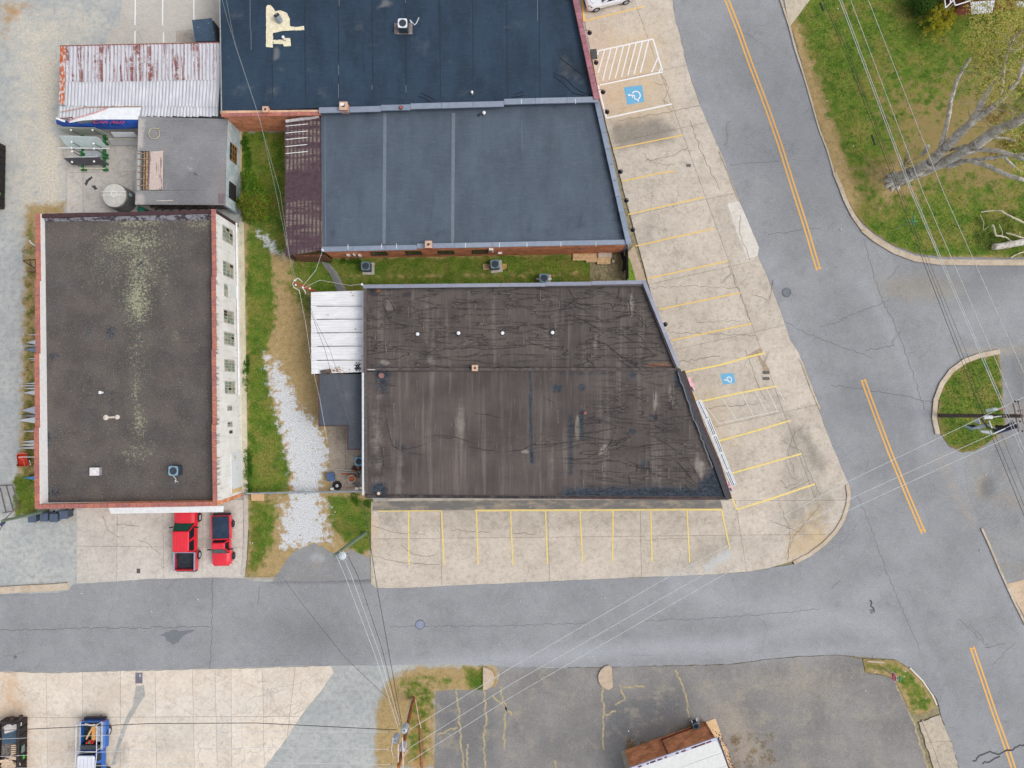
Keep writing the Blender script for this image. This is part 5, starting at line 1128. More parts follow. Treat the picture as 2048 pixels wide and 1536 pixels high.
for k in range(8):
    u = random.uniform(1180, 1390); v = random.uniform(760, 985)
    if u-1300 > (v-740)*.45+30: continue
    WL.append((wrk(u, v, random.uniform(20, 70), random.uniform(-.1, .8)), random.uniform(.5, 1)))
for k in range(18):
    WL.append((wrk(random.uniform(735,760), random.uniform(760, 980), random.uniform(15, 40), random.uniform(-.1,.2)), .6))
for P, s_ in WL:
    P = [(a, b) for a, b in P if not (737 < b < 747)]
    if len(P) > 1: paint(WR, P, s_*.75, 2.6, .6)
for P, s_, sf in (([(1120,985),(1450,985),(1458,1000),(1110,1000)], .95, 8), ([(1130,975),(1395,972),(1430,930),(1455,1000),(1120,1000)], .9, 12), (ell(758,980,16,14), 1, 8), ([(1060,790),(1064,925)], 1, 4), (ell(1164,775,7,8), 1, 6), ([(1105,770),(1125,770),(1125,785),(1105,785)], .8, 5),
                  ([(1137,830),(1146,830),(1146,950),(1138,950)], .85, 6), ([(1158,820),(1168,820),(1168,880),(1160,880)], .8, 5), (ell(765,760,14,30), .8, 14), (ell(765,748,20,10), .8, 6), ([(1350,770),(1362,770),(1368,800)], .6, 6), (ell(1355,760,10,20), .8, 8), (ell(1265,863,8,5), .9, 4), (ell(1265,750,7,6), .9, 5),
                  ([(1120,745),(1230,745),(1230,750),(1120,750)], .7, 5), ([(1060,745),(1063,800)], .8, 4), (ell(1310,835,8,8), .7, 5), (ell(1163,960,4,24), .7, 5), (ell(1090,950,6,10), .5, 6), (ell(1290,930,10,14), .6, 8), (ell(805,895,3,10), .8, 3), (ell(795,890,3,12), .7, 3), ([(740,992),(1120,990),(1120,1000),(740,1000)], .5, 5), (ell(830,820,30,60), .0001, 5)): 
    if len(P) == 2: paint(TR, P, s_, sf, 3)
    else: paint(TR, P, s_, sf)
for P, s_, sf in ((ell(920,850,8,50), .6, 10), (ell(1155,855,4,26), 1, 3), (ell(1095,660,3,60), .5, 6), (ell(853,650,6,40), .5, 10), (ell(1050,903,8,4), 1, 3), (ell(1262,610,5,24), .9, 5), (ell(1205,900,14,5, rot=-.9), 1, 4), (ell(1310,800,4,22), .8, 4), (ell(1340,785,3,18), .7, 4), (ell(1403,940,5,18), 1, 5), (ell(770,725,8,5), 1, 4), (ell(860,720,6,10), .6, 5),
                  (ell(800,945,10,60), .35, 12), (ell(755,880,12,90), .5, 14), (ell(1105,920,4,40), .5, 6), (ell(1300,870,40,60), .2, 40), (ell(780,610,10,14), .6, 5), (ell(1190,685,3,14), .8, 4), (ell(1395,925,4,20), .8, 6)): paint(SC, P, s_, sf)
for P, s_, sf in (([(728,735),(1350,733),(1352,742),(728,744)], .7, 5), ([(730,568),(1290,566),(1292,576),(730,582)], .8, 6), ([(1290,570),(1350,730),(1335,730),(1278,575)], .8, 10), ([(805,585),(825,583),(823,594),(802,596)], .9, 3), (ell(748,585,12,8), .9, 6), ([(1360,745),(1450,990),(1440,990),(1350,750)], .6, 10), (ell(900,780,80,20), .3, 30), ([(1148,835),(1206,834),(1206,882),(1148,884)], .45, 4)): paint(BL, P, s_, sf)  # roof blotches, plus the shade inside the east parapets put into the colour
paint(DT, ell(757,583,5,5), 1, 4); paint(DT, [(1290,726),(1335,722),(1350,735),(1290,735)], .9, 8); 
paint('crinkle', [(730,575),(1291,570),(1352,738),(730,740)], 1, 4); paint('crinkle', [(1230,745),(1365,745),(1440,985),(1180,985),(1110,900)], .95, 40); paint('crinkle', [(730,760),(790,760),(800,985),(730,985)], .4, 20); paint('crinkle', ell(1050,890,140,24), .5, 30)
def wh_(U, V): return field(WR, U, V)*.07
surf('roof', [(729,575),(1291,572),(1350,737),(729,741)], z6, RWR, 3.2, (WR, TR, SC, BL, DT, 'crinkle'), parent=nu, height=wh_)
surf('roof', [(729,743),(1355,739),(1450,998),(733,996)], z6+.02, RWR, 3.2, (WR, TR, SC, BL, DT, 'crinkle'), parent=su, height=wh_)
def ridges(par, cond):
    mb = MB()
    for P, s_ in WL:
        P = [p for p in P if not (735 < p[1] < 749) and p[0] < 1268+max(0, p[1]-575)*.36]
        if len(P) < 2 or not cond(P): continue
        P = rough_edge(P, .7, 5, False); A = [W(a, b, z6+.005) for a, b in P]; m = len(A); L = []; M_ = []; R_ = []
        for i, p in enumerate(A):
            q = A[min(i+1, m-1)]-A[max(i-1, 0)]; nn = Vector((-q.y, q.x, 0)).normalized(); f = s_*(1-abs(2*i/(m-1)-1)**3)*random.uniform(.6, 1.1)+.1; L.append(p+nn*.05*f); R_.append(p-nn*.05*f); M_.append(p+Vector((0,0,.085*f)))
        mb.add(L+M_+R_, [(i, i+1, m+i+1, m+i)[::-1] for i in range(m-1)]+[(m+i, m+i+1, 2*m+i+1, 2*m+i)[::-1] for i in range(m-1)])
    tag(mb.build('roof_wrinkle', plain('wrinkle_dark', C(74,68,67), .8, var=.35, scale=2), par), kind='stuff')
ridges(nu, lambda P: P[0][1] < 740); ridges(su, lambda P: P[0][1] > 740)
def mottle(par, P, n_, lens, sd):
    rs = random.Random(sd); mb = MB()
    for _ in range(n_):
        u = rs.uniform(min(p[0] for p in P), max(p[0] for p in P)); v = rs.uniform(min(p[1] for p in P), max(p[1] for p in P)); L = rs.uniform(*lens)
        if inpoly(np.array([u]), np.array([v]), P)[0] and inpoly(np.array([u]), np.array([v+L]), P)[0]: ribbon(mb, [(u, v), (u+rs.uniform(-1,1), v+L/2), (u+rs.uniform(-1,1), v+L)], rs.uniform(.03,.08), z6+.035+rs.uniform(0,.01))
    tag(mb.build('pale_streak', plain('streak_pale', C(112,104,100), .8, var=.2), par), kind='stuff')
mottle(nu, [(735,585),(1285,580),(1335,725),(735,728)], 50, (5, 22), 3); mottle(su, [(735,750),(1350,748),(1430,985),(738,985)], 50, (6, 30), 4)
GRY = plain('dark_rendered_wall', C(96,88,86), .9, var=.15)
n1, n2, n3, n4 = W(727,571,4.15), W(1289,566,4.15), W(1356,735,4.15), W(727,742,4.05)
for a, b, p_ in ((n1, n2, nu), (n2, n3, nu), (n4, n1, nu)): wallseg('wall', a, b, 0, 4.12, .22, GRY, p_)
for (u0, v0, u1, v1, n_) in ((726,573,911,571,2), (911,571,1091,569,2), (1091,568,1183,567,1), (1183,566,1290,564,1)): coping(nu, W(u0,v0,4.2), W(u1,v1,4.2), 4.13, .3, .07, n_, LMC, name='coping_piece', off=.0, gap=.006)
coping(nu, W(1288,563,4.2), W(1357,733,4.2), 4.14, .3, .08, 5, LMC, name='coping_piece', gap=.006)
mb = MB(); mb.box(*W(727,741.5,4.0)[:2], z6-.1, *(W(1358,736,4.0)[:2]), z6+.14); mb.build('party_wall_cap', (lambda n: n.out(vary(n, C(92,84,82), .7, 1.25, 3)))(NT('party_cap', .85)), su)
s1_, s2_, s3_, s4_ = W(727,742,4.0), W(1361,737,4.1), W(1459,999,4.1), W(730,994,4.0)
for a, b in ((s2_, s3_), (s3_, s4_), (s4_, s1_)): wallseg('wall', a, b, 0, 3.95, .22, GRY, su)
drk = (lambda n: n.out(n.mix(n.step(n.noise(2, 5), .4, .65), C(44,42,46), C(84,76,76))))(NT('tarred_edge', .7)); 
mb = MB(); ribbon(mb, [(730,992),(1000,994.5),(1130,995),(1300,996.5),(1456,997)], .22, z6, z6+.12); mb.build('edge_upstand', drk, su)
mb = MB(); ribbon(mb, [(1135,996),(1262,996.5)], .1, z6+.13, z6+.15); ribbon(mb, [(1272,997),(1435,998)], .1, z6+.13, z6+.15); mb.build('drip_edge', plain('maroon_trim', C(74,44,48), .6), su)
mb = MB(); ribbon(mb, [(1357,738),(1398,850),(1430,925),(1455,996)], .3, z6, z6+.2); mb.build('parapet', plain('slate_dark', C(62,62,70), .7, var=.15), su)
mb = MB(); ribbon(mb, [(1366,742),(1405,850),(1437,925),(1461,998)], .3, 3.7, 4.0); mb.build('facia', plain('maroon_dark', C(78,62,62), .8, var=.2), su)
mb = MB(); ribbon(mb, crackline([(1356,745),(1372,790),(1385,830),(1398,862),(1412,900),(1425,935)], 1.2, 8), .09, z6+.2, z6+.235); mb.build('edge_roll', plain('edge_roll_grey', C(106,108,118), .6), su)
mb = MB(); mb.tube([W(725.5,745,3.95), W(726,990,3.95)], .09, 6); mb.build('gutter', plain('gutter_white', C(214,218,226), .5, var=.08), su)
mb = MB(); mb.box(*W(735,740,z6+.2)[:2], z6+.15, *(W(750,739,z6+.2)[:2]), z6+.17); mb.build('white_scrap', WHP, su)
cg = 'round white roof caps in a row'
for (u, v, l) in ((835,668,'leftmost of the four round white caps in a row on the wrinkled roof'), (917,666,'second from the left of the four round white roof caps'), (1005,666,'third from the left of the four round white roof caps, beside a long wrinkle'), (1105,665,'rightmost of the four round white caps in a row on the wrinkled roof')):
    p = W(u, v, z6+.15); o = thing('roof_vent', l, 'roof vent', (p.x, p.y, z6), 0, cg)
    mb = MB(); mb.lathe((0,0,0), [(.2,0),(.2,.05),(.13,.09)], 14, False); mb.build('collar', BLK, o, True); mb = MB(); mb.lathe((0,0,0), [(.11,.06),(.15,.13),(.14,.17),(.05,.2)], 14); mb.build('dome', WHM, o, True)
chimney(950, 736, z6, .45, .22, plain('pinkish_brick_chimney', C(206,176,156), .9), '', nu)
mb = MB(); p = W(762,751,z6+.2); mb.lathe(p-Vector((0,0,.2)), [(.24,0),(.22,.2),(.2,.24)], 14); tag(mb.build('terracotta_vent', plain('terracotta_vent', C(150,110,104), .8, var=.1)), 'round terracotta vent cap at the upper left corner of the streaked roof', 'vent')
for (u, v, w_, l, m_) in ((1170,826,.1,'tiny red and white capped pipe on the streaked roof', plain('pipe_red', C(190,90,84))), (757,987,.12,'pale broken pipe stub in the tarred corner of the streaked roof', plain('pipe_cream2', C(226,206,176)))):
    stack_pipe(u, v, z6, .15, w_, m_, l, 'pipe_stub')
# ---------------------------------------------------------------- 7. white ribbed lean-to and dark flat lean-to
wl = base('white_lean_to', 'lean-to with bright white ribbed metal roof joined to the wrinkled roof', 'lean-to', 675, 665)
WRS = NT('white_ribbed_sheet', .4, 0); c_ = WRS.mix(WRS.step(WRS.noise(1.5, 5, WRS.vec(.6, 2)), .4, .7), C(236,236,240), C(250,250,252)); WRS = WRS.out(c_)
corr_roof(wl, W(623,748,2.75), W(622,584,2.75), W(728,581,3.05), W(728,744,3.05), 6, 5, .04, WRS, cache, 'wrs', over=.985, jitter=.02)
for v in (613,639,666,693,721): mb = MB(); ribbon(mb, crackline([(636,v),(680,v-.5),(724,v-.7)], .5, 10), .05, 3.05-.0, None, [2.84, 2.95, 3.09]+[3.09]*30) if False else ribbon(mb, [(634,v),(680,v-.5),(724,v-.7)], .045, 0, None, [2.85, 2.97, 3.1]); mb.build('lap_shade', plain('lap_shadow', C(70,66,72)), wl)  # dark strips drawn as the shade in the sheet laps
mb = MB()
for (u, v) in ((702,585),(706,591),(656,630),(711,658),(724,712)): mb.box(*(W(u,v,3.1)-Vector((.04,.03,0))), *(W(u,v,3.14)+Vector((.04,.03,0))))
mb.build('rust_spot', plain('rust_spot', C(120,80,70)), wl)
a = W(624,748,2.7); b = W(624,586,2.7); wallseg('wall', a, b, 0, 2.68, .12, plain('tin_wall', C(120,120,132), .6, var=.15), wl); mb = MB(); q1 = W(624,584,2.7); q2 = W(726,581,2.9); mb.prism([q1[:2], q2[:2], (q2.x, q2.y-.12), (q1.x, q1.y-.12)], 0, 2.68); mb.build('wall', plain('tin_wall2', C(140,134,132)), wl)
# debris on the white roof
db = base('leaf_debris', 'heap of dry leaves and a dark rag at the lower edge of the white ribbed roof', 'debris', 665, 742)
random.seed(21); mb = MB()
for k in range(160):
    u = random.gauss(672, 12); v = random.gauss(741, 3); s_ = random.uniform(.04,.1); p = W(u, v, 2.95+random.uniform(0,.1)); d1 = Vector((random.uniform(-1,1), random.uniform(-1,1), random.uniform(-.3,.3)))*s_; d2 = Vector((random.uniform(-1,1), random.uniform(-1,1), random.uniform(-.3,.3)))*s_; mb.add([p, p+d1, p+d1+d2, p+d2], [(0,1,2,3)])
tag(mb.build('leaves', plain('dry_leaves', C(176,138,104), .9, var=.4, scale=20), db), kind='stuff')
mb = MB(); mb.prism([W(640,741,3)[:2], W(661,738,3)[:2], W(663,746,3)[:2], W(642,748,3)[:2]], 2.9, 3.02); mb.build('rag', plain('dark_rag', C(84,76,72)), db)
mb = MB()
for k in range(14): a = random.uniform(0, 6.28); p = W(716,733,3.08); mb.tube([p+Vector((random.uniform(-.1,.1),random.uniform(-.15,.15),0)), p+Vector((math.cos(a)*.3, math.sin(a)*.4, .05))], .03, 4)
tag(mb.build('dead_twigs', plain('twig_dark', C(60,54,58))), 'dark tangle of dead twigs on the lower right corner of the white ribbed roof', 'twigs')
fl = base('flat_lean_to', 'L-shaped lean-to with dark flat membrane roof and maroon edge', 'lean-to', 690, 820)
P = [(637,748),(725,748),(725,899),(695,899),(695,852),(637,852)]
paint(SC, ell(690,790,14,16), .6, 16); paint(TR, ell(690,870,20,40), .4, 20)
surf('roof', P, 2.8, RFL, 12, (TR, SC), parent=fl, side=.2)
mb = MB(); ribbon(mb, [(637.5,748),(637.5,852)], .06, 2.6, 2.84); ribbon(mb, [(637,852),(695,852)], .06, 2.6, 2.84); ribbon(mb, [(695,852),(695,899)], .06, 2.6, 2.84); ribbon(mb, [(695,899),(725,899)], .06, 2.6, 2.84); mb.build('edge_trim', plain('maroon_edge', C(84,48,50)), fl)
mb = MB(); q = [W(u, v, 2.6) for u, v in inset_poly(P, 2)]; mb.prism([(p.x, p.y) for p in q], 0, 2.58); mb.build('wall', plain('clapboard', C(150,146,140)), fl)
# ---------------------------------------------------------------- 8. brick house bottom right
bh = base('brick_office', 'small brick building with white standing-seam roof at the bottom edge', 'building', 1360, 1500)
zb_ = 3.1; B1 = W(1262,1538,zb_); B2 = W(1432,1478,zb_); dB = (B2-B1).normalized(); nB = Vector((dB.y, -dB.x, 0))
B3 = B2+nB*9; B4 = B1+nB*9
g1 = B1; 
wallseg('wall', B1, B2, 0, zb_-.1, .25, BRR, bh); wallseg('wall', B2, B3, 0, zb_-.1, .25, BRR, bh)
o1 = nB*-.12
for k in range(8):
    a = B1-dB*1.0; mb = MB(); p0 = B1+nB*(k*1.05)-dB*.1+nB*.12; p1 = B2+nB*(k*1.05)+dB*.12+nB*.12; p2 = p1+nB*1.03; p3 = p0+nB*1.03; zz = zb_+.02+k*.09
    mb.prism([p0[:2], p1[:2], p2[:2], p3[:2]], [zz-.08, zz-.08, zz, zz], [zz-.04, zz-.04, zz+.05, zz+.05]); mb.build('roof_sheet', plain('white_roof_sheet', C(226,228,226), .45, var=.04), bh)
mb = MB(); mb.prism([(B1-dB*.15-nB*.1)[:2], (B2+dB*.15-nB*.1)[:2], (B2+dB*.15+nB*.14)[:2], (B1-dB*.15+nB*.14)[:2]], zb_-.12, zb_-.0); gt = mb.build('gutter', plain('gutter_lilac', C(196,198,220), .5), bh)
mb = MB()
random.seed(4)
for k in range(14): t = random.uniform(.02, .96); p = B1.lerp(B2, t); l = random.uniform(.15, .5); mb.prism([(p-nB*.02)[:2], (p+dB*l-nB*.02)[:2], (p+dB*l+nB*.1)[:2], (p+nB*.1)[:2]], zb_, zb_+.012)
mb.build('gutter_leaves', plain('leaf_dark', C(110,62,66), .9), gt)
m_ = plain('white_verge', C(226,230,238), .5); mb = MB(); mb.prism([(B2+dB*.12)[:2], (B2+dB*.26)[:2], (B3+dB*.26)[:2], (B3+dB*.12)[:2]], zb_-.1, zb_+.06); mb.build('verge_trim', plain('verge_navy', C(60,56,86), .5), bh)
mb = MB(); p = B1.lerp(B2, .44)-nB*.05; p.z = 0; mb.tube([p+Vector((0,0,3.0)), p+Vector((0,0,.5)), p+dB*3.0-nB*.02+Vector((0,0,.4))], .05, 6); mb.build('downpipe', plain('brown_pipe', C(112,52,36), .7), bh)
q1 = W(1415,1446,0); q2 = W(1434,1439,0)
pavement('office_footpath', [(1411,1444),(1431,1437),(1442,1468),(1444,1482),(1456,1500),(1470,1560),(1440,1560)], [], concrete_mat('office_path', (226,196,154), (236,208,168), rand=0), .06, .03)
pavement('office_side_path', [(1242,1502),(1254,1498),(1268,1560),(1256,1560)], [], concrete_mat('office_path2', (176,166,150), (190,180,164), rand=0), .05, .03)
pl = base('shrub', 'leafless dark vines climbing the right side of the white-roofed brick building', 'shrub', 1443, 1510)
mb = MB(); random.seed(8)
for k in range(90):
    t = random.uniform(0.3, 3.2); p = B2+nB*t+dB*random.uniform(.3,.75); p.z = random.uniform(.4, 2.6); s_ = random.uniform(.05,.14); a = random.uniform(0,6.28); mb.add([p, p+Vector((math.cos(a),math.sin(a),.2))*s_, p+Vector((math.cos(a+1.2),math.sin(a+1.2),.5))*s_], [(0,1,2)])
tag(mb.build('leaf', plain('dark_leaf', C(52,50,74), .8), pl), kind='stuff')
# ---------------------------------------------------------------- 9. house top right
hs_ = base('brick_house', 'red brick house with white-framed porch roof in the top right corner', 'house', 1950, -20)
H1 = W(1884,28,0); H2 = W(1990,22,0)
wallseg('wall', W(1893,34,0), W(2160,6,0), 0, 3.0, -.3, BRD, hs_) 
a = W(1893,34,0); b = W(2160,6,0); dh = (b-a).normalized(); nh = Vector((-dh.y, dh.x, 0))
wallseg('wall', a, a+nh*9, 0, 3, .3, BRD, hs_)
mb = MB(); mb.prism([(a-dh*.4+nh*-.05)[:2], (b-nh*.05)[:2], (b+nh*9)[:2], (a-dh*.4+nh*9)[:2]], 3.0, 3.15); mb.build('roof', plain('dark_slate_roof', C(66,84,90), .7, var=.2), hs_)
mb = MB(); q = [W(1941,4,2.9), W(1990,0,2.9), W(1985,25,2.6), W(1945,27,2.6)]; mb.prism([p[:2] for p in q], [2.85,2.85,2.5,2.5], [2.9,2.9,2.55,2.55]); aw = mb.build('awning', plain('awning_lilac_white', C(206,210,226), .5, var=.05), hs_)
mb = MB()
for k in range(9): p0 = q[0].lerp(q[1], (k+.5)/9); p1 = q[3].lerp(q[2], (k+.5)/9); mb.tube([Vector((p0.x,p0.y,2.92)), Vector((p1.x,p1.y,2.57))], .018, 4)
mb.build('awning_rib', WHP, aw)
for (u0,v0,z0),(u1,v1,z1) in (((1888,-10,3.3),(1891,16,3.3)), ((1891,16,3.3),(1907,0,3.3)), ((1907,0,3.3),(1910,11,3.3)), ((1910,11,3.3),(1935,3,3.3)), ((1902,-10,3.3),(1900,8,3.3)), ((1935,3,3.3),(1945,0,3.3))):
    mb = MB(); mb.tube([W(u0,v0,z0), W(u1,v1,z1)], .05, 5); mb.build('white_frame', WHP, hs_)
mb = MB(); mb.tube([W(1906,9,3.2), W(1877,36,.05)], .05, 5); mb.build('downpipe', plain('cream_pipe', C(226,196,160)), hs_)
mb = MB(); q = [W(2030,0,2.8), W(2080,0,2.8), W(2080,14,2.5), W(2036,16,2.5)]; mb.prism([p[:2] for p in q], 2.5, 2.6); mb.build('awning', plain('awning_lilac_white', C(206,210,226)), hs_)
# small dark-roofed shed near the top left
ss = base('bin_shed', 'small slate-blue roofed box shed against the top left of the blue-black roof', 'shed', 410, 62)
mb = MB(); q = [W(384,40,2.2), W(423,36,2.2), W(431,82,2.2), W(390,83,2.2)]; mb.prism([p[:2] for p in q], 2.1, 2.2); mb.build('roof', (lambda n: n.out(n.mix(n.step(n.noise(3, 4), .66, .72), vary(n, C(66,86,108), .85, 1.1, 2), C(170,190,200))))(NT('shed_roof', .6)), ss)
mb = MB(); mb.prism([(p.x*.995, p.y*.995) for p in q], 0, 2.08); mb.build('wall', plain('shed_wall', C(56,60,72)), ss)
surf('old_slab', [(352,62),(384,58),(388,84),(352,84)], .04, concrete_mat('old_slab', (176,166,158), (196,186,176), rand=0), 20, (WM,LT,DK,DT), kind='structure', side=.02)
# ================================================================== MACHINES, VEHICLES AND LOOSE THINGS
def ac_unit(label, name='air_conditioner', shell=None, w_=.38, h=.8, group=None, pad=None):
    o = thing(name, label, 'air conditioner', (0,0,0), 0, group)
    sh_ = shell or plain('ac_green_grey', C(110,140,152), .5, .2)
    mb = MB(); mb.prism([(-w_,-w_+.05),(-w_+.05,-w_),(w_-.05,-w_),(w_,-w_+.05),(w_,w_-.05),(w_-.05,w_),(-w_+.05,w_),(-w_,w_-.05)], 0, h*.93); mb.build('casing', plain('ac_louvre', C(64,76,88), .6, .2), o, True)
    r = w_*.78; n_ = 24; mb = MB()
    outer = []
    for k in range(n_):
        a = 2*math.pi*k/n_; c_, s_ = math.cos(a), math.sin(a); m = max(abs(c_), abs(s_)); q = min(1/m, 1.28); outer.append((c_*q*w_, s_*q*w_))
    vs = [(x, y, h) for x, y in outer]+[(r*math.cos(2*math.pi*k/n_), r*math.sin(2*math.pi*k/n_), h) for k in range(n_)]+[(x, y, h*.92) for x, y in outer]+[(r*math.cos(2*math.pi*k/n_), r*math.sin(2*math.pi*k/n_), h*.8) for k in range(n_)]
    f = []
    for k in range(n_): j = (k+1) % n_; f += [(k,j,n_+j,n_+k), (2*n_+k,2*n_+j,j,k), (n_+k,n_+j,3*n_+j,3*n_+k)]
    mb.add(vs, f); mb.build('top_cover', sh_, o, True)
    mb = MB(); mb.lathe((0,0,h*.72), [(r,0),(r,.02)], 20); mb.build('shroud', BLK, o, True)
    fan = MB(); fan.lathe((0,0,h*.78), [(.07,0),(.07,.06)], 10); 
    for k in range(3):
        a = k*2.094+.5; fan.add([(.06*math.cos(a),.06*math.sin(a),h*.82),(r*.85*math.cos(a-.3),r*.85*math.sin(a-.3),h*.80),(r*.88*math.cos(a+.35),r*.88*math.sin(a+.35),h*.86),(.06*math.cos(a+.9),.06*math.sin(a+.9),h*.84)], [(0,1,2,3)])
    fan.build('fan', plain('fan_pale', C(222,236,240), .4), o, True)
    mb = MB()
    for q in (.35,.65,.95): 
        mb.lathe((0,0,h+.004), [(r*q,0),(r*q+.008,0),(r*q+.008,.006),(r*q,.006)], 20, False)
    for k in range(8): a = k*math.pi/8; mb.box(-r, -.004, 0, r, .004, .005) if False else mb.tube([(-r*math.cos(a),-r*math.sin(a),h+.006),(r*math.cos(a),r*math.sin(a),h+.006)], .004, 3)
    mb.build('guard', plain('guard_wire', C(70,80,92), .5), o, True)
    if pad: mb = MB(); mb.box(pad[0], pad[1], -pad[4], pad[2], pad[3], .005); mb.build('pad', plain('concrete_pad', C(196,190,182), .9), o, True)
    return o
def at_(u, v, z, h): p = W(u, v, z+h); return Vector((p.x, p.y, z))
o = ac_unit('green-grey air conditioner on a pale pad below the left end of the brick wall', pad=(-.42,-.6,.62,.45,-.02)); o.location = at_(731,532,.04,.8)
for a_ in o.children:
    if a_.name.startswith('pad'): a_.location.z = 0
proto_ac = o
for (u, v, l, rz) in ((990,528,'green-grey air conditioner standing between two tan boards on the grass strip',.1), (1088,556,'green-grey air conditioner half tucked against the grey coping of the wrinkled roof',-.05)):
    c_ = copy_tree(proto_ac); place(c_, at_(u, v, .04, .8), rz, l)
mb = MB(); mb.box(*(W(966,540,0)), *(W(980,528,.08))); tag(mb.build('tan_board', plain('tan_board', C(196,170,134), .9, var=.2)), 'tan board on the grass just left of the middle air conditioner', 'board')
mb = MB(); mb.prism([W(1003,528,0)[:2], W(1013,528,0)[:2], W(1014,536,0)[:2], W(1006,540,0)[:2]], 0, .07); tag(mb.build('straw_patch', plain('straw', C(190,160,92), .95, var=.2)), 'orange-tan slab on the grass just right of the middle air conditioner', 'board')
for p_ in ((1076,557),(1100,557)): pass
mb = MB(); mb.box(*W(1073,560,.02), *(W(1103,556,.1))); tag(mb.build('white_skid', WHP), 'white skid under the air conditioner beside the wrinkled roof', 'skid')
o = ac_unit('blue-green air conditioner on the gravel roof near its right side', shell=plain('ac_blue_green', C(140,172,188), .5, .2)); o.location = at_(345,942,zr,.9)
mb = MB(); mb.tube([W(345,950,zr+.1), W(352,958,zr+.1), W(350,966,zr+.06)], .03, 5); mb.tube([W(349,960,zr+.1), W(356,964,zr+.05)], .03, 5); tag(mb.build('coolant_pipes', plain('pipe_white2', C(220,226,232), .5)), 'short twisted white pipes on the gravel roof below the air conditioner', 'pipe')
o = ac_unit('white-topped air conditioner on a timber pallet in the middle of the blue-black roof', shell=plain('ac_white', C(226,228,236), .5), h=.9); o.location = at_(805,46,z4+.1,.9)
tb = base('timber_platform', 'weathered plank platform under the white-topped air conditioner on the blue-black roof', 'platform', 807, 52)
for k in range(7): mb = MB(); p = W(789+k*5.2, 57, z4+.02); mb.box(p.x, p.y-.5, z4+.02, p.x+.19, p.y+.42, z4+.1); mb.build('plank', plain('grey_plank', C(150,138,138), .9, var=.25, rand=.1), tb)
mb = MB(); Q = [(822,42),(826,47),(829,50),(833,46),(836,39),(838,35)]; mb.tube([W(u, v, z4+.15) for u, v in Q], .04, 5); mb.tube([W(820,40,z4+.3), W(823,46,z4+.1)], .07, 6); tag(mb.build('roof_conduit', plain('conduit_white', C(206,212,218), .5)), 'white curled conduit beside the platform on the blue-black roof', 'conduit')
o = ac_unit('blue-green air conditioner on the concrete patio beside the white gutter', shell=plain('ac_teal', C(126,178,204), .5), w_=.36); o.location = at_(718,923,.06,.8)
c_ = copy_tree(proto_ac); place(c_, at_(1392,1452,.04,.7), R(19), 'small air conditioner against the brick wall of the white-roofed office'); c_.scale = (.75, .62, .9)
mb = MB(); mb.tube([W(1383,1441,.5), W(1386,1452,.6)], .04, 5); mb.tube([W(1392,1438,.5), W(1396,1448,.6)], .04, 5); tag(mb.build('fence_rods', WHP), 'two pale rods sticking out above the small air conditioner by the office', 'rod')
# cream foam and turbine vent, upper left of the dark roof
FOAM = plain('cream_foam', C(236,226,196), .8, var=.1); fz = z4+.02
fo = base('foam_patch', 'cream sprayed foam patch with arm around the leaning vent on the blue-black roof', 'foam patch', 550, 60)
def slab3(pts, z0, z1, m, nm, par): 
    Q = rough_edge(pts, .5, 4); res = delaunay_2d_cdt([Vector(q) for q in Q], [], [list(range(len(Q)))], 1, 1e-5); mb = MB(); n_ = len(res[0])
    mb.add([W(v.x, v.y, z1) for v in res[0]], [list(f)[::-1] for f in res[2]]); return mb.build(nm, m, par)
slab3([(532,14),(535,10),(541,10),(548,18),(550,22),(562,21),(574,26),(580,38),(580,52),(592,54),(608,52),(609,60),(580,61),(565,62),(546,66),(546,95),(532,94)], 0, z4+.05, FOAM, 'foam', fo)
slab3([(546,80),(566,79),(566,76),(580,76),(582,92),(568,93),(566,88),(547,88)], 0, z4+.045, FOAM, 'foam', fo)
vt = thing('turbine_vent', 'leaning silver vent pipe with dark opening set in the cream foam patch', 'vent', W(560,45,z4))
mb = MB(); a = W(561,42,z4+.05); b = W(553,31,z4+.6); a = W(560,43,z4+.05); b = W(553,30.5,z4+.55); mb.tube([a, b], .26, 12); mb.build('pipe', plain('silver_pipe', C(160,168,180), .4, .4), vt); mb = MB(); d_ = (b-a).normalized(); mb.tube([b+d_*.003, b+d_*.05], .22, 12); mb.build('opening', SHD, vt)
mb = MB(); mb.tube([b+d_*.055-Vector((.15,0,0)), b+d_*.06+Vector((.15,0,0))], .03, 4); mb.tube([b+d_*.055-Vector((0,.15,0)), b+d_*.06+Vector((0,.15,0))], .03, 4); mb.build('damper', plain('silver_pipe', C(160,168,180)), vt)
stack_pipe(566, 74, z4, .5, .08, WHP, 'thin white vent pipe beside the square cream foam pad', cap=WHP)
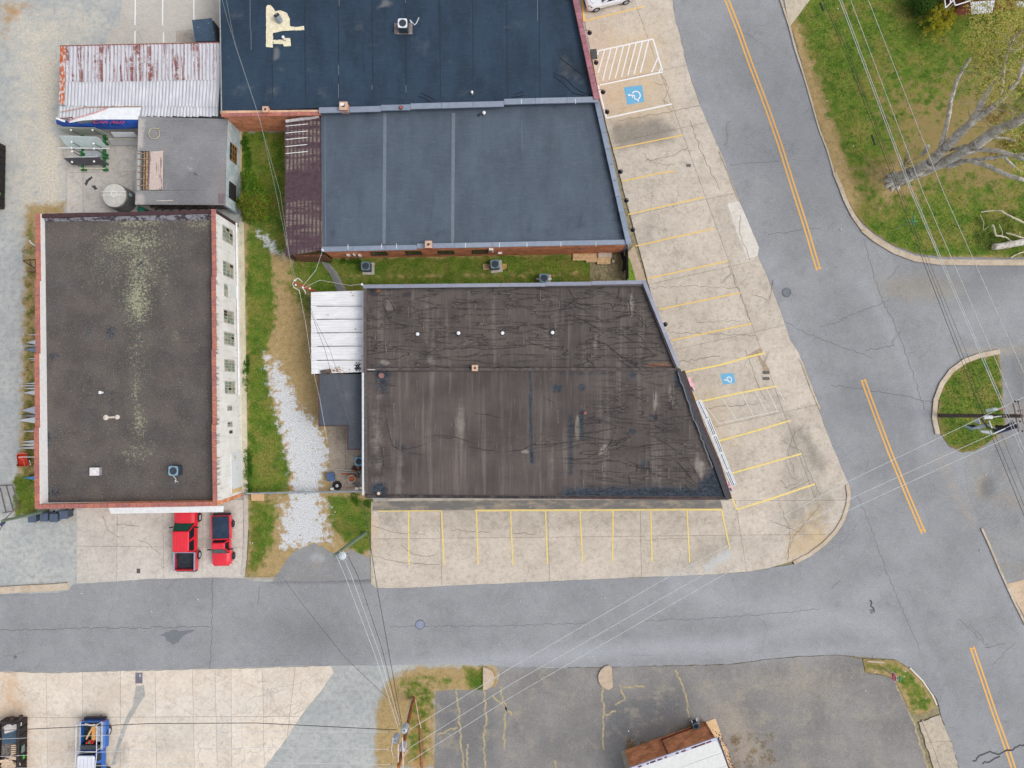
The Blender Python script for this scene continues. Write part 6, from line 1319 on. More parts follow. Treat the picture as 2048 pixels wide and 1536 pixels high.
# ---------------------------------------------------------------- wall lamps on the east fronts
lg_ = 'black lamps along the shop fronts'
LAMP = [(1180,62,'topmost black wall lamp, beside the coping of the blue-black roof'), (1193,122,'black wall lamp just below the small dark door canopy'), (1207,181,'black wall lamp level with the blue accessible bay symbol'), (1215,221,'black wall lamp at the lower white line of the accessible bay'),
        (1242,341,'black wall lamp halfway down the slate-blue roof edge'), (1254,399,'black wall lamp, second from the lower corner of the slate-blue roof'), (1267,458,'black wall lamp nearest the lower right corner of the slate-blue roof'), (1332,648,'black wall lamp beside the edge of the wrinkled roof')]
first = None
for (u, v, l) in LAMP:
    p = W(u, v, 2.9); p.z = 2.6
    if first is None:
        first = thing('wall_lamp', l, 'lamp', p, 0, lg_)
        mb = MB(); mb.lathe((0,0,0), [(.2,0),(.19,.08),(.1,.2),(.05,.28)], 14, False); mb.build('shade', plain('lamp_black', C(30,28,44), .5), first, True)
        mb = MB(); mb.tube([(0,0,.27),(-.1,0,.42),(-.35,0,.45),(-.6,0,.3)], .022, 5); mb.build('arm', BLK, first, True); mb = MB(); mb.lathe((0,0,.05), [(.06,0),(.06,.1)], 8); mb.build('bulb', WHP, first, True)
    else: place(copy_tree(first), p, 0, l)
dc = base('door_canopy', 'small dark square canopy over a door beside the hatched white aisle', 'canopy', 1190, 107)
mb = MB(); q = [W(1181,99,2.7), W(1193,97.5,2.6), W(1195,117,2.6), W(1184,118,2.7)]; mb.prism([p[:2] for p in q], [2.65,2.5,2.5,2.65], [2.75,2.6,2.6,2.75]); mb.build('panel', plain('canopy_dark', C(72,74,76), .6, var=.1), dc)
for k in range(4): a = q[0].lerp(q[3], (k+.5)/4); b = q[1].lerp(q[2], (k+.5)/4); mb = MB(); mb.tube([Vector((a.x,a.y,2.76)), Vector((b.x,b.y,2.61))], .014, 4); mb.build('rib', BLK, dc)
# ---------------------------------------------------------------- white shutter frames on the east front of the south unit
fr = base('storefront_awning', 'row of white slatted awning frames along the slanted front of the streaked-roof unit', 'awning', 1430, 890)
cs = [(1392,803),(1410,840),(1423,873),(1437,908),(1451,943),(1464,974)]
for k in range(5):
    A = Vector(cs[k]); B = Vector(cs[k+1]); d_ = (B-A).normalized(); nn = Vector((-d_.y, d_.x))*-1
    if nn.x < 0: nn = -nn
    def fp(P, o): q = P+nn*o; return (q.x, q.y)
    mb = MB(); zt_ = 3.0
    for o_ in (0, 3.2, 6.4, 9.6): ribbon(mb, [fp(A+d_*1, o_), fp(B-d_*1, o_)], .07, zt_-.1, zt_-.06-o_*.01)
    for P_ in (A+d_*1, B-d_*1.2): ribbon(mb, [fp(P_, -1), fp(P_, 10.4)], .06, zt_-.09, zt_-.045)
    s_ = mb.build('frame', WHM, fr)
    for j, (o0, o1) in enumerate(((.9,2.4),(4.1,5.6),(7.2,8.8))):
        mb = MB(); ribbon(mb, [fp(A+d_*1.8, (o0+o1)/2), fp(B-d_*2, (o0+o1)/2)], .085, zt_-.17, zt_-.13); mb.build('slat', plain('slat_white', C(220,222,232), .5) if not (j == 1 or (j == 2 and k in (1, 2)) or (j == 0 and k == 4)) else plain('slat_navy', C(60,62,92), .5), s_)
# ---------------------------------------------------------------- flags
RED = plain('flag_red', C(214,70,100), .7); WHI = plain('flag_white', C(238,232,238), .7); NAV = plain('flag_navy', C(52,66,92), .7)
def flag(label, u0, v0, u1, v1, u2, v2):
    # hangs out from the wall: u0,v0 hoist foot on the wall; u1,v1 far end; u2,v2 outer lower corner
    o = base('flag', label, 'flag', u0, v0, 'flags on the slanted shop front')
    a = W(u0, v0, 3.0); b = W(u1, v1, 2.6); c_ = W(u2, v2, 2.2); mb = MB(); nx, ny = 20, 26
    vs = []; 
    for j in range(ny+1):
        for i in range(nx+1):
            s_, t = i/nx, j/ny; p = a+(b-a)*s_+(c_-b)*t*1.0; p = p+Vector((0,0,.07*math.sin(s_*9+t*3)-.1*t)); p.x += .03*math.sin(s_*14); vs.append(p)
    b0 = 0
    for j in range(ny):
        for i in range(nx):
            k = j*(nx+1)+i; st = j//2
            mb.cur = 2 if (i > nx*.62 and st < 7) else (0 if st % 2 == 0 else 1)
            mb.add([vs[k], vs[k+1], vs[k+nx+2], vs[k+nx+1]], [(0,1,2,3)])
    mb.build('cloth', [RED, WHI, NAV], o, smooth=False)
    mb = MB(); mb.tube([a+Vector((-.15,.1,-.1)), b+Vector((.1,-.1,.15))], .02, 5); mb.build('pole', plain('pole_white', C(226,226,230), .5), o)
flag('red and white striped flag with navy corner above the white awning frames', 1373, 759, 1384, 784, 1392, 778)
flag('red and white striped flag with navy corner at the foot of the white awning frames', 1452, 966, 1460, 984, 1469, 978)
# ---------------------------------------------------------------- wheels and vehicles (front = +y)
TYR = plain('tyre_rubber', C(44,42,46), .85); RIM = plain('wheel_rim', C(196,200,206), .35, .5); RIMD = plain('dark_rim', C(70,72,78), .4, .4)
def wheel(par, x, y, r=.37, w_=.24, rim=RIM, name='wheel'):
    s_ = 1 if x > 0 else -1; o = None
    def ring(prof): return [[(x+s_*px_, y+pr*math.cos(2*math.pi*k/20), r+pr*math.sin(2*math.pi*k/20)) for k in range(20)] for px_, pr in prof]
    mb = MB(); mb.loft(ring([(-w_/2, r*.6), (-w_/2, r*.93), (-w_/2+.04, r), (w_/2-.04, r), (w_/2, r*.93), (w_/2, r*.62), (w_/2-.05, r*.6)]), True); o = mb.build('wheel', TYR, par, True)
    mb = MB(); mb.loft(ring([(w_/2-.045, r*.6), (w_/2-.005, r*.58), (w_/2-.03, r*.5), (w_/2-.06, r*.2), (w_/2-.01, r*.16), (w_/2-.005, .02)]), True)
    for k in range(6): a = k*math.pi/3; mb.tube([(x+s_*(w_/2-.012), y, r), (x+s_*(w_/2-.012), y+r*.54*math.cos(a), r+r*.54*math.sin(a))], .028, 4)
    mb.build('rim', rim, o, True); return o
def rrect(x0, x1, y0, y1, z, c=.15, ny=1):
    return [(x0+c,y0,z),(x1-c,y0,z),(x1-c*.3,y0+c*.35,z),(x1,y0+c,z),(x1,y1-c,z),(x1-c*.3,y1-c*.35,z),(x1-c,y1,z),(x0+c,y1,z),(x0+c*.3,y1-c*.35,z),(x0,y1-c,z),(x0,y0+c,z),(x0+c*.3,y0+c*.35,z)]
def paintm(name, col, k=1.): 
    n = NT(name, .28, 0, .5); n.b.inputs['Coat Weight'].default_value = .6; n.b.inputs['Coat Roughness'].default_value = .08
    return n.out(vary(n, C(*col, k), .94, 1.06, 1.2))
def pickup(label, L, Wd, hood, cab, paint_, wb, rim, bed='open', rail=None, glass=None, r=.37, hh=1.0, rh=1.72, flare=0.):
    """hood / cab lengths in metres, bed is the rest; y=0 mid"""
    o = thing('pickup_truck', label, 'pickup truck'); hw = Wd/2; yf = L/2; yr = -L/2; yc = yf-hood; yb = yc-cab
    mb = MB(); mb.loft([rrect(-hw+.08, hw-.08, yb, yf-.06, .42, .2), rrect(-hw, hw, yb, yf, .6, .22), rrect(-hw, hw, yb, yf, .82, .22), rrect(-hw+.05, hw-.05, yb, yf-.05, hh-.03, .22)]); mb.build('body', paint_, o, True)
    # hood, crowned
    mb = MB(); rows = []
    for j, y in enumerate((yc+.02, yc-.0+hood*.5, yf-.28, yf-.08)):
        rows.append([(x*hw, y, hh+dz-(j == 3)*.1-(j == 2)*.02) for x, dz in ((-.93,-.04),(-.7,.03),(-.55,.075),(-.3,.06),(0,.085),(.3,.06),(.55,.075),(.7,.03),(.93,-.04))])
    mb.add([p for r_ in rows for p in r_], [(j*9+i, (j+1)*9+i, (j+1)*9+i+1, j*9+i+1) for j in range(3) for i in range(8)][::1]); 
    mb.f = [f[::-1] for f in mb.f]; mb.build('hood', paint_, o, True, smooth=True)
    # cabin
    x0 = hw-.09; x1 = hw-.27; sl = .55 if cab > 1.7 else .42
    lo = [(-x0, yb+.04, hh-.03), (x0, yb+.04, hh-.03), (x0, yc+.05, hh-.03), (-x0, yc+.05, hh-.03)]; hi = [(-x1, yb+.22, rh-.04), (x1, yb+.22, rh-.04), (x1, yc-sl, rh-.04), (-x1, yc-sl, rh-.04)]
    mb = MB(); mb.loft([lo, hi]); mb.build('cabin', paint_, o, True)
    mb = MB(); ym = (yb+.18+yc-sl)/2; mb.loft([rrect(-x1-.02, x1+.02, yb+.2, yc-sl+.02, rh-.045, .12), rrect(-x1+.03, x1-.03, yb+.26, yc-sl-.04, rh+.01, .12)]); rf = mb.build('roof', paint_, o, True)
    mb = MB()
    for q in (-.3,-.1,.1,.3): mb.tube([(q*hw*1.6, yb+.4, rh+.012), (q*hw*1.6, yc-sl-.2, rh+.012)], .008, 4)
    mb.build('roof_rib', paint_, rf, True)
    G_ = glass or plain('car_glass', C(30,40,48), .08, spec=.6)
    def quadpanel(nm, P, m, off):
        P = [Vector(p) for p in P]; n_ = (P[1]-P[0]).cross(P[3]-P[0]).normalized(); mb = MB(); A = [p+n_*off for p in P]; B = [p+n_*(off+.012) for p in P]
        mb.add(A+B, [(3,2,1,0),(4,5,6,7),(0,1,5,4),(1,2,6,5),(2,3,7,6),(3,0,4,7)]); return mb.build(nm, m, o, True)
    def lerp4(a, b, c_, d_, s0, s1, t0, t1):
        a, b, c_, d_ = map(Vector, (a, b, c_, d_)); f = lambda s, t: a.lerp(b, s).lerp(d_.lerp(c_, s), t); return [f(s0,t0), f(s1,t0), f(s1,t1), f(s0,t1)]
    quadpanel('windscreen_surround', lerp4(lo[2], lo[3], hi[3], hi[2], .01, .99, .01, 1.0), BLK, .002)
    quadpanel('windscreen', lerp4(lo[2], lo[3], hi[3], hi[2], .05, .95, .12, .93), G_, .016)
    quadpanel('rear_window', lerp4(lo[0], lo[1], hi[1], hi[0], .08, .92, .2, .85), plain('car_glass', C(30,40,48), .08), .003)
    nw = 2 if cab > 1.8 else 1
    for k in range(nw):
        s0 = .05+k*.5 if nw == 2 else .12; s1 = .44+k*.48 if nw == 2 else .82
        quadpanel('side_window', lerp4(lo[1], lo[2], hi[2], hi[1], s0, s1, .08, .88), plain('car_glass', C(30,40,48), .08), .003); quadpanel('side_window', lerp4(lo[3], lo[0], hi[0], hi[3], 1-s1, 1-s0, .08, .88), plain('car_glass', C(30,40,48), .08), .003)
    # bed
    t = .09; zb0 = .62; 
    for (xa, xb_) in ((-hw, -hw+t), (hw-t, hw)):
        mb = MB(); mb.prism([(xa, yr+.12), (xb_, yr+.12), (xb_, yb+.01), (xa, yb+.01)], .45, hh-.02); mb.build('bed_side', paint_, o, True)
        mb = MB(); sx = -1 if xa < 0 else 1; mb.loft([[(sx*(hw-.001), yr+.12, .45), (sx*(hw+.03+flare), yr+.2, .5), (sx*(hw+.03+flare), yb-.05, .5), (sx*(hw-.001), yb-.01, .45)], [(sx*(hw-.001), yr+.12, hh-.06), (sx*(hw+.02+flare*.6), yr+.2, hh-.2), (sx*(hw+.02+flare*.6), yb-.05, hh-.2), (sx*(hw-.001), yb-.01, hh-.06)]]); 
        if sx > 0: pass
        mb.build('flank', paint_, o, True)
        if rail: mb = MB(); mb.box(min(xa,xb_)-.02, yr+.1, hh-.02, max(xa,xb_)+.05*(xa < 0), yb+.02, hh+.03); mb.build('bed_rail', rail, o, True)
    mb = MB(); mb.box(-hw+t, yr+.1, .5, hw-t, yr+.17, hh-.03); mb.build('tailgate', paint_, o, True)
    mb = MB(); mb.box(-hw+t, yb-.06, .5, hw-t, yb, hh-.03); mb.build('bed_front', rail or paint_, o, True)
    mb = MB(); mb.box(-hw+t, yr+.17, .55, hw-t, yb-.06, .6)
    bf = mb.build('bed_floor', plain('bed_liner', C(40,48,58), .7, var=.3), o, True)
    mb = MB()
    for k in range(7): x = -hw+t+.1+k*(Wd-2*t-.2)/6; mb.box(x-.03, yr+.2, .6, x+.03, yb-.1, .615)
    mb.build('bed_ridge', plain('bed_liner', C(40,48,58)), bf, True)
    if bed == 'cover': mb = MB(); mb.loft([rrect(-hw+.06, hw-.1, yr+.14, yb-.04, hh-.02, .06), rrect(-hw+.08, hw-.12, yr+.18, yb-.08, hh+.03, .06)]); mb.build('tonneau_cover', (lambda n: n.out(vary(n, C(48,66,90), .7, 1.15, 1.2)))(NT('navy_vinyl', .45)), o, True)
    CH = plain('bumper_dark', C(66,58,66), .5, .3)
    mb = MB(); mb.loft([rrect(-hw+.05, hw-.05, yr-.06, yr+.12, .4, .06), rrect(-hw+.05, hw-.05, yr-.08, yr+.12, .62, .06)]); mb.build('rear_bumper', CH, o, True)
    mb = MB(); mb.loft([rrect(-hw+.03, hw-.03, yf-.1, yf+.06, .4, .06), rrect(-hw+.03, hw-.03, yf-.1, yf+.07, .64, .06)]); mb.build('front_bumper', paint_, o, True)
    for sx in (-1, 1):
        mb = MB(); mb.box(sx*hw-.1*(sx > 0)-.0, yf-.12, .68, sx*hw+.1*(sx < 0), yf+.012, .86); mb.build('headlight', plain('lamp_clear', C(210,216,222), .15), o, True)
        mb = MB(); mb.box(sx*hw-.1*(sx > 0), yr+.085, .66, sx*hw+.1*(sx < 0), yr+.125, .96); mb.build('tail_light', plain('tail_red', C(190,30,50), .3), o, True)
        mb = MB(); mb.tube([(sx*(hw-.1), yc-.25, hh+.02), (sx*(hw+.12), yc-.3, hh+.1)], .03, 5); mb.box(sx*(hw+.02) if sx > 0 else sx*(hw+.28), yc-.36, hh+.02, sx*(hw+.28) if sx > 0 else sx*(hw+.02), yc-.28, hh+.2); mb.build('mirror', BLK, o, True)
        for y in (yf-.85*(L/5.3), yf-.85*(L/5.3)-wb):
            wheel(o, sx*(hw-.06+flare*.5+.02), y, r, .25, rim)
            mb = MB(); ar = [[(sx*(hw+ox), y+(r+.07)*math.cos(math.pi*k/10), r+.02+(r+.07)*math.sin(math.pi*k/10)) for k in range(11)] for ox in (.0, .035)]
            ar2 = [[(sx*(hw+ox), y+(r+.13)*math.cos(math.pi*k/10), r+.02+(r+.13)*math.sin(math.pi*k/10)) for k in range(11)] for ox in (.0, .035)]
            mb.add(ar[1]+ar2[1]+ar[0]+ar2[0], [(k, k+1, 11+k+1, 11+k) for k in range(10)]+[(22+k, 22+k+1, k+1, k) for k in range(10)]+[(11+k, 11+k+1, 33+k+1, 33+k) for k in range(10)]); mb.build('wheel_arch', paint_, o, True)
    mb = MB(); mb.box(-.25, yf+.055, .5, .25, yf+.08, .6); mb.build('number_plate', plain('plate_white', C(220,220,216)), o, True)
    mb = MB()
    for sx in (-.32,.32): mb.tube([(sx-.02, yc+.1, hh+.03), (sx-.42, yc-.06, hh+.13)], .012, 4)
    mb.build('wiper', BLK, o, True)
    return o
RP = paintm('red_car_paint', (230,32,52), 1.); RP2 = paintm('red_car_paint_old', (234,36,58), 1.); BP = paintm('blue_car_paint', (22,96,184))
t1 = pickup('red crew cab pickup with grey bed rails parked nose under the white canopy', 5.35, 1.86, 1.25, 2.45, RP, 3.2, RIM, rail=plain('silver_blue_rail', C(160,174,196), .4, .2), glass=plain('green_glass', C(28,92,82), .08), r=.38, hh=1.06, rh=1.78)
p = W(370, 1080, 1.0); place(t1, (p.x, p.y, .055), 0)
t2 = pickup('smaller red pickup with navy bed cover, nose pointing at the street', 4.35, 1.6, 1.1, 1.15, RP2, 2.75, RIMD, bed='cover', glass=plain('grey_glass', C(70,104,104), .08), r=.32, hh=.92, rh=1.48)
p = W(442, 1080, .9); place(t2, (p.x, p.y, .055), math.pi+.03)
t3 = pickup('blue pickup with white roof and silver ladder rack, bed full of timber', 5.6, 1.95, 1.3, 1.9, BP, 3.5, RIM, rail=plain('rail_silver', C(206,212,222), .3, .4), r=.4, hh=1.1, rh=1.8, flare=.16)
p = W(184, 1497, 1.0); place(t3, (p.x, p.y-.4, .055), math.pi)
for ch in t3.children:
    if ch.name.startswith(('roof', 'cabin')): ch.data = ch.data.copy(); ch.data.materials[0] = paintm('white_cab_paint', (232,234,244)) if ch.name.startswith('roof') else ch.data.materials[0]
# ladder rack, cross boxes and load in the blue truck
SIL = plain('rack_silver', C(226,228,240), .35, .2)
def intruck(name, label, cat, build, mat, parent=None, kind=None):
    mb = MB(); mb.xf = Matrix.Translation(t3.location) @ Matrix.Rotation(math.pi, 4, 'Z'); build(mb); o = mb.build(name, mat, parent)
    return tag(o, label, cat, None, kind)
mb = MB(); hw = .86
for x in (-hw, hw): mb.tube([(x, -2.75, 1.75), (x, -.1, 1.75), (x, 1.6, 2.1)], .035, 6)
mb.tube([(-hw, -2.75, 1.75), (hw, -2.75, 1.75)], .04, 6); mb.tube([(-hw, -.55, 1.75), (hw, -.55, 1.75)], .03, 6)
for x in (-hw, hw):
    for y in (-2.7, -.6): mb.tube([(x, y, 1.05), (x, y, 1.75)], .03, 5)
mb.build('ladder_rack', SIL, t3, True)
mb = MB(); mb.box(-.84, -.78, .95, .84, -.42, 1.2); mb.build('tool_box', plain('tool_box_grey', C(84,92,98), .4, .3), t3, True)
mb = MB(); mb.tube([(-.5,-2.86,.55),(-.5,-3.05,.55)], .05, 5); mb.build('tow_hitch', plain('hitch', C(80,50,60), .6), t3, True)
WD = plain('fresh_timber', C(222,180,118), .8, var=.15); WD2 = plain('pale_timber', C(226,206,176), .8, var=.15)
lg2 = 'planks in the blue truck bed'
for (x0, y0, x1, y1, z, l, m_) in ((-.2,-2.5,.45,-1.2,1.0,'tan plank lying diagonally in the blue truck bed, crossing the others',WD), (.5,-2.55,-.55,-2.3,1.12,'pale plank across the tailgate end of the blue truck bed',WD2), (-.55,-2.5,.1,-1.9,1.06,'short tan plank sloping near the tailgate of the blue truck',WD)):
    d_ = Vector((x1-x0, y1-y0, 0)); nn = Vector((-d_.y, d_.x, 0)).normalized()*.06
    intruck('plank', l, 'plank', lambda mb: mb.prism([(x0+nn.x,y0+nn.y),(x0-nn.x,y0-nn.y),(x1-nn.x,y1-nn.y),(x1+nn.x,y1+nn.y)], z, z+.05), m_)['group'] = lg2
intruck('plywood_sheet', 'orange-tan narrow plywood sheet lengthwise in the blue truck bed', 'plywood', lambda mb: mb.box(-.32, -2.3, .95, .02, -1.1, .99), plain('ply_orange', C(214,158,96), .8, var=.12))
intruck('metal_bin', 'long grey metal tray lengthwise on the side of the blue truck bed', 'tray', lambda mb: (mb.box(-.72, -2.3, .8, -.42, -1.0, 1.0)), plain('bin_silver', C(176,180,190), .4, .2))
def flow(mb):
    random.seed(2)
    for k in range(16): mb.ball((.1+random.uniform(-.3,.3), -1.02+random.uniform(-.13,.13), 1.02+random.uniform(0,.1)), .07, 6, 4)
intruck('red_sack', 'heap of red packets at the cab end of the blue truck bed', 'packets', flow, plain('packet_red', C(214,52,56), .6, var=.25, scale=8))
intruck('green_bottle', 'small green bottle on top of the red packets in the blue truck', 'bottle', lambda mb: mb.lathe((.12,-1.0,1.12), [(.07,0),(.08,.1),(.02,.16)], 8), plain('bottle_green', C(44,170,90), .3))
# white saloon at the top edge
def saloon(label):
    o = thing('saloon_car', label, 'car'); L, hw = 4.6, .9; P = paintm('white_car_paint', (238,242,248)); f = lambda z, a, b, c_: rrect(-hw+c_, hw-c_, -L/2+a, L/2-b, z, .32)
    mb = MB(); mb.loft([f(.22,.12,.15,.08), f(.4,0,.03,.0), f(.66,.02,.06,.0), f(.82,.1,.22,.06), f(.88,.2,.42,.14)]); mb.build('body', P, o, True, smooth=False)
    lo = [(-.76,-1.7,.86),(.76,-1.7,.86),(.78,.95,.88),(-.78,.95,.88)]; hi = [(-.56,-.95,1.38),(.56,-.95,1.38),(.56,.12,1.42),(-.56,.12,1.42)]
    mb = MB(); mb.loft([lo, hi]); mb.build('cabin', P, o, True); mb = MB(); mb.loft([rrect(-.58,.58,-1.0,.18,1.38,.12), rrect(-.5,.5,-.9,.08,1.46,.12)]); mb.build('roof', P, o, True)
    def pan(nm, a, b, c_, d_, s0, s1, t0, t1, m):
        a, b, c_, d_ = map(Vector, (a,b,c_,d_)); g = lambda s, t: a.lerp(b, s).lerp(d_.lerp(c_, s), t); Q = [g(s0,t0), g(s1,t0), g(s1,t1), g(s0,t1)]; n_ = (Q[1]-Q[0]).cross(Q[3]-Q[0]).normalized()
        mb = MB(); mb.add([q+n_*.003 for q in Q]+[q+n_*.014 for q in Q], [(3,2,1,0),(4,5,6,7),(0,1,5,4),(1,2,6,5),(2,3,7,6),(3,0,4,7)]); mb.build(nm, m, o, True)
    gl = plain('car_glass_teal', C(60,104,116), .08, spec=.6); pan('windscreen', lo[2], lo[3], hi[3], hi[2], .05, .95, .05, .95, gl); pan('rear_window', lo[0], lo[1], hi[1], hi[0], .08, .92, .08, .92, gl)
    gd = plain('car_glass_violet', C(48,40,84), .1)
    for s0, s1 in ((.06,.42),(.46,.86)): pan('side_window', lo[1], lo[2], hi[2], hi[1], s0, s1, .1, .9, gd); pan('side_window', lo[3], lo[0], hi[0], hi[3], 1-s1, 1-s0, .1, .9, gd)
    for sx in (-1, 1):
        for y in (1.4, -1.28): wheel(o, sx*(hw-.1), y, .34, .26, RIM)
        mb = MB(); mb.add([(sx*(hw-.3), L/2-.12, .74), (sx*(hw-.02), L/2-.42, .74), (sx*(hw-.02), L/2-.5, .84), (sx*(hw-.26), L/2-.3, .85)], [(0,1,2,3)]); mb.build('headlight', plain('lamp_grey', C(120,126,132), .2), o, True)
        mb = MB(); mb.box(sx*hw-.04+.1*sx, .62, .9, sx*hw+.04+.12*sx, .78, 1.02); mb.build('mirror', P, o, True)
        mb = MB(); mb.box(sx*(hw-.2)-.12, -L/2+.03, .6, sx*(hw-.2)+.12, -L/2+.2, .76); mb.build('tail_light', plain('tail_red', C(190,30,50)), o, True)
    mb = MB(); mb.tube([(-.6, L/2-.04, .5), (0, L/2+.0, .46), (.6, L/2-.04, .5)], .07, 5); mb.build('grille', BLK, o, True)
    mb = MB(); mb.tube([(-.62,L/2-.62,.895),(-.3,L/2-.44,.89),(.3,L/2-.44,.89),(.62,L/2-.62,.895)], .012, 4); mb.build('hood_seam', BLK, o, True)
    return o
sc_ = saloon('white car parked nose to the wall at the top edge of the parking bays'); fw = Vector((W(1194,20,.3)-W(1253,5,.3))[:2]).normalized(); mid = (W(1194,19,.34)+W(1253,4,.34))/2; nr = Vector((fw.y, -fw.x))
if nr.y < 0: nr = -nr
place(sc_, (mid.x+nr.x*.85, mid.y+nr.y*.85, .055), math.atan2(fw.y, fw.x)-math.pi/2)
# ---------------------------------------------------------------- dumpsters
def dumpster(label, u0, v0, u1, v1, h=1.35, deb=True, lean=None):
    """u0..u1, v0..v1: top rim in map units"""
    o = base('dumpster', label, 'dumpster', (u0+u1)/2, (v0+v1)/2); a = W(u0, v0, h); b = W(u1, v1, h); x0, x1 = sorted((a.x, b.x)); y0, y1 = sorted((a.y, b.y)); t = .07
    K = plain('dumpster_black', C(44,40,42), .6, .2, var=.25); 
    for (ax, ay, bx_, by) in ((x0,y0,x1,y0+t),(x0,y1-t,x1,y1),(x0,y0+t,x0+t,y1-t),(x1-t,y0+t,x1,y1-t)): mb = MB(); mb.box(ax, ay, .15, bx_, by, h); mb.build('side_panel', K, o)
    mb = MB(); mb.box(x0+t, y0+t, .15, x1-t, y1-t, .22); mb.build('floor', K, o)
    mb = MB()
    for k in range(int((y1-y0)/.6)): y = y0+.3+k*.6; mb.box(x1, y-.04, .2, x1+.07, y+.04, h-.1)
    mb.build('rib', K, o); mb = MB(); mb.box(x1-.01, y0, h-.1, x1+.09, y1, h+.01); mb.box(x0, y1-.01, h-.1, x1, y1+.07, h+.01); mb.build('rim', plain('dumpster_rim', C(62,58,60), .5, .3), o)
    return o, x0, x1, y0, y1
d1, x0, x1, y0, y1 = dumpster('black roll-off dumpster heaped with timber and boards in the bottom left corner', -8, 1447, 33, 1570)
BLP2 = plain('tarp_blue', C(26,104,160), .5, var=.15)
mb = MB(); mb.box(x0-.6, y0, .2, x0-.1, y1-.6, 1.2); tag(mb.build('blue_tank', BLP2), 'blue tank side standing left of the roll-off dumpster', 'tank')
random.seed(31); cols = [('scrap_tan', C(214,190,166)), ('scrap_pink', C(220,196,182)), ('scrap_slate', C(70,92,112)), ('scrap_white', C(214,208,206)), ('scrap_brown', C(150,120,100))]
rub = []
def scrap(k, x, y, z, L, wd, a, ci, lab):
    mb = MB(); mb.xf = Matrix.Translation((x, y, z)) @ Matrix.Rotation(a, 4, 'Z') @ Matrix.Rotation(random.uniform(-.15,.15), 4, 'X'); mb.box(-L/2, -wd/2, 0, L/2, wd/2, .05); return tag(mb.build('scrap_board', plain(cols[ci][0], cols[ci][1], .9, var=.15)), lab, 'scrap board', 'scrap in the corner dumpster')
sub = MB(); sub.box(x0+.1, y0+.1, .25, x1-.1, y1-.1, .8); tag(sub.build('rubble', plain('rubble', C(120,112,108), .95, var=.4, scale=6)), kind='stuff')
scrap(0, (x0+x1)/2+.1, y1-.5, .95, 1.2, .7, .3, 3, 'crumpled whitish board at the upper end of the corner dumpster')
scrap(1, (x0+x1)/2, y1-1.35, .9, 1.3, 1.0, .1, 2, 'large slate-blue board below the whitish one in the corner dumpster')
for k in range(5): scrap(2, x1-.42, y1-1.95-k*.17, 1.05, .55, .09, .05, 0, ('top','second','third','fourth','lowest')[k]+' of five short tan slats stacked in steps in the corner dumpster')
sub = MB()
for k in range(34): sub.xf = Matrix.Translation((random.uniform(x0+.3, x1-.3), random.uniform(y0+.3, y1-2.9), random.uniform(.85, 1.15))) @ Matrix.Rotation(random.uniform(0, 3.1), 4, 'Z') @ Matrix.Rotation(random.uniform(-.2,.2), 4, 'X'); L = random.uniform(.4, 1.1); sub.box(-L/2, -.12, 0, L/2, .12, .04)
tag(sub.build('scrap_heap', plain('scrap_tan', C(214,190,166), .9, var=.35, scale=3)), kind='stuff')
lu = base('tipper_arm', 'pair of black hinged hoist hooks at the upper end of the corner dumpster', 'hook', 30, 1435)
for (u, v) in ((24,1440),(42,1437)): mb = MB(); mb.tube([W(u-18, v+12, 1.2), W(u, v, 1.3), W(u+2, v-5, 1.2)], .09, 6); mb.ball(W(u, v-4, 1.25), .17, 8, 6); mb.build('hook', plain('hook_brown', C(62,46,42), .8), lu)
mb = MB(); mb.box(x1+.072, y1-2.7, .55, x1+.085, y1-2.1, .95); mb.build('decal', plain('decal_grey', C(110,130,128), .6), d1)
mb = MB(); mb.prism([(x1+.072, y1-3.3), (x1+.2, y1-3.2), (x1+.2,y1-3.0), (x1+.072,y1-2.9)], .7, .75); mb.build('decal_green', plain('decal_green', C(90,200,60), .6), d1)
mb = MB()
for k in (0, 1): q = W(38, 1446+k*3.5, 1.0); mb.box(x1+.071, q.y-.06, .95, x1+.08, q.y+.04, 1.08)
mb.build('white_number', WHP, d1)
d2, _, x1b, y0b, y1b = dumpster('black dumpster cut off by the left edge beside the pale gravel yard', -70, 280, -14, 410, 1.5)
mb = MB(); mb.prism([(x1b+.06, y0b+.9), (x1b+.25, y0b+1.0), (x1b+.25, y0b+1.2), (x1b+.06, y0b+1.3)], 1.0, 1.05); mb.build('decal_green', plain('decal_green', C(90,200,60), .6), d2)
mb = MB(); mb.box(x1b+.071, y0b+1.5, .9, x1b+.08, y0b+2.4, 1.3); mb.build('decal', plain('decal_grey', C(110,130,128)), d2)
# ---------------------------------------------------------------- round tank
tk = thing('water_tank', 'round grey tank with white ring rail between the yard slab and the felt-roofed outbuilding', 'tank', at_(229,391,.05,1.6))
mb = MB(); mb.lathe((0,0,0), [(1.06,0),(1.06,1.5),(1.0,1.58),(.95,1.6),(.9,1.57),(.1,1.66)], 32); mb.build('shell', plain('tank_grey', C(126,128,128), .5, .2, var=.15), tk, True)
mb = MB(); mb.lathe((0,0,1.585), [(1.0,0),(1.0,.03),(.93,.04),(.05,.1)], 32); mb.build('lid', plain('tank_lid', C(206,204,196), .5, var=.08), tk, True)
mb = MB()
for y in (.28, -.05): mb.tube([(-1.02, y, 1.72), (1.05, y, 1.72)], .028, 5)
mb.tube([(.1,.1,1.75),(.6,-.8,1.7)], .02, 5); mb.lathe((0,.12,1.66), [(.28,0),(.28,.05),(.22,.05),(.22,0)], 16, False); mb.build('rail', WHP, tk, True)
mb = MB(); mb.box(1.0, .1, .8, 1.075, .32, 1.2); mb.build('label_plate', plain('label_blue', C(190,214,232)), tk, True)
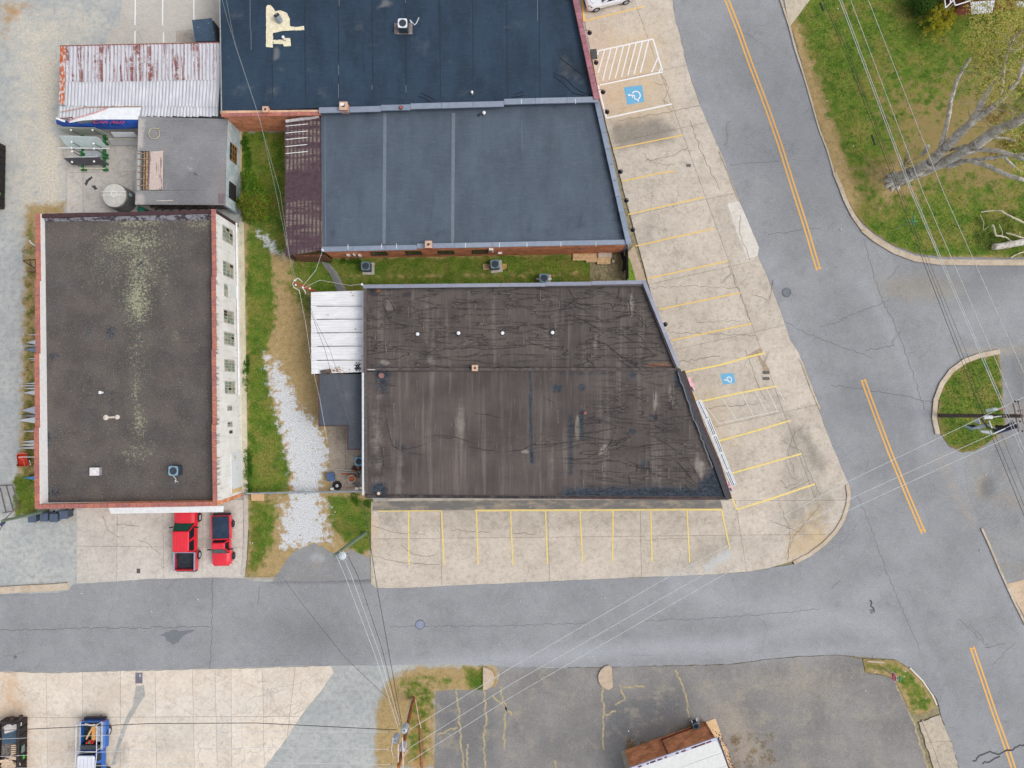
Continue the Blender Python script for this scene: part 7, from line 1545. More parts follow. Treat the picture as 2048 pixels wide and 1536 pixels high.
gt_ = at_(290, 416, .05, .6); mb = MB(); mb.lathe((gt_.x-.3, gt_.y, 0), [(.42,0),(.44,.5),(.3,.62)], 16); tag(mb.build('green_barrel', plain('barrel_green', C(26,130,100), .5)), 'green barrel in the gap below the round grey tank', 'barrel')
# ---------------------------------------------------------------- sign rack and panels
rk = base('sign_rack', 'green steel cantilever rack standing on the yard slab beside the sign panels', 'rack', 190, 300)
GRN = plain('rack_green', C(50,128,72), .5, .2, var=.2)
for u0 in (162, 206):
    for (v, h) in ((272,.8), (283,.8), (305,.9), (311,.8), (323,.7), (335,.5)):
        p = W(u0, v, .8); mb = MB(); mb.box(p.x-.07, p.y-.09, .05, p.x+.07, p.y+.09, h); mb.build('upright', GRN, rk)
    a = W(u0, 268, .4); b = W(u0, 340, .4); mb = MB(); mb.box(a.x-.09, b.y, .05, a.x+.09, a.y, .2); mb.build('foot', GRN, rk)
for (u, v) in ((142,260),(185,260),(143,284),(187,287),(143,296),(188,297),(144,303),(144,324),(188,323)):
    mb = MB(); mb.tube([W(u, v, 2.0), W(u+17, v+9, 1.2)], .035, 5); ar_ = mb.build('arm', plain('arm_dark', C(60,80,66), .6), rk); mb = MB(); mb.ball(W(u, v, 2.05), .09, 8, 5); mb.build('end_cap', WHP, ar_)
def panel(label, P, m, th=.04, name='signboard'):
    q = [W(u, v, z) for u, v, z in P]; n_ = (q[1]-q[0]).cross(q[3]-q[0]).normalized(); mb = MB(); mb.add([p_ for p_ in q]+[p_+n_*th for p_ in q], [(3,2,1,0),(4,5,6,7),(0,1,5,4),(1,2,6,5),(2,3,7,6),(3,0,4,7)]); return tag(mb.build(name, m), label, 'panel')
panel('pale grey-green sign panel, nearest the blue banner', [(139,268.5,.8),(217,269,.8),(190,255,2.1),(118,255,2.1)], plain('panel_greygreen', C(176,182,170), .5, var=.06))
panel('large white sign panel, second below the blue banner', [(137,296,.7),(219,297,.7),(194,273.5,2.2),(118,271,2.2)], plain('panel_white', C(214,228,226), .45, var=.05))
panel('white edge-on sign panel between the white and the dark panels', [(134,314,.6),(198,315,.6),(196,313.3,1.9),(136,313.3,1.9)], plain('panel_white2', C(234,236,240), .5))
panel('dark grey sign panel, lowest in the rack', [(145,329.5,.8),(216,329,.8),(197,314,1.9),(127,316,1.9)], plain('panel_dark', C(86,84,94), .5, var=.1))
panel('thin cream edge-on board at the foot of the rack', [(160,337,.4),(212,337.5,.4),(212,335.8,.5),(160,335.3,.5)], plain('panel_cream', C(232,226,200), .5))
panel('thin white strip laid across the middle of the rack', [(116,296,1.2),(219,297.5,1.2),(219,296,1.25),(116,294.6,1.25)], WHP)
panel('glass-like grey sheet lying between the rack posts', [(166,302,.3),(203,302,.3),(203,313,.35),(166,313,.35)], plain('sheet_grey', C(176,184,190), .3))
panel('white tilted panel beside the outbuilding, upper of two', [(229,274,.7),(276,274,.7),(268,264,1.3),(222,264,1.3)], WHM)
panel('pale long panel beside the outbuilding, lower of two', [(225,290,.3),(276,290,.3),(276,277,1.1),(216,277,1.1)], plain('panel_pale', C(206,204,204), .5, var=.05))
mb = MB(); mb.tube([W(226,279,1.15), W(276,279,1.15)], .04, 5); tag(mb.build('olive_pipe', plain('olive_rail', C(166,168,140), .6)), 'olive rail along the top of the pale long panel beside the outbuilding', 'rail')
# ---------------------------------------------------------------- boards leaning on the west wall of the warehouse
gw = 'boards leaning on the left side of the warehouse'
def wboard(label, v0, v1, ureach, m, z=1.8, v2=None, th=.04, name='leaning_board', cat='board'):
    a = W(70, v0, z); q = [W(ureach, (v0+v1)/2, .02), W(72, v1, .02), W(74, v1 if v2 is None else v2, z*1.0), W(71, v0, z)]
    mb = MB(); n_ = (q[1]-q[0]).cross(q[3]-q[0]).normalized()*th; mb.add(q+[p_+n_ for p_ in q], [(3,2,1,0),(4,5,6,7),(0,1,5,4),(1,2,6,5),(2,3,7,6),(3,0,4,7)]); return tag(mb.build(name, m), label, cat, gw)
WB = plain('white_board_face', C(226,230,236), .5, var=.05); GB = plain('slate_board', C(122,140,160), .5, var=.08)
for (v0, v1, u, m, l) in ((668,670,57,WB,'thin white board, topmost of those at the warehouse left side'), (680,689,54,WB,'pair of short white boards above the slate panel'), (691,692,42,WB,'long thin white board directly above the slate panel'), (694,704,47,GB,'slate-grey panel leaning out from the warehouse left side'),
        (716,718,56,WB,'thin white board just below the slate panel'), (719.5,721,61,WB,'very short white board below the slate panel'), (765,768,51,WB,'white board above the striped group of boards'), (770,772,42,WB,'long thin white board in the striped group'), (775,778,48,WB,'white board in the middle of the striped group'), (780,790,48,WB,'broad white board at the bottom of the striped group'),
        (812,828,44,plain('board_lilac', C(196,204,220), .5),'lilac-white pointed board above the two broadest boards'), (829,834,42,plain('board_grey', C(140,140,150), .5),'grey board between the two broadest white boards'), (834,846,35,WB,'broadest pointed white board at the warehouse left side'), (861,863,47,WB,'thin white board by itself below the broadest board'),  # one board is plain grey among the white ones
        (880,886,46,WB,'upper slanting white board above the red cart'), (886,893,40,plain('board_cream', C(222,218,206), .5),'cream slanting board above the red cart'), (894,897,34,WB,'long white board nearest above the red cart')): wboard(l, v0, v1, u, m)
o = wboard('bright blue board leaning low beside the red cart', 952, 959, 48, plain('board_blue', C(70,160,220), .5))
tr_ = base('timber_trestle', 'dark timber triangle bracket at the warehouse left side near its upper end', 'trestle', 58, 525)
for (a, b) in (((46,521),(71,519)), ((46,521),(70,537)), ((60,523),(62,530)), ((71,519),(72,537))): mb = MB(); mb.tube([W(*a,1.0), W(*b,1.0)], .05, 4); mb.build('beam', plain('dark_beam', C(94,70,60), .9), tr_)
mb = MB(); mb.box(*W(62,545,0), *(W(71,540,.6))); tag(mb.build('timber_block', plain('block_brown', C(140,110,90), .9)), 'brown timber block below the dark triangle bracket', 'block')
mb = MB(); mb.tube([W(59,481,.9), W(63,487,1.0), W(70,491,1.1)], .05, 6); tag(mb.build('white_spout', WHP), 'curved white pipe end sticking out of the warehouse left side near the top', 'pipe')
rc = base('red_cart', 'red tub cart with a white handle bar beside the lower left side of the warehouse', 'cart', 47, 920)
mb = MB(); q0 = [W(36,911,.3), W(52,911,.3), W(55,930,.3), W(38,931,.3)]; q1 = [W(33,909,.9), W(53,907,.9), W(58,932,.9), W(36,933,.9)]; mb.loft([[tuple(p_) for p_ in q0][::-1], [tuple(p_) for p_ in q1][::-1]], False); mb.add(q0, [(0,1,2,3)]); mb.build('tub', plain('cart_red', C(226,84,66), .5, var=.12), rc)
mb = MB(); mb.tube([W(38,914,1.0), W(74,914,1.0)], .035, 5); mb.tube([W(58,920,.7), W(61,929,.7), W(56,930,.7)], .03, 4); mb.build('handle', WHP, rc)
mb = MB(); mb.tube([W(34,909,.93), W(44,906,.95), W(53,907,.93)], .05, 5); mb.tube([W(36,914,.93), W(47,920,.8), W(50,932,.9)], .04, 5); mb.build('rim', plain('cart_red_rim', C(232,106,84), .5), rc)
for (u, v) in ((37,930),(54,930),(37,911)): wheel_ = MB(); wheel_.lathe(W(u, v, .02)+Vector((0,0,.0)), [(.1,0),(.1,.1)], 10); wheel_.build('wheel', TYR, rc)
# wheelie bins
BN = plain('bin_navy', C(66,78,98), .5, var=.15); BNL = plain('bin_lid', C(84,98,120), .45, var=.1); gb = 'dark blue wheeled bins in a row'
fb = None
for (u, v, rz, l) in ((64,1031,.0,'leftmost dark blue wheeled bin below the warehouse corner'), (88,1029,.05,'second dark blue wheeled bin from the left, lid closed'), (107,1030,-.03,'third dark blue wheeled bin from the left, with pale front edge'), (127,1024,.08,'rightmost dark blue wheeled bin, set back from the others')):
    if fb is None:
        fb = thing('wheeled_bin', l, 'bin', (0,0,0), 0, gb)
        mb = MB(); mb.loft([[(-.24,-.26,.05),(.24,-.26,.05),(.24,.26,.05),(-.24,.26,.05)], [(-.31,-.36,.98),(.31,-.36,.98),(.31,.34,.98),(-.31,.34,.98)]]); mb.build('body', BN, fb, True)
        mb = MB(); mb.loft([[(-.34,-.42,.98),(.34,-.42,.98),(.34,.34,.98),(-.34,.34,.98)], [(-.3,-.36,1.06),(.3,-.36,1.06),(.3,.3,1.07),(-.3,.3,1.07)]]); ld = mb.build('lid', BNL, fb, True); mb = MB(); mb.tube([(-.28,.4,.98),(.28,.4,.98)], .03, 5); mb.build('handle', BN, fb, True)
        mb = MB(); mb.box(-.28,-.41,1.0,.28,-.37,1.04); mb.build('lid_edge', plain('lid_edge_pale', C(170,184,204), .4), ld, True)
        for sx in (-.28, .28): mb = MB(); mb.loft([[(sx-.03, .3+.1*math.cos(k*.628), .1+.1*math.sin(k*.628)) for k in range(10)], [(sx+.03, .3+.1*math.cos(k*.628), .1+.1*math.sin(k*.628)) for k in range(10)]]); mb.build('wheel', TYR, fb, True)
        o = fb
    else: o = copy_tree(fb)
    p = at_(u, v, .0, 1.0); place(o, p-Vector((0,.22,0)), rz, l)
# metal frame lying left
mf = base('steel_rack', 'rusty open metal frame lying on the gravel at the left edge', 'frame', 15, 1000); RM = plain('rusty_frame', C(112,94,98), .7, var=.2)
for (a, b) in (((-10,972),(25,970)), ((12,970),(27,1023)), ((0,975),(12,1025)), ((5,1026),(27,1022)), ((-8,1030),(-6,975))): mb = MB(); mb.tube([W(*a,.35), W(*b,.25)], .05, 5); mb.build('bar', RM, mf)
mb = MB(); mb.tube([W(25,970,1.0), W(30,990,.6), W(39,1022,.2)], .045, 5); tag(mb.build('brown_stake', RM), 'thin brown stake leaning beside the rusty open frame', 'stake')
# ---------------------------------------------------------------- patio clutter
wt = thing('spare_wheel', 'spare wheel with pale rim lying flat on the patio near the gate', 'wheel', W(675,971,.08))
mb = MB(); mb.lathe((0,0,0), [(.2,0),(.36,.02),(.4,.08),(.4,.16),(.36,.22),(.24,.23),(.22,.18)], 24); mb.build('tyre', TYR, wt, True); mb = MB(); mb.lathe((0,0,.12), [(.23,0),(.235,.06),(.14,.06),(.12,.1),(.04,.1)], 20); r_ = mb.build('rim', plain('rim_cream', C(216,218,214), .5), wt, True); mb = MB(); mb.lathe((0,0,.2), [(.035,0),(.035,.03)], 8); mb.build('hub_hole', BLK, r_, True)
dr_ = thing('oil_drum', 'open pale drum with rusty inside standing on the patio', 'drum', at_(703,958,.07,.85))
mb = MB(); mb.lathe((0,0,0), [(.28,0),(.3,.02),(.3,.28),(.31,.3),(.3,.32),(.3,.84)], 22, False); mb.lathe((0,0,.6), [(.01,0),(.29,.02)], 20, False); mb.build('shell', plain('drum_salmon', C(206,164,142), .7, var=.15), dr_, True); mb = MB(); mb.lathe((0,0,.84), [(.29,0),(.32,0),(.32,.03),(.29,.03)], 22, False); mb.build('rim', plain('drum_rim', C(214,222,220), .5), dr_, True)
mb = MB(); mb.lathe((0,0,.62), [(.01,.05),(.15,.08),(.2,.02)], 10); mb.build('rusty_contents', plain('rust_orange', C(214,112,52), .8, var=.3, scale=9), dr_, True)
cb = thing('navy_crate', 'navy blue lidded crate beside the patio edge', 'crate', at_(661,954,.02,.6), R(8)); mb = MB(); mb.loft([[(-.24,-.26,0),(.24,-.26,0),(.24,.26,0),(-.24,.26,0)], [(-.32,-.34,.58),(.32,-.34,.58),(.32,.34,.58),(-.32,.34,.58)]]); mb.build('body', plain('crate_navy', C(60,82,128), .5), cb, True); mb = MB(); mb.loft([rrect(-.34,.34,-.36,.36,.58,.06), rrect(-.3,.3,-.32,.32,.64,.06)]); mb.build('lid', plain('crate_lid', C(74,98,140), .5), cb, True)
for (P, r_, col, nm, l, cat) in (([(673,938),(690,940),(725,942)], .05, (196,196,186), 'metal_tube', 'pale metal tube lying across the patio above the drum', 'tube'), ([(676,943),(700,945),(722,945)], .035, (180,182,178), 'metal_tube', 'thinner grey tube just below the pale one on the patio', 'tube'), ([(683,948),(707,949)], .05, (204,104,48), 'orange_bar', 'orange rusty bar on the patio above the drum', 'bar'),
        ([(693,958),(690,976)], .04, (186,176,164), 'timber_lath', 'pale lath left of the drum on the patio', 'lath'), ([(680,975),(712,975)], .02, (190,130,104), 'pink_rod', 'thin reddish rod along the foot of the patio', 'rod')):
    mb = MB(); mb.tube([W(u, v, .12) for u, v in P], r_, 6); tag(mb.build(nm, plain(nm, C(*col), .6, var=.15)), l, cat)
eg = base('engine_scrap', 'dark greasy engine scrap with orange parts against the white gutter', 'scrap', 713, 936); random.seed(6)
for k in range(9): p = W(random.uniform(706,723), random.uniform(932,941), random.uniform(.1,.4)); mb = MB(); mb.xf = Matrix.Translation(p) @ Matrix.Rotation(random.uniform(0,3), 4, 'Z'); mb.box(-.14,-.08,0,.14,.08,.16); mb.build('machine_part', plain(*(('grease_dark', C(58,40,42)) if k % 3 else ('orange_part', C(196,116,48))), .7), eg)
for (u, v, l, m_) in ((664,978,'small white box at the gate foot beside the spare wheel',WHP), (713,977,'white twin-socket box on the gate near the gutter',WHP), (722,976,'cream cap beside the white twin-socket box',plain('pipe_cream2', C(226,206,176)))):
    p = W(u, v, .4); mb = MB(); mb.box(p.x-.13, p.y-.1, .1, p.x+.13, p.y+.1, .4); mb2 = mb; tag(mb.build('small_box', m_), l, 'box')
tb2 = base('motor_scrap', 'grey motor parts piled between the drum and the white gutter', 'scrap', 716, 952)
for k in range(8): p = W(random.uniform(708,723), random.uniform(944,972), random.uniform(.08,.25)); mb = MB(); mb.lathe(p, [(random.uniform(.08,.16),0),(random.uniform(.06,.14),.15)], 9); mb.build('machine_part', plain('motor_grey', C(112,106,108), .7, var=.3), tb2)
# ---------------------------------------------------------------- gate and fences
gt2 = base('pipe_gate', 'galvanised pipe gate and mesh closing the gravel drive between the two buildings', 'gate', 610, 987)
GLV = plain('galvanised', C(176,188,196), .45, .4, var=.12)
for z_, r_ in ((1.55,.05),(.15,.04),(.8,.03)): mb = MB(); mb.tube([W(492,987,z_), W(575,985.5,z_), W(655,984,z_), W(728,982.5,z_)], r_, 6); mb.build('rail', GLV, gt2)
for u in (492, 548, 603, 658, 728): mb = MB(); p = W(u, 987-(u-492)*.018, .8); mb.tube([(p.x,p.y,0),(p.x,p.y,1.65)], .045, 6); mb.build('post', GLV, gt2)
mb = MB(); A = W(492,986.5,.8); B = W(728,982.5,.8); L_ = (B-A).length
for k in range(int(L_/.18)):
    a = A.lerp(B, k*.18/L_); b = A.lerp(B, min(1, (k*.18+1.3)/L_)); mb.tube([(a.x,a.y,.15),(b.x,b.y,1.5)], .006, 3); mb.tube([(b.x,b.y,.15),(a.x,a.y,1.5)], .006, 3)
tag(mb.build('wire_mesh', GLV, gt2), kind='stuff')
mb = MB(); q = [W(502,987.5,1.3), W(528,987,1.3), W(528,1001,.5), W(503,1001.5,.5)]; n_ = Vector((0,.02,.03)); mb.add(q+[p_-n_ for p_ in q], [(0,3,2,1),(4,5,6,7),(0,1,5,4),(1,2,6,5),(2,3,7,6),(3,0,4,7)]); tag(mb.build('plywood_sign', plain('plywood_peach', C(226,184,142), .8, var=.06)), 'peach-coloured plywood board leaning on the left end of the pipe gate', 'board')
fe = base('black_fence', 'short black slatted fence closing the grass strip at its right end', 'fence', 1252, 530)
mb = MB()
for k in range(14): p = W(1253+.1*k, 500+k*4.4, .8); mb = MB(); mb.box(p.x-.03, p.y-.08, .02, p.x+.02, p.y+.08, 1.5); mb.build('slat', plain('fence_black', C(34,32,36), .7, var=.2), fe)
for z_ in (.3, 1.35): mb = MB(); mb.tube([W(1253,500,z_), W(1254,560,z_)], .04, 5); mb.build('rail', BLK, fe)
mb = MB(); ribbon(mb, [(1244,503),(1250,520),(1248,540)], .18, .02, .5); tag(mb.build('dark_sheeting', plain('sheeting', C(48,40,38), .9, var=.3)), 'crumpled dark sheeting inside the black fence', 'sheeting')
pavement('corner_path', [(1255,505),(1268,490),(1292,560),(1290,566),(1270,566),(1262,560)], [], concrete_mat('corner_path_c', (192,170,146), (206,186,162), rand=0), .05, .02)
surf('corner_grass', [(1254,515),(1259,515),(1268,545),(1272,562),(1255,562)], .07, plain('corner_grass', C(112,140,44), .95, var=.3, scale=6), 6, kind='structure')
# pallets
gp = 'pallets lying below the brick wall'
def pallet(label, m, n_, wd, ln):
    o = thing('pallet', label, 'pallet', (0,0,0), 0, gp)
    for y in (-ln/2+.05, 0, ln/2-.05): mb = MB(); mb.box(-wd/2, y-.045, .0, wd/2, y+.045, .1); mb.build('bearer', m, o, True)
    for k in range(n_): x = -ln/2+ln*(k+.5)/n_; mb = MB(); mb.box(-wd/2, x-.045, .1, wd/2, x+.045, .13+.0*k); mb.build('slat', m, o, True)
    return o
PT = plain('pallet_pine', C(218,184,142), .9, var=.15, rand=.1); PG = plain('pallet_grey', C(206,190,176), .9, var=.15)
p1 = pallet('tan pallet with close slats, leftmost of the pallets by the brick wall', PT, 9, 1.15, .72); p1.location = at_(1159,512,.05,.2)
p2 = copy_tree(p1); place(p2, at_(1184,514.5,.05,.2), .04, 'tan pallet in the middle of the pallet row by the brick wall'); p2.scale = (.9, 1.15, 1)
p3 = copy_tree(p1); place(p3, at_(1208,519,.05,.2), -.02, 'tan pallet at the lower right of the pallet row by the brick wall'); p3.scale = (1., 1.1, 1)
p4 = pallet('whitish pallet stacked above the rightmost tan pallet', PG, 7, 1.15, .6); p4.location = at_(1210,507.5,.2,.2)
mb = MB(); mb.box(*W(1215,530,.02), *(W(1222,526,.15))); tag(mb.build('black_box', BLK), 'small black box below the rightmost pallet', 'box')
mb = MB(); mb.lathe(W(1226,523,.02), [(.12,0),(.14,.1),(.05,.18)], 9); tag(mb.build('pale_stone', plain('pale_rock', C(204,190,160), .9)), 'pale stone beside the small black box', 'stone')
# litter: rounded bits
# ---------------------------------------------------------------- street signs
def blade_sign(label, ub, vb, h, us, vs_, m, ang, txt=None, L=.75):
    o = thing('street_name_sign', label, 'sign', W(ub, vb, 0)); mb = MB(); mb.tube([(0,0,0),(0,0,h-.1)], .03, 6); mb.build('post', plain('sign_post_grey', C(168,172,174), .5, .3), o, True)
    for a, z in ((ang, h), (ang+math.pi/2, h-.25)):
        mb = MB(); mb.xf = Matrix.Rotation(a, 4, 'Z'); mb.box(-L/2, -.015, z-.23, L/2, .015, z); b_ = mb.build('blade', m, o, True)
        mb = MB(); mb.xf = Matrix.Rotation(a, 4, 'Z'); mb.box(-L/2+.05, -.019, z-.13, L/2-.05, .019, z-.10); mb.build('lettering', WHP, b_, True)
    return o
SG = plain('sign_green', C(40,170,110), .5); blade_sign('green street name sign on a tall post on the lawn by the kerb', 1789, 458, 3.0, 1816, 449, SG, math.pi/2-.05, L=.9)
stp = thing('stop_sign', 'red octagonal stop sign on the grassy corner beside a small green sign', 'sign', W(1759,1332,0))
OCT = [(.38*math.cos(R(22.5+45*k)), .38*math.sin(R(22.5+45*k))) for k in range(8)]
mb = MB(); mb.tube([(0,0,0),(0,0,2.9)], .03, 6); mb.build('post', plain('sign_post_grey', C(168,172,174)), stp, True)
mb = MB(); mb.loft([[(-.04, -y, 2.35+z) for y, z in OCT][::-1], [(-.055, -y, 2.35+z) for y, z in OCT][::-1]]); mb.build('border', WHP, stp, True)
mb = MB(); mb.loft([[(-.056, -y*.92, 2.35+z*.92) for y, z in OCT][::-1], [(-.062, -y*.92, 2.35+z*.92) for y, z in OCT][::-1]]); pl_ = mb.build('plate', plain('stop_red', C(240,56,92), .5), stp, True)
tx = text('STOP', Vector((0,0,0)), 0, 0, .38, 0, WHP, stp, rot=(math.pi/2, 0, -math.pi/2), ext=.003); tx.location = (-.066, 0, 2.35); tx.name = 'lettering'
blade_sign('small green sign just right of the stop sign', 1771, 1338, 2.3, 1791, 1352, SG, math.pi/2-.2, L=.5)
# ---------------------------------------------------------------- poles and wires
POL = plain('pole_brown', C(150,96,52), .9, var=.2); POLG = plain('pole_green_grey', C(112,132,112), .9, var=.15); POLD = plain('pole_dark', C(96,84,78), .9, var=.2); CER = plain('insulator', C(176,150,140), .3); TRF = plain('transformer_grey', C(196,206,216), .4, .2, var=.06); WIR = plain('bright_wire', C(226,228,230), .5); WIRG = plain('grey_wire', C(170,176,172), .5); WIRD = plain('dark_wire', C(58,58,60), .6)
def pole_pos(ut, vt, h): p = W(ut, vt, h); return Vector((p.x, p.y, 0))
def pole(label, base_p, top_p, r, m, name='utility_pole'):
    o = thing(name, label, 'pole', base_p); mb = MB(); mb.tube([base_p, top_p], [r, r*.72], 10); mb.build('shaft', m, o); return o
def insul(par, p, m=None, s_=1.): mb = MB(); mb.lathe(p, [(.03,0),(.07,.03),(.04,.07),(.07,.1),(.04,.16)], 8); return mb.build('insulator', m or CER, par)
# bottom centre pole with transformers
bA = W(827,1396,0); tA = W(799,1533,8.6); tA = W(801,1500,7.4); tA = Vector((bA.x+(tA.x-bA.x)*1.0, bA.y+(tA.y-bA.y), 9.5)); 
tA = W(797,1534,9.6)
pA = pole('brown utility pole with grey transformer cans at the bottom edge', bA, tA, .17, POL)
def pa(z): return bA.lerp(tA, z/9.6)
for (u, v, z) in ((808,1462,6.6), (790,1482,6.9), (804,1500,7.9)):
    p = W(u, v, z); mb = MB(); mb.lathe(p-Vector((0,0,.9)), [(.2,0),(.26,.05),(.26,.8),(.2,.9),(.03,.94)], 16); cn_ = mb.build('transformer', TRF, pA); mb = MB(); mb.lathe(p+Vector((.05,.05,.02)), [(.05,0),(.07,.06),(.04,.14),(.02,.2)], 8); mb.build('bushing', CER, cn_); mb = MB(); mb.lathe(p-Vector((0,0,.05)), [(.27,0),(.28,.03)], 16, False); mb.build('band', plain('band_grey', C(150,160,170)), cn_)
for (a, b, z) in (((796,1488),(797,1545),9.2), ((805,1475),(806,1536),8.6)): mb = MB(); mb.tube([W(*a, z), W(*b, z)], .055, 5); mb.build('crossarm', plain('arm_pinkish', C(222,196,186), .8), pA)
for (u, v, z) in ((779,1463,8.8),(781,1498,8.9),(783,1528,9.1),(816,1497,8.9),(814,1526,9.1),(818,1460,8.6)): insul(pA, W(u, v, z))
mb = MB(); Q = [W(786,1475,8.7), W(783,1500,8.6), W(786,1512,8.4), W(800,1516,8.4), W(810,1510,8.5), W(815,1499,8.7)]; mb.tube(Q, .025, 5); mb.build('jumper', WIR, pA)
mb = MB(); mb.tube([W(825,1396,5.5*0+.3), W(821,1404,1.5), W(813,1440,5)], .03, 5); mb.build('conduit', plain('conduit_pale', C(210,206,200)), pA)
mb = MB(); mb.tube([W(831,1399,.6), W(838,1440,.5), W(842,1456,.3)], .035, 5); tag(mb.build('guy_guard', plain('guy_pinkish', C(214,180,170), .8)), 'pinkish guy rod slanting down beside the transformer pole', 'guy wire')
mb = MB(); ribbon(mb, [(840,1452),(842,1490),(844,1536)], .12, .02, .14); tag(mb.build('low_beam', plain('low_beam', C(160,104,84), .9, var=.2)), 'long reddish timber edging beside the transformer pole', 'edging')
# right pole
bB = W(1876,831,0); tB = W(2046,831.5,9.8)
bB = W(1880,831,0.05); k_ = 60/(60-9.8); tB = Vector((bB.x, bB.y, 9.8)); tB = W(2044,832,9.8)
pB = pole('dark utility pole standing on the round grass island with its equipment arms', bB, tB, .18, POLD)
for (u0, v0, u1, v1, z) in ((2036,801,2052,868,9.2), (2006,832,2048,826,8.4), (2026,805,2038,866,8.9)): mb = MB(); mb.tube([W(u0,v0,z), W(u1,v1,z)], .06, 5); mb.build('crossarm', plain('arm_greytan', C(156,140,132), .8), pB)
for (u, v, z) in ((2016,834,8.8),(2018,846,8.8),(2022,842,8.5),(2029,803,9.3),(2035,803,9.3),(2039,843,9.3),(2044,862,9.3),(2035,822,8.7),(2042,821,8.7)): insul(pB, W(u, v, z), plain('insulator_dark', C(84,66,72), .4))
mb = MB(); mb.tube([W(2030,853,8.7), W(2028,851,6.5)], .17, 10); mb.build('transformer', plain('navy_can', C(44,58,88), .4, .2), pB)
for nm, P, m_, r_ in (('street_lamp_head', [(1968,835,8),(1977,834,8.1),(1984,834.5,8.1)], WHM, .14), ('lamp_arm', [(1984,834.5,8.1),(2003,832,8.2)], plain('arm_white', C(232,232,228)), .05), ('street_lamp_head', [(1972,822,7.4),(1985,819,7.6),(1994,818,7.6)], plain('lamp_glass', C(196,214,206), .3), .13), ('lamp_arm', [(1994,818,7.6),(2010,817,7.8)], plain('arm_pink', C(206,140,150)), .07)):
    mb = MB(); mb.tube([W(*q_) for q_ in P], r_, 8); mb.build(nm, m_, pB)
cbx = base('signal_cabinet', 'cluster of white and navy equipment boxes hung low on the pole over the grass island', 'cabinet', 1950, 860)
def slant(par, nm, P, m_, th=.12): 
    q = [W(*p_) for p_ in P]; n_ = (q[1]-q[0]).cross(q[3]-q[0]).normalized()*th; n_ = -n_ if n_.z > 0 else n_
    mb = MB(); mb.add(q+[p_+n_ for p_ in q], [(0,1,2,3),(7,6,5,4),(4,5,1,0),(5,6,2,1),(6,7,3,2),(7,4,0,3)]); return mb.build(nm, m_, par)
slant(cbx, 'panel', [(1943,857,4.5),(1967,849,5.2),(1980,851,5.4),(1958,859,4.8)], plain('cab_grey', C(178,186,198), .4)); slant(cbx, 'box', [(1960,862,4.8),(1982,862,5.2),(1985,869,5.2),(1965,866,4.8)], plain('cab_white', C(232,234,238), .4))
slant(cbx, 'box', [(1928,853,4.2),(1934,851,4.3),(1952,857,4.6),(1945,861,4.5)], plain('cab_teal', C(136,160,166), .4)); slant(cbx, 'box', [(1934,850,4.2),(1946,849,4.4),(1954,852,4.5),(1944,856,4.4)], plain('cab_navy', C(30,36,52), .4))
slant(cbx, 'box', [(1990,868,6.0),(2030,851,7.2),(2034,856,7.2),(1995,868.5,6.0)], plain('cab_blue', C(44,56,100), .4), .35); slant(cbx, 'rail', [(1986,867,6.4),(2040,842,7.6),(2041,844,7.6),(1988,869,6.4)], WHP, .05)
slant(cbx, 'box', [(1986,855,6),(2000,851,6.2),(2003,853,6.2),(1989,857,6)], plain('cab_red_white', C(226,196,196), .5)); slant(cbx, 'panel', [(1948,838,4.6),(1956,837,4.8),(1960,848,4.8),(1949,845,4.6)], plain('cab_grey', C(178,186,198)), .3); slant(cbx, 'box', [(1956,831,4.8),(1965,831,5),(1966,835,5),(1957,834.5,4.8)], plain('cab_grey', C(178,186,198)), .3)
mb = MB(); mb.tube([W(1960,834,5), W(1975,855,5.4), W(2000,862,6)], .06, 5); mb.build('bracket', plain('bracket_dark', C(60,60,66)), cbx); mb = MB(); mb.tube([W(1978,842,7), W(1984,856,6.5)], .05, 5); mb.build('bracket', WHP, cbx)
mb = MB(); mb.tube([W(1991,853,6.5), W(2022,855,7.4)], .12, 6); mb.build('conduit', plain('conduit_black', C(30,24,28)), cbx)
# north-west service pole
bC = W(637,586,0); tC = W(591,566,6.6)
pC = pole('reddish-brown service pole leaning over the upper left corner of the white ribbed roof', bC, tC, .14, plain('pole_orange_brown', C(170,92,58), .9, var=.2))
for (u, v, z) in ((592,570,6.9),(590,561,6.8),(620,577,3.2),(606,575,5.2)): insul(pC, W(u, v, z), WHP)
mb = MB(); mb.tube([W(590,560,6.8), W(596,556,6.7), W(602,561,6.6), W(605,564,6.5)], .025, 5); mb.tube([W(588,561,6.8), W(585,568,6.7), W(588,575,6.5), W(598,580,6.4), W(600,588,6.3)], .025, 5); mb.build('drip_loop', WIR, pC)
mb = MB(); mb.tube([W(604,575,5), W(610,582,4.9), W(611,588,4.9)], .03, 5); mb.build('spare_cable', WIR, pC)
# lamp pole by the drive, and left pole
bD = W(731,1066,0); tD = W(668,1111,7.4); pD = pole('grey-green lamp pole with round white lamp beside the gravel drive', bD, tD, .16, POLG, 'lamp_pole')
p = W(684,1112,7.4); mb = MB(); mb.lathe(p-Vector((0,0,.25)), [(.1,0),(.29,.08),(.31,.16),(.18,.24),(.05,.27)], 18); lh_ = mb.build('lamp_head', plain('lamp_white', C(196,206,212), .4), pD); mb = MB(); mb.tube([W(670,1110,7.2), W(682,1111,7.35)], .04, 5); mb.build('lamp_arm', plain('sign_post_grey', C(168,172,174)), pD)
mb = MB()
for k in range(9): a = k*.7; q_ = p+Vector((.36*math.cos(a), .36*math.sin(a), -.12)); mb.tube([q_, q_+Vector((.07*math.cos(a), .07*math.sin(a), 0))], .025, 4)
mb.build('heat_fin', plain('fin_grey', C(190,196,200)), lh_)
bE = W(96,1021,0); tE = W(4,1042,5.8); pE = pole('grey-green pole behind the wheeled bins leaning out to the left edge', bE, tE, .15, POLG)
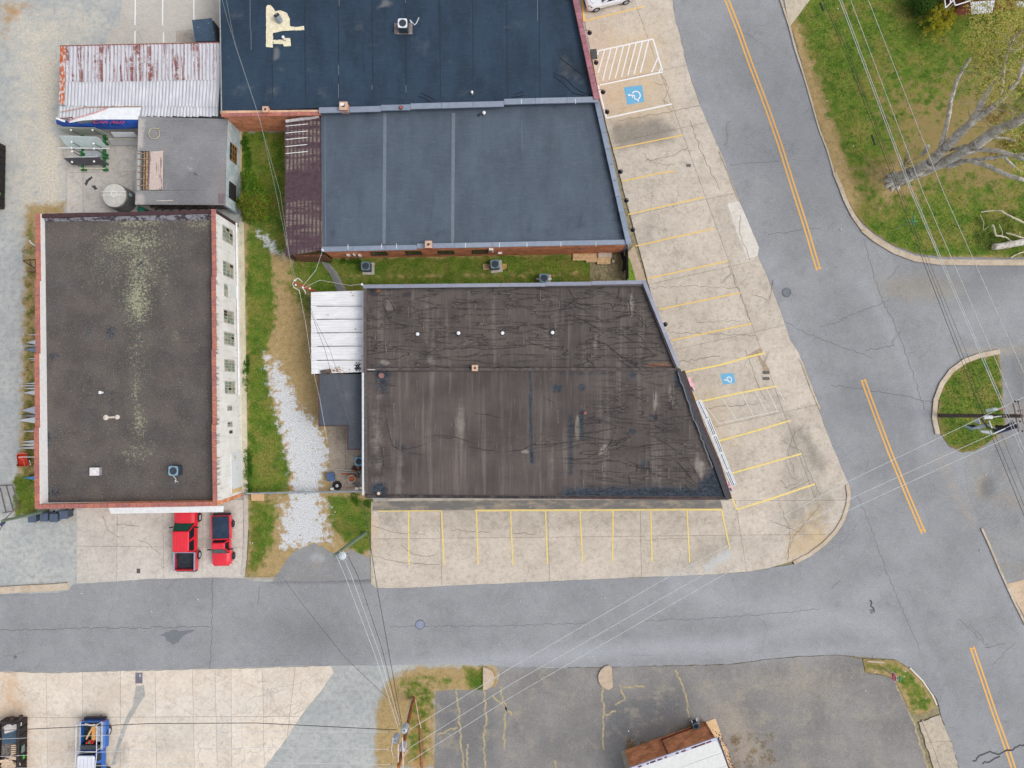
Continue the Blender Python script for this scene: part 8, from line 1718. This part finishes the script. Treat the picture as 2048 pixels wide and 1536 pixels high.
mb = MB(); mb.tube([W(30,1015,5), W(22,1026,5.2), W(8,1040,5.6), W(0,1060,5.6)], .04, 5); mb.build('bracket_arm', plain('bracket_brown', C(110,96,98)), pE)
mb = MB(); mb.tube([W(8,1044,5.6), W(2,1050,5.6)], .14, 8); mb.build('lamp_head', plain('lamp_navy', C(60,66,96)), pE)
lp_ = thing('trailer_frame', 'weathered lamp bracket lying at the left edge below the metal frame', 'bracket', W(4,1052,0)); bpy.data.objects.remove(lp_)
GW = 'overhead wires'
def wire(label, P, r=.014, m=WIR, sag=0, group=GW):
    pts = []
    for (a, b) in zip(P[:-1], P[1:]):
        A = W(*a); B = W(*b); n_ = 10
        for k in range(n_): t = k/n_; pts.append(A.lerp(B, t)-Vector((0,0,sag*4*t*(1-t))))
    pts.append(W(*P[-1])); mb = MB(); mb.tube(pts, r, 4); o = mb.build('power_line', m); return tag(o, label, 'wire', group)
zc_ = 9
for P, r_, l, m in (([(1668,-30,9),(1822,384,8.6),(1986,768,8.8),(2044,905,9)], .022, 'left strand of the bright pair of overhead wires above the right lawn', WIR), ([(1672,-30,9),(1826,384,8.6),(1990,768,8.8),(2051,905,9)], .020, 'right strand of the bright pair of overhead wires above the right lawn', WIR),
        ([(1690,-30,9.4),(1846,384,9.2),(2012,768,9.3),(2080,930,9.4)], .018, 'bright single overhead wire just right of the pair above the right lawn', WIR), ([(1725,-30,9.8),(1887,384,9.6),(2048,745,9.7),(2090,840,9.8)], .018, 'rightmost bright overhead wire, passing over the big tree trunk', WIR),
        ([(1634,-30,6.4),(1700,130,6),(1783,350,6),(1853,540,6),(1930,740,6.2),(1972,845,6.4),(2060,1060,6.4)], .022, 'dark overhead cable, leftmost of the wires over the right lawn', WIRD), ([(1639,-30,6.3),(1705,130,5.9),(1788,350,5.9),(1859,540,5.9),(1937,740,6.1),(1980,845,6.3),(2070,1065,6.4)], .016, 'dark overhead cable running beside the leftmost one', WIRD),
        ([(1655,-30,6.7),(1718,160,6.3),(1800,370,6.3),(1869,550,6.3),(1955,760,6.4),(1995,850,6.5),(2090,1080,6.6)], .013, 'thin dark overhead wire right of the two dark cables', WIRD), ([(1830,384,7),(1880,520,7),(1935,650,7.1),(1990,780,7.3)], .008, 'very thin overhead wire ending near the island pole', WIR),
        ([(2060,789,9.3),(2033,801,9.3),(1696,963,8.6),(1340,1152,8.6),(1024,1334,8.8),(818,1460,8.9)], .017, 'topmost of the three bright wires crossing the road diagonally', WIR), ([(2040,843,9.3),(1708,994,8.6),(1400,1153,8.6),(1024,1367,8.8),(817,1497,8.9)], .017, 'middle of the three bright wires crossing the road diagonally', WIR),
        ([(2044,862,9.3),(1715,1012,8.6),(1440,1153,8.6),(1024,1393,8.8),(815,1526,9.1)], .017, 'lowest of the three bright wires crossing the road diagonally', WIR),
        ([(795,1460,8.2),(512,1446,7.8),(300,1447,7.9),(0,1461,8.2),(-60,1465,8.2)], .026, 'dark dashed cable crossing the pale concrete apron', WIRD), ([(779,1464,8.8),(512,1463,8.5),(250,1469,8.5),(0,1478,8.8),(-60,1480,8.8)], .015, 'uppermost bright wire above the blue pickup', WIR),
        ([(781,1499,8.9),(512,1495,8.5),(250,1502,8.5),(0,1513,8.8),(-60,1515,8.8)], .015, 'second bright wire above the blue pickup', WIR), ([(783,1529,9.1),(512,1525,8.7),(250,1530,8.7),(0,1537,9),(-60,1540,9)], .015, 'lowest bright wire above the blue pickup, along the bottom edge', WIR),
        ([(672,1110,7.2),(690,1152,7.3),(750,1310,7.8),(796,1455,8.4)], .013, 'left bright wire from the lamp pole down to the transformer pole', WIR), ([(686,1112,7.2),(703,1152,7.3),(760,1310,7.8),(800,1450,8.4)], .013, 'right bright wire from the lamp pole down to the transformer pole', WIR),
        ([(690,1100,6.5),(716,1152,6.6),(765,1300,7),(802,1454,7.6)], .018, 'dark cable between the lamp pole and the transformer pole', WIRD), ([(727,1000,5.5),(736,1060,5.8),(752,1162,6.2),(775,1290,6.8),(804,1450,7.8)], .022, 'dark dashed cable rising from the white gutter to the transformer pole', WIRD),
        ([(563,1152,6),(610,1215,6.4),(690,1315,7),(790,1410,7.6),(797,1440,7.8)], .012, 'thin dark wire slanting across the street from the grass verge', WIRD), ([(424,1155,5.5),(563,1152,6)], .006, 'faint short wire above the street near the driveway', WIRD),
        ([(437,-30,6),(455,40,6),(512,215,6.2),(560,384,6.3),(584,545,6.6),(591,562,6.8)], .009, 'left dashed service wire from the blue-black roof to the reddish-brown pole', WIRG), ([(447,-30,6),(470,90,6),(520,240,6.2),(552,384,6.3),(578,510,6.6),(593,562,6.8)], .009, 'right dashed service wire from the blue-black roof to the reddish-brown pole', WIRG),
        ([(600,588,6.3),(612,650,5.8),(622,720,5.4),(640,800,5),(655,885,4.6)], .009, 'thin service wire running down past the white ribbed roof to the patio', WIR), ([(611,588,5),(620,620,4.8),(650,700,4.6),(668,768,4.4),(700,860,4.3),(722,900,4.2)], .014, 'dark service wire crossing the white ribbed roof', WIRD),
        ([(613,590,5.1),(630,640,4.9),(660,700,4.7),(682,768,4.5),(715,890,4.3)], .012, 'second dark service wire crossing the white ribbed roof', WIRD), ([(605,577,5.2),(640,560,4.5),(700,571,4.4),(724,568,4.4)], .010, 'short pale wire from the reddish-brown pole to the wrinkled roof corner', WIR),
        ([(605,573,5.2),(632,540,4.6),(645,501,3.8)], .012, 'short pale wire from the reddish-brown pole up to the brick wall corner', WIR)):
    wire(l, P, r_, m)
mb = MB(); mb.tube([W(1640,5,6.4), W(1647,22,6.4)], .07, 6); tag(mb.build('cable_splice', BLK), 'black splice case on the leftmost dark cable near the top edge', 'splice'); mb = MB(); mb.tube([W(1743,270,6.0), W(1750,290,6.0)], .07, 6); tag(mb.build('cable_splice', BLK), 'black splice case on the leftmost dark cable above the tree foot', 'splice')
# service mast on wrinkled roof corner and on the middle building
for (u, v, z, l) in ((724,569,4.6,'white service mast head at the upper left corner of the wrinkled roof'), (645,500,3.9,'white service mast head at the lower left corner of the slate-blue roof')):
    o = thing('service_mast', l, 'mast', W(u+3, v+3, 3.5)); mb = MB(); mb.tube([W(u+3,v+3,3.5), W(u,v,z), W(u+1.5,v+1,z+.2)], .05, 6); mb.build('mast', plain('mast_grey', C(206,212,216), .5), o)
    mb = MB(); mb.lathe(W(u, v, z), [(.06,0),(.1,.08),(.03,.15)], 8); mb.build('cap', WHP, o)
# ---------------------------------------------------------------- trees, bushes
BRKM = NT('grey_bark', .9, 0, .1); c_ = BRKM.mix(BRKM.step(BRKM.noise(1.6, 5, BRKM.vec(1,1,1)), .35, .65), C(190,184,174), C(232,228,220)); c_ = BRKM.mix(BRKM.math('MULTIPLY', BRKM.step(BRKM.noise(4, 6, rough=.8), .48, .62), .8), c_, C(150,136,122)); c_ = BRKM.mix(BRKM.math('MULTIPLY', BRKM.step(BRKM.noise(1.1, 3), .6, .7), .6), c_, C(130,104,84)); BRKM.bump(BRKM.noise(7, 4), .8, .05); BARK = BRKM.out(c_)
def limb(mb, P, r0, r1, n=8, jit=.08):
    pts = []; rs = []; L_ = len(P)
    A = [W(*p_) for p_ in P]
    for i in range(L_-1):
        for k in range(4): t = k/4; pts.append(A[i].lerp(A[i+1], t)+Vector([random.uniform(-jit, jit)*r0*2 for _ in range(3)])); rs.append(r0+(r1-r0)*(i+t)/(L_-1))
    pts.append(A[-1]); rs.append(r1); mb.tube(pts, rs, n); return pts
random.seed(17)
tr = base('tree', 'large old tree with forked pale grey trunk and sparse yellow-green crown on the lawn', 'tree', 1790, 362)
mb = MB(); limb(mb, [(1786,362,0),(1812,352,1.4),(1835,341,2.6),(1862,324,4.2)], .62, .42, 12, .04)
limb(mb, [(1800,362,.2),(1840,345,2.2),(1900,318,5.2),(1948,293,7.6)], .5, .36, 12, .03)
for k in range(6):
    a = 1.5+k*.75; c0 = W(1786,364,0); mb.tube([c0+Vector((0,0,.6)), c0+Vector((math.cos(a)*.6, math.sin(a)*.6, .12)), c0+Vector((math.cos(a)*.95, math.sin(a)*.95, .0))], [.4,.22,.06], 6)
mb.build('trunk', BARK, tr, smooth=True)
LIMBS = [([(1862,324,4.2),(1885,300,5.8),(1905,282,7),(1940,248,9),(1960,215,10.5),(1975,180,12)], .36, .14), ([(1890,296,6),(1915,268,7.6),(1955,235,9.6),(1998,205,12),(2035,160,14.5)], .3, .12), ([(1881,292,5.8),(1886,280,6.5),(1897,235,7.6),(1902,200,8.2),(1912,165,9),(1925,140,9.6),(1942,115,10.2)], .16, .08), ([(1960,215,10.5),(1985,170,12.5),(2000,150,13.5)], .13, .06),
         ([(1948,293,7.6),(1990,262,9.8),(2030,245,12),(2080,215,14.5)], .36, .22), ([(1925,310,6.4),(1960,298,7.6),(2000,302,8.6),(2048,318,9.6),(2090,330,10.5)], .17, .09), ([(1918,322,5.6),(1965,318,7),(2010,312,8.6),(2050,308,10)], .16, .06), ([(2005,310,8.2),(2025,330,8.4),(2042,343,8.6)], .09, .04),
         ([(1895,334,4.6),(1938,320,6.4),(1975,332,7.4),(2010,348,8.3),(2048,360,9.2)], .16, .11), ([(1900,300,5.5),(1940,288,7.4),(1975,275,8.4),(2010,276,9),(2032,282,9.4)], .1, .05), ([(1846,308,3.4),(1853,300,4),(1856,292,4.4)], .18, .15), ([(1806,335,1.2),(1810,325,1.8)], .14, .1), ([(2035,160,14.5),(2060,100,16),(2070,60,17)], .13, .07), ([(2000,205,12),(2010,120,13),(2030,70,14)], .1, .04)]
tips = []
for P, r0, r1 in LIMBS:
    mb = MB(); q = limb(mb, P, r0*1.18, r1*1.3, 9, .05); mb.build('limb', BARK, tr, smooth=True); tips.append(q)
mb = MB(); 
for _ in range(150):
    q = random.choice(tips[:5]+tips[11:]); p0 = Vector(random.choice(q[len(q)//2:])); pts = [p0]; d_ = Vector((random.uniform(-1,1), random.uniform(-.8,1), random.uniform(.1,1))).normalized()
    for k in range(5): d_ = (d_+Vector([random.uniform(-.4,.4) for _ in range(3)])).normalized(); pts.append(pts[-1]+d_*random.uniform(.3,.6))
    mb.tube(pts, [.035,.03,.025,.02,.015,.01], 4)
tag(mb.build('twig', plain('twig_grey', C(176,164,132), .9, var=.2), tr), kind='stuff')
def leaves(name, centers, n, size, mats, parent, seed=1, rad=1., flat=1.):
    rs = np.random.RandomState(seed); C0 = np.array([list(c_[:3]) for c_ in centers]); Rr = np.array([c_[3] if len(c_) > 3 else rad for c_ in centers]); w_ = Rr**2; w_ = w_/w_.sum()
    i = rs.choice(len(C0), n, p=w_); d_ = rs.normal(size=(n,3)); d_ /= np.linalg.norm(d_, axis=1)[:,None]; d_[:,2] *= flat; p = C0[i]+d_*(Rr[i]*rs.uniform(.35,1.05,n)**.6)[:,None]
    a = rs.normal(size=(n,3)); a /= np.linalg.norm(a,axis=1)[:,None]; b = rs.normal(size=(n,3)); b -= (a*b).sum(1)[:,None]*a; b /= np.linalg.norm(b,axis=1)[:,None]; s_ = (size*rs.uniform(.6,1.4,n))[:,None]
    vs = np.stack([p-a*s_, p+b*s_*.6, p+a*s_, p-b*s_*.6], 1).reshape(-1,3); me = bpy.data.meshes.new(name); me.vertices.add(4*n); 
    me.loops.add(4*n); me.loops.foreach_set('vertex_index', np.arange(4*n)); me.polygons.add(n); me.polygons.foreach_set('loop_start', np.arange(0,4*n,4)); me.polygons.foreach_set('loop_total', np.full(n,4))
    pw = np.array(wloc(parent)) if parent else np.zeros(3); me.vertices.foreach_set('co', (vs-pw).ravel()); me.update(calc_edges=True); at = me.attributes.new('tone', 'FLOAT', 'POINT'); at.data.foreach_set('value', np.repeat(np.clip(rs.uniform(0,1,n)*.6+.4*((np.sin(C0[i][:,0]*3.1+C0[i][:,1]*2.3)+1)/2),0,1),4).astype(np.float32))
    me.materials.append(mats); o = bpy.data.objects.new(name, me); COL.objects.link(o); o.parent = parent; tag(o, kind='stuff'); return o
def leafmat(name, a, b):
    n = NT(name, .7, 0, .2); c_ = n.mix(n.attr('tone'), C(*a), C(*b)); tb_ = n.t.nodes.new('ShaderNodeBsdfTranslucent'); n.link(c_, tb_.inputs[0]); mx = n.t.nodes.new('ShaderNodeMixShader'); mx.inputs[0].default_value = .45
    n.link(c_, n.b.inputs['Base Color']); n.t.links.new(n.b.outputs[0], mx.inputs[1]); n.t.links.new(tb_.outputs[0], mx.inputs[2]); n.t.links.new(mx.outputs[0], n.t.nodes['Material Output'].inputs[0]); return n.m
YLF = leafmat('spring_leaf', (186,184,84), (232,222,136)); GLF = leafmat('green_leaf', (92,142,40), (166,196,70)); OLF = leafmat('olive_leaf', (134,126,50), (190,160,80)); DLF = leafmat('deep_green_leaf', (64,112,48), (120,152,70))
cen = []
rs_ = random.Random(5)
def cl(u, v, z, r): p = W(u, v, z); cen.append((p.x, p.y, z, r))
for _ in range(95):
    u = rs_.uniform(1950, 2120); v = rs_.uniform(-40, 200)
    if u < 1900+abs(v-90)*.5: continue
    cl(u, v, rs_.uniform(10, 16), rs_.uniform(.35, .9))
for _ in range(16): cl(rs_.uniform(1990, 2080), rs_.uniform(20, 100), rs_.uniform(9, 13), rs_.uniform(.3, .7))
for _ in range(14): cl(rs_.uniform(2005, 2090), rs_.uniform(225, 345), rs_.uniform(9, 13), rs_.uniform(.3, .6))
for _ in range(12): cl(rs_.uniform(1930, 2000), rs_.uniform(55, 120), rs_.uniform(8, 12), rs_.uniform(.25, .6))
for (u, v, z, r) in ((1958,85,11,.7),(1975,90,11.5,.8),(2000,60,13,1.),(2015,95,13,.9),(1980,130,11,.7),(2020,20,13,.9),(2035,120,14,.9)): cl(u, v, z, r)
cr = leaves('crown', cen, 8500, .075, YLF, tr, 3)
# weeping shrub near the house corner and the shrub in the left yard
sb = base('shrub', 'yellow-green weeping shrub on the lawn below the red brick house', 'shrub', 1865, 58)
cen = []; mb = MB(); rs_ = random.Random(9)
c0 = W(1866,58,0)
for k in range(46):
    a = rs_.uniform(0, 6.28); r_ = rs_.uniform(.8, 1.7); pts = [c0+Vector((0,0,.2))+Vector((math.cos(a), math.sin(a), 0))*r_*t+Vector((0,0,1.5*math.sin(t*2.6))) for t in (0,.25,.5,.75,1)]; mb.tube(pts, .012, 3)
    for q in pts[1:]: cen.append((q.x, q.y, q.z, .16))
mb.build('stem', plain('stem_yellow', C(170,160,50), .9), sb); leaves('foliage', cen, 7000, .05, leafmat('lime_leaf', (176,176,40), (226,216,84)), sb, 4)
sb2 = base('shrub', 'dense leafy green and bronze shrub in the yard right of the outbuilding', 'shrub', 507, 395)
cen = []; mb = MB()
for (u, v, z, r) in ((505,368,1.2,.7),(512,385,1.6,.9),(498,398,1.3,.8),(515,405,1.5,.9),(490,412,.9,.6),(505,422,1.2,.8),(522,418,1.0,.7),(530,398,1.0,.6),(520,375,1.2,.6),(500,352,.8,.5),(480,405,.7,.4),(528,432,.6,.4)): p = W(u, v, z); cen.append((p.x, p.y, z, r)); mb.tube([W(508,398,0), p], .04, 5)
mb.build('stem', plain('stem_brown', C(110,90,70), .9), sb2)
leaves('foliage', cen, 9000, .07, GLF, sb2, 6); leaves('foliage', [c_ for c_ in cen[2:9]], 5000, .06, OLF, sb2, 7)
sb3 = base('shrub', 'dark green shrub at the left corner of the red brick house', 'shrub', 1848, 8)
cen = []; mb = MB()
for (u, v, z, r) in ((1840,0,1.2,.9),(1852,12,1,.7),(1838,18,.8,.6),(1856,-8,1.4,.9),(1850,5,1.5,.8)): p = W(u, v, z); cen.append((p.x, p.y, z, r)); mb.tube([W(1850,6,0), p], .04, 5)
mb.build('stem', plain('stem_brown', C(110,90,70), .9), sb3); leaves('foliage', cen, 6000, .07, DLF, sb3, 8)
# fallen trunk and branches at the right edge
lgp = base('fallen_log', 'thick pale grey fallen log with snapped end at the right edge of the lawn', 'log', 2015, 490)
mb = MB(); pts = limb(mb, [(1986,494,.35),(2010,491,.4),(2040,485,.5),(2110,470,.6)], .27, .3, 12, .02); mb.build('trunk', BARK, lgp, smooth=True)
mb = MB(); mb.tube([W(1984,497,.35), W(1989,493,.37)], [.1,.24], 9); mb.build('snapped_end', plain('raw_wood', C(206,190,160), .9, var=.2), lgp)
for P, r0, r1, l in (([(1962,424,.6),(1990,421,.9),(2003,422,1.2),(2020,432,1.2),(2042,443,1.0),(2060,450,1)], .05, .09, 'thin pale fallen branch arching above the log'), ([(1984,450,.3),(1989,460,.5),(1991,470,.5),(2010,474,.4),(2030,486,.3)], .11, .05, 'crooked pale fallen branch touching the top of the log'), ([(2012,466,.4),(2030,470,.6),(2052,478,.6)], .06, .07, 'cream fallen branch with forked end beside the log'),
        ([(2021,515,.2),(2035,508,.3),(2060,500,.4)], .06, .05, 'straight pale stick on the kerb below the log'), ([(1960,430,.3),(1968,446,.3),(1966,462,.2),(1978,452,.3)], .03, .02, 'twiggy grey branch left of the fallen log'), ([(1998,448,.3),(2004,462,.4),(2006,476,.4)], .03, .04, 'short upright stick between the two pale branches'), ([(2035,528,.1),(2060,520,.1)], .07, .05, 'short pale stick on the road edge at the right'), ([(2038,465,.6),(2042,477,.4)], .03, .03, 'short stub crossing the forked branch')):
    mb = MB(); limb(mb, P, r0, r1, 6, .2); tag(mb.build('fallen_branch', plain('dead_branch', C(204,196,172), .9, var=.15)), l, 'branch', 'fallen branches by the right edge')
wd_ = MB(); rs_ = random.Random(12); cen = []
for _ in range(40):
    p = W(rs_.uniform(1955, 2060), rs_.uniform(425, 490), 0); cen.append((p.x, p.y, .15, rs_.uniform(.2, .6)))
leaves('weeds', cen, 2600, .055, leafmat('weed_leaf', (112,142,60), (160,172,96)), None, 9, flat=.4)
cen = []
for _ in range(60):
    p = W(rs_.uniform(1940, 2100), rs_.uniform(40, 330), 0); cen.append((p.x, p.y, .12, rs_.uniform(.2, .6)))
leaves('weeds', cen, 4500, .06, OLF, None, 10, flat=.3)
cen = []
for (u0, u1, v0, v1, k_) in ((488,500,270,345,18), (491,500,700,780,14), (492,502,900,985,26), (640,728,518,524,10), (700,745,990,1010,8)):
    for _ in range(k_): p = W(rs_.uniform(u0,u1), rs_.uniform(v0,v1), 0); cen.append((p.x, p.y, .12, rs_.uniform(.12,.35)))
leaves('weeds', cen, 6000, .05, leafmat('bright_weed', (56,116,30), (116,160,50)), None, 11, flat=.5)
cen = []
for _ in range(60):
    p = W(rs_.uniform(48, 72), rs_.uniform(470, 960), 0); cen.append((p.x, p.y, .12, rs_.uniform(.1,.35)))
leaves('weeds', cen, 2400, .04, leafmat('dry_weed', (140,138,66), (206,188,128)), None, 12, flat=.5)
cen = []
for _ in range(46):
    p = W(rs_.uniform(1462, 1545), rs_.uniform(1468, 1545), 0); cen.append((p.x, p.y, .06, rs_.uniform(.08,.4)))
for _ in range(24): p = W(rs_.uniform(1252, 1270)+0, rs_.uniform(1478, 1500), 0); cen.append((p.x, p.y, .06, rs_.uniform(.08,.25)))
for _ in range(30): t = rs_.uniform(0,1); p = W(1268+t*140, 1494-t*54+rs_.uniform(-5,1), 0); cen.append((p.x, p.y, .06, rs_.uniform(.1,.25)))
leaves('weeds', cen, 2200, .04, leafmat('lot_weed', (166,146,86), (220,194,140)), None, 14, flat=.25)
# dandelions, litter: small white bits
lt_ = MB()
for (u, v) in ((1654,202),(1707,292),(1676,18),(163,1187),(396,1199),(303,1223),(985,1236),(998,1288),(1040,1202),(1210,1196),(1060,1014),(1420,1146),(1748,1313),(1750,1344),(1810,1343),(1808,1353),(1852,1396),(1731,1381),(1961,1101),(1971,950),(1257,1462),(1264,1481),(1348,1464),(670,1024),(750,1025),(1682,459),(500,1085),(505,1086)): 
    p = W(u, v, .07); lt_.ball(p, random.uniform(.04,.07), 6, 4)
tag(lt_.build('litter', WHP), kind='stuff')
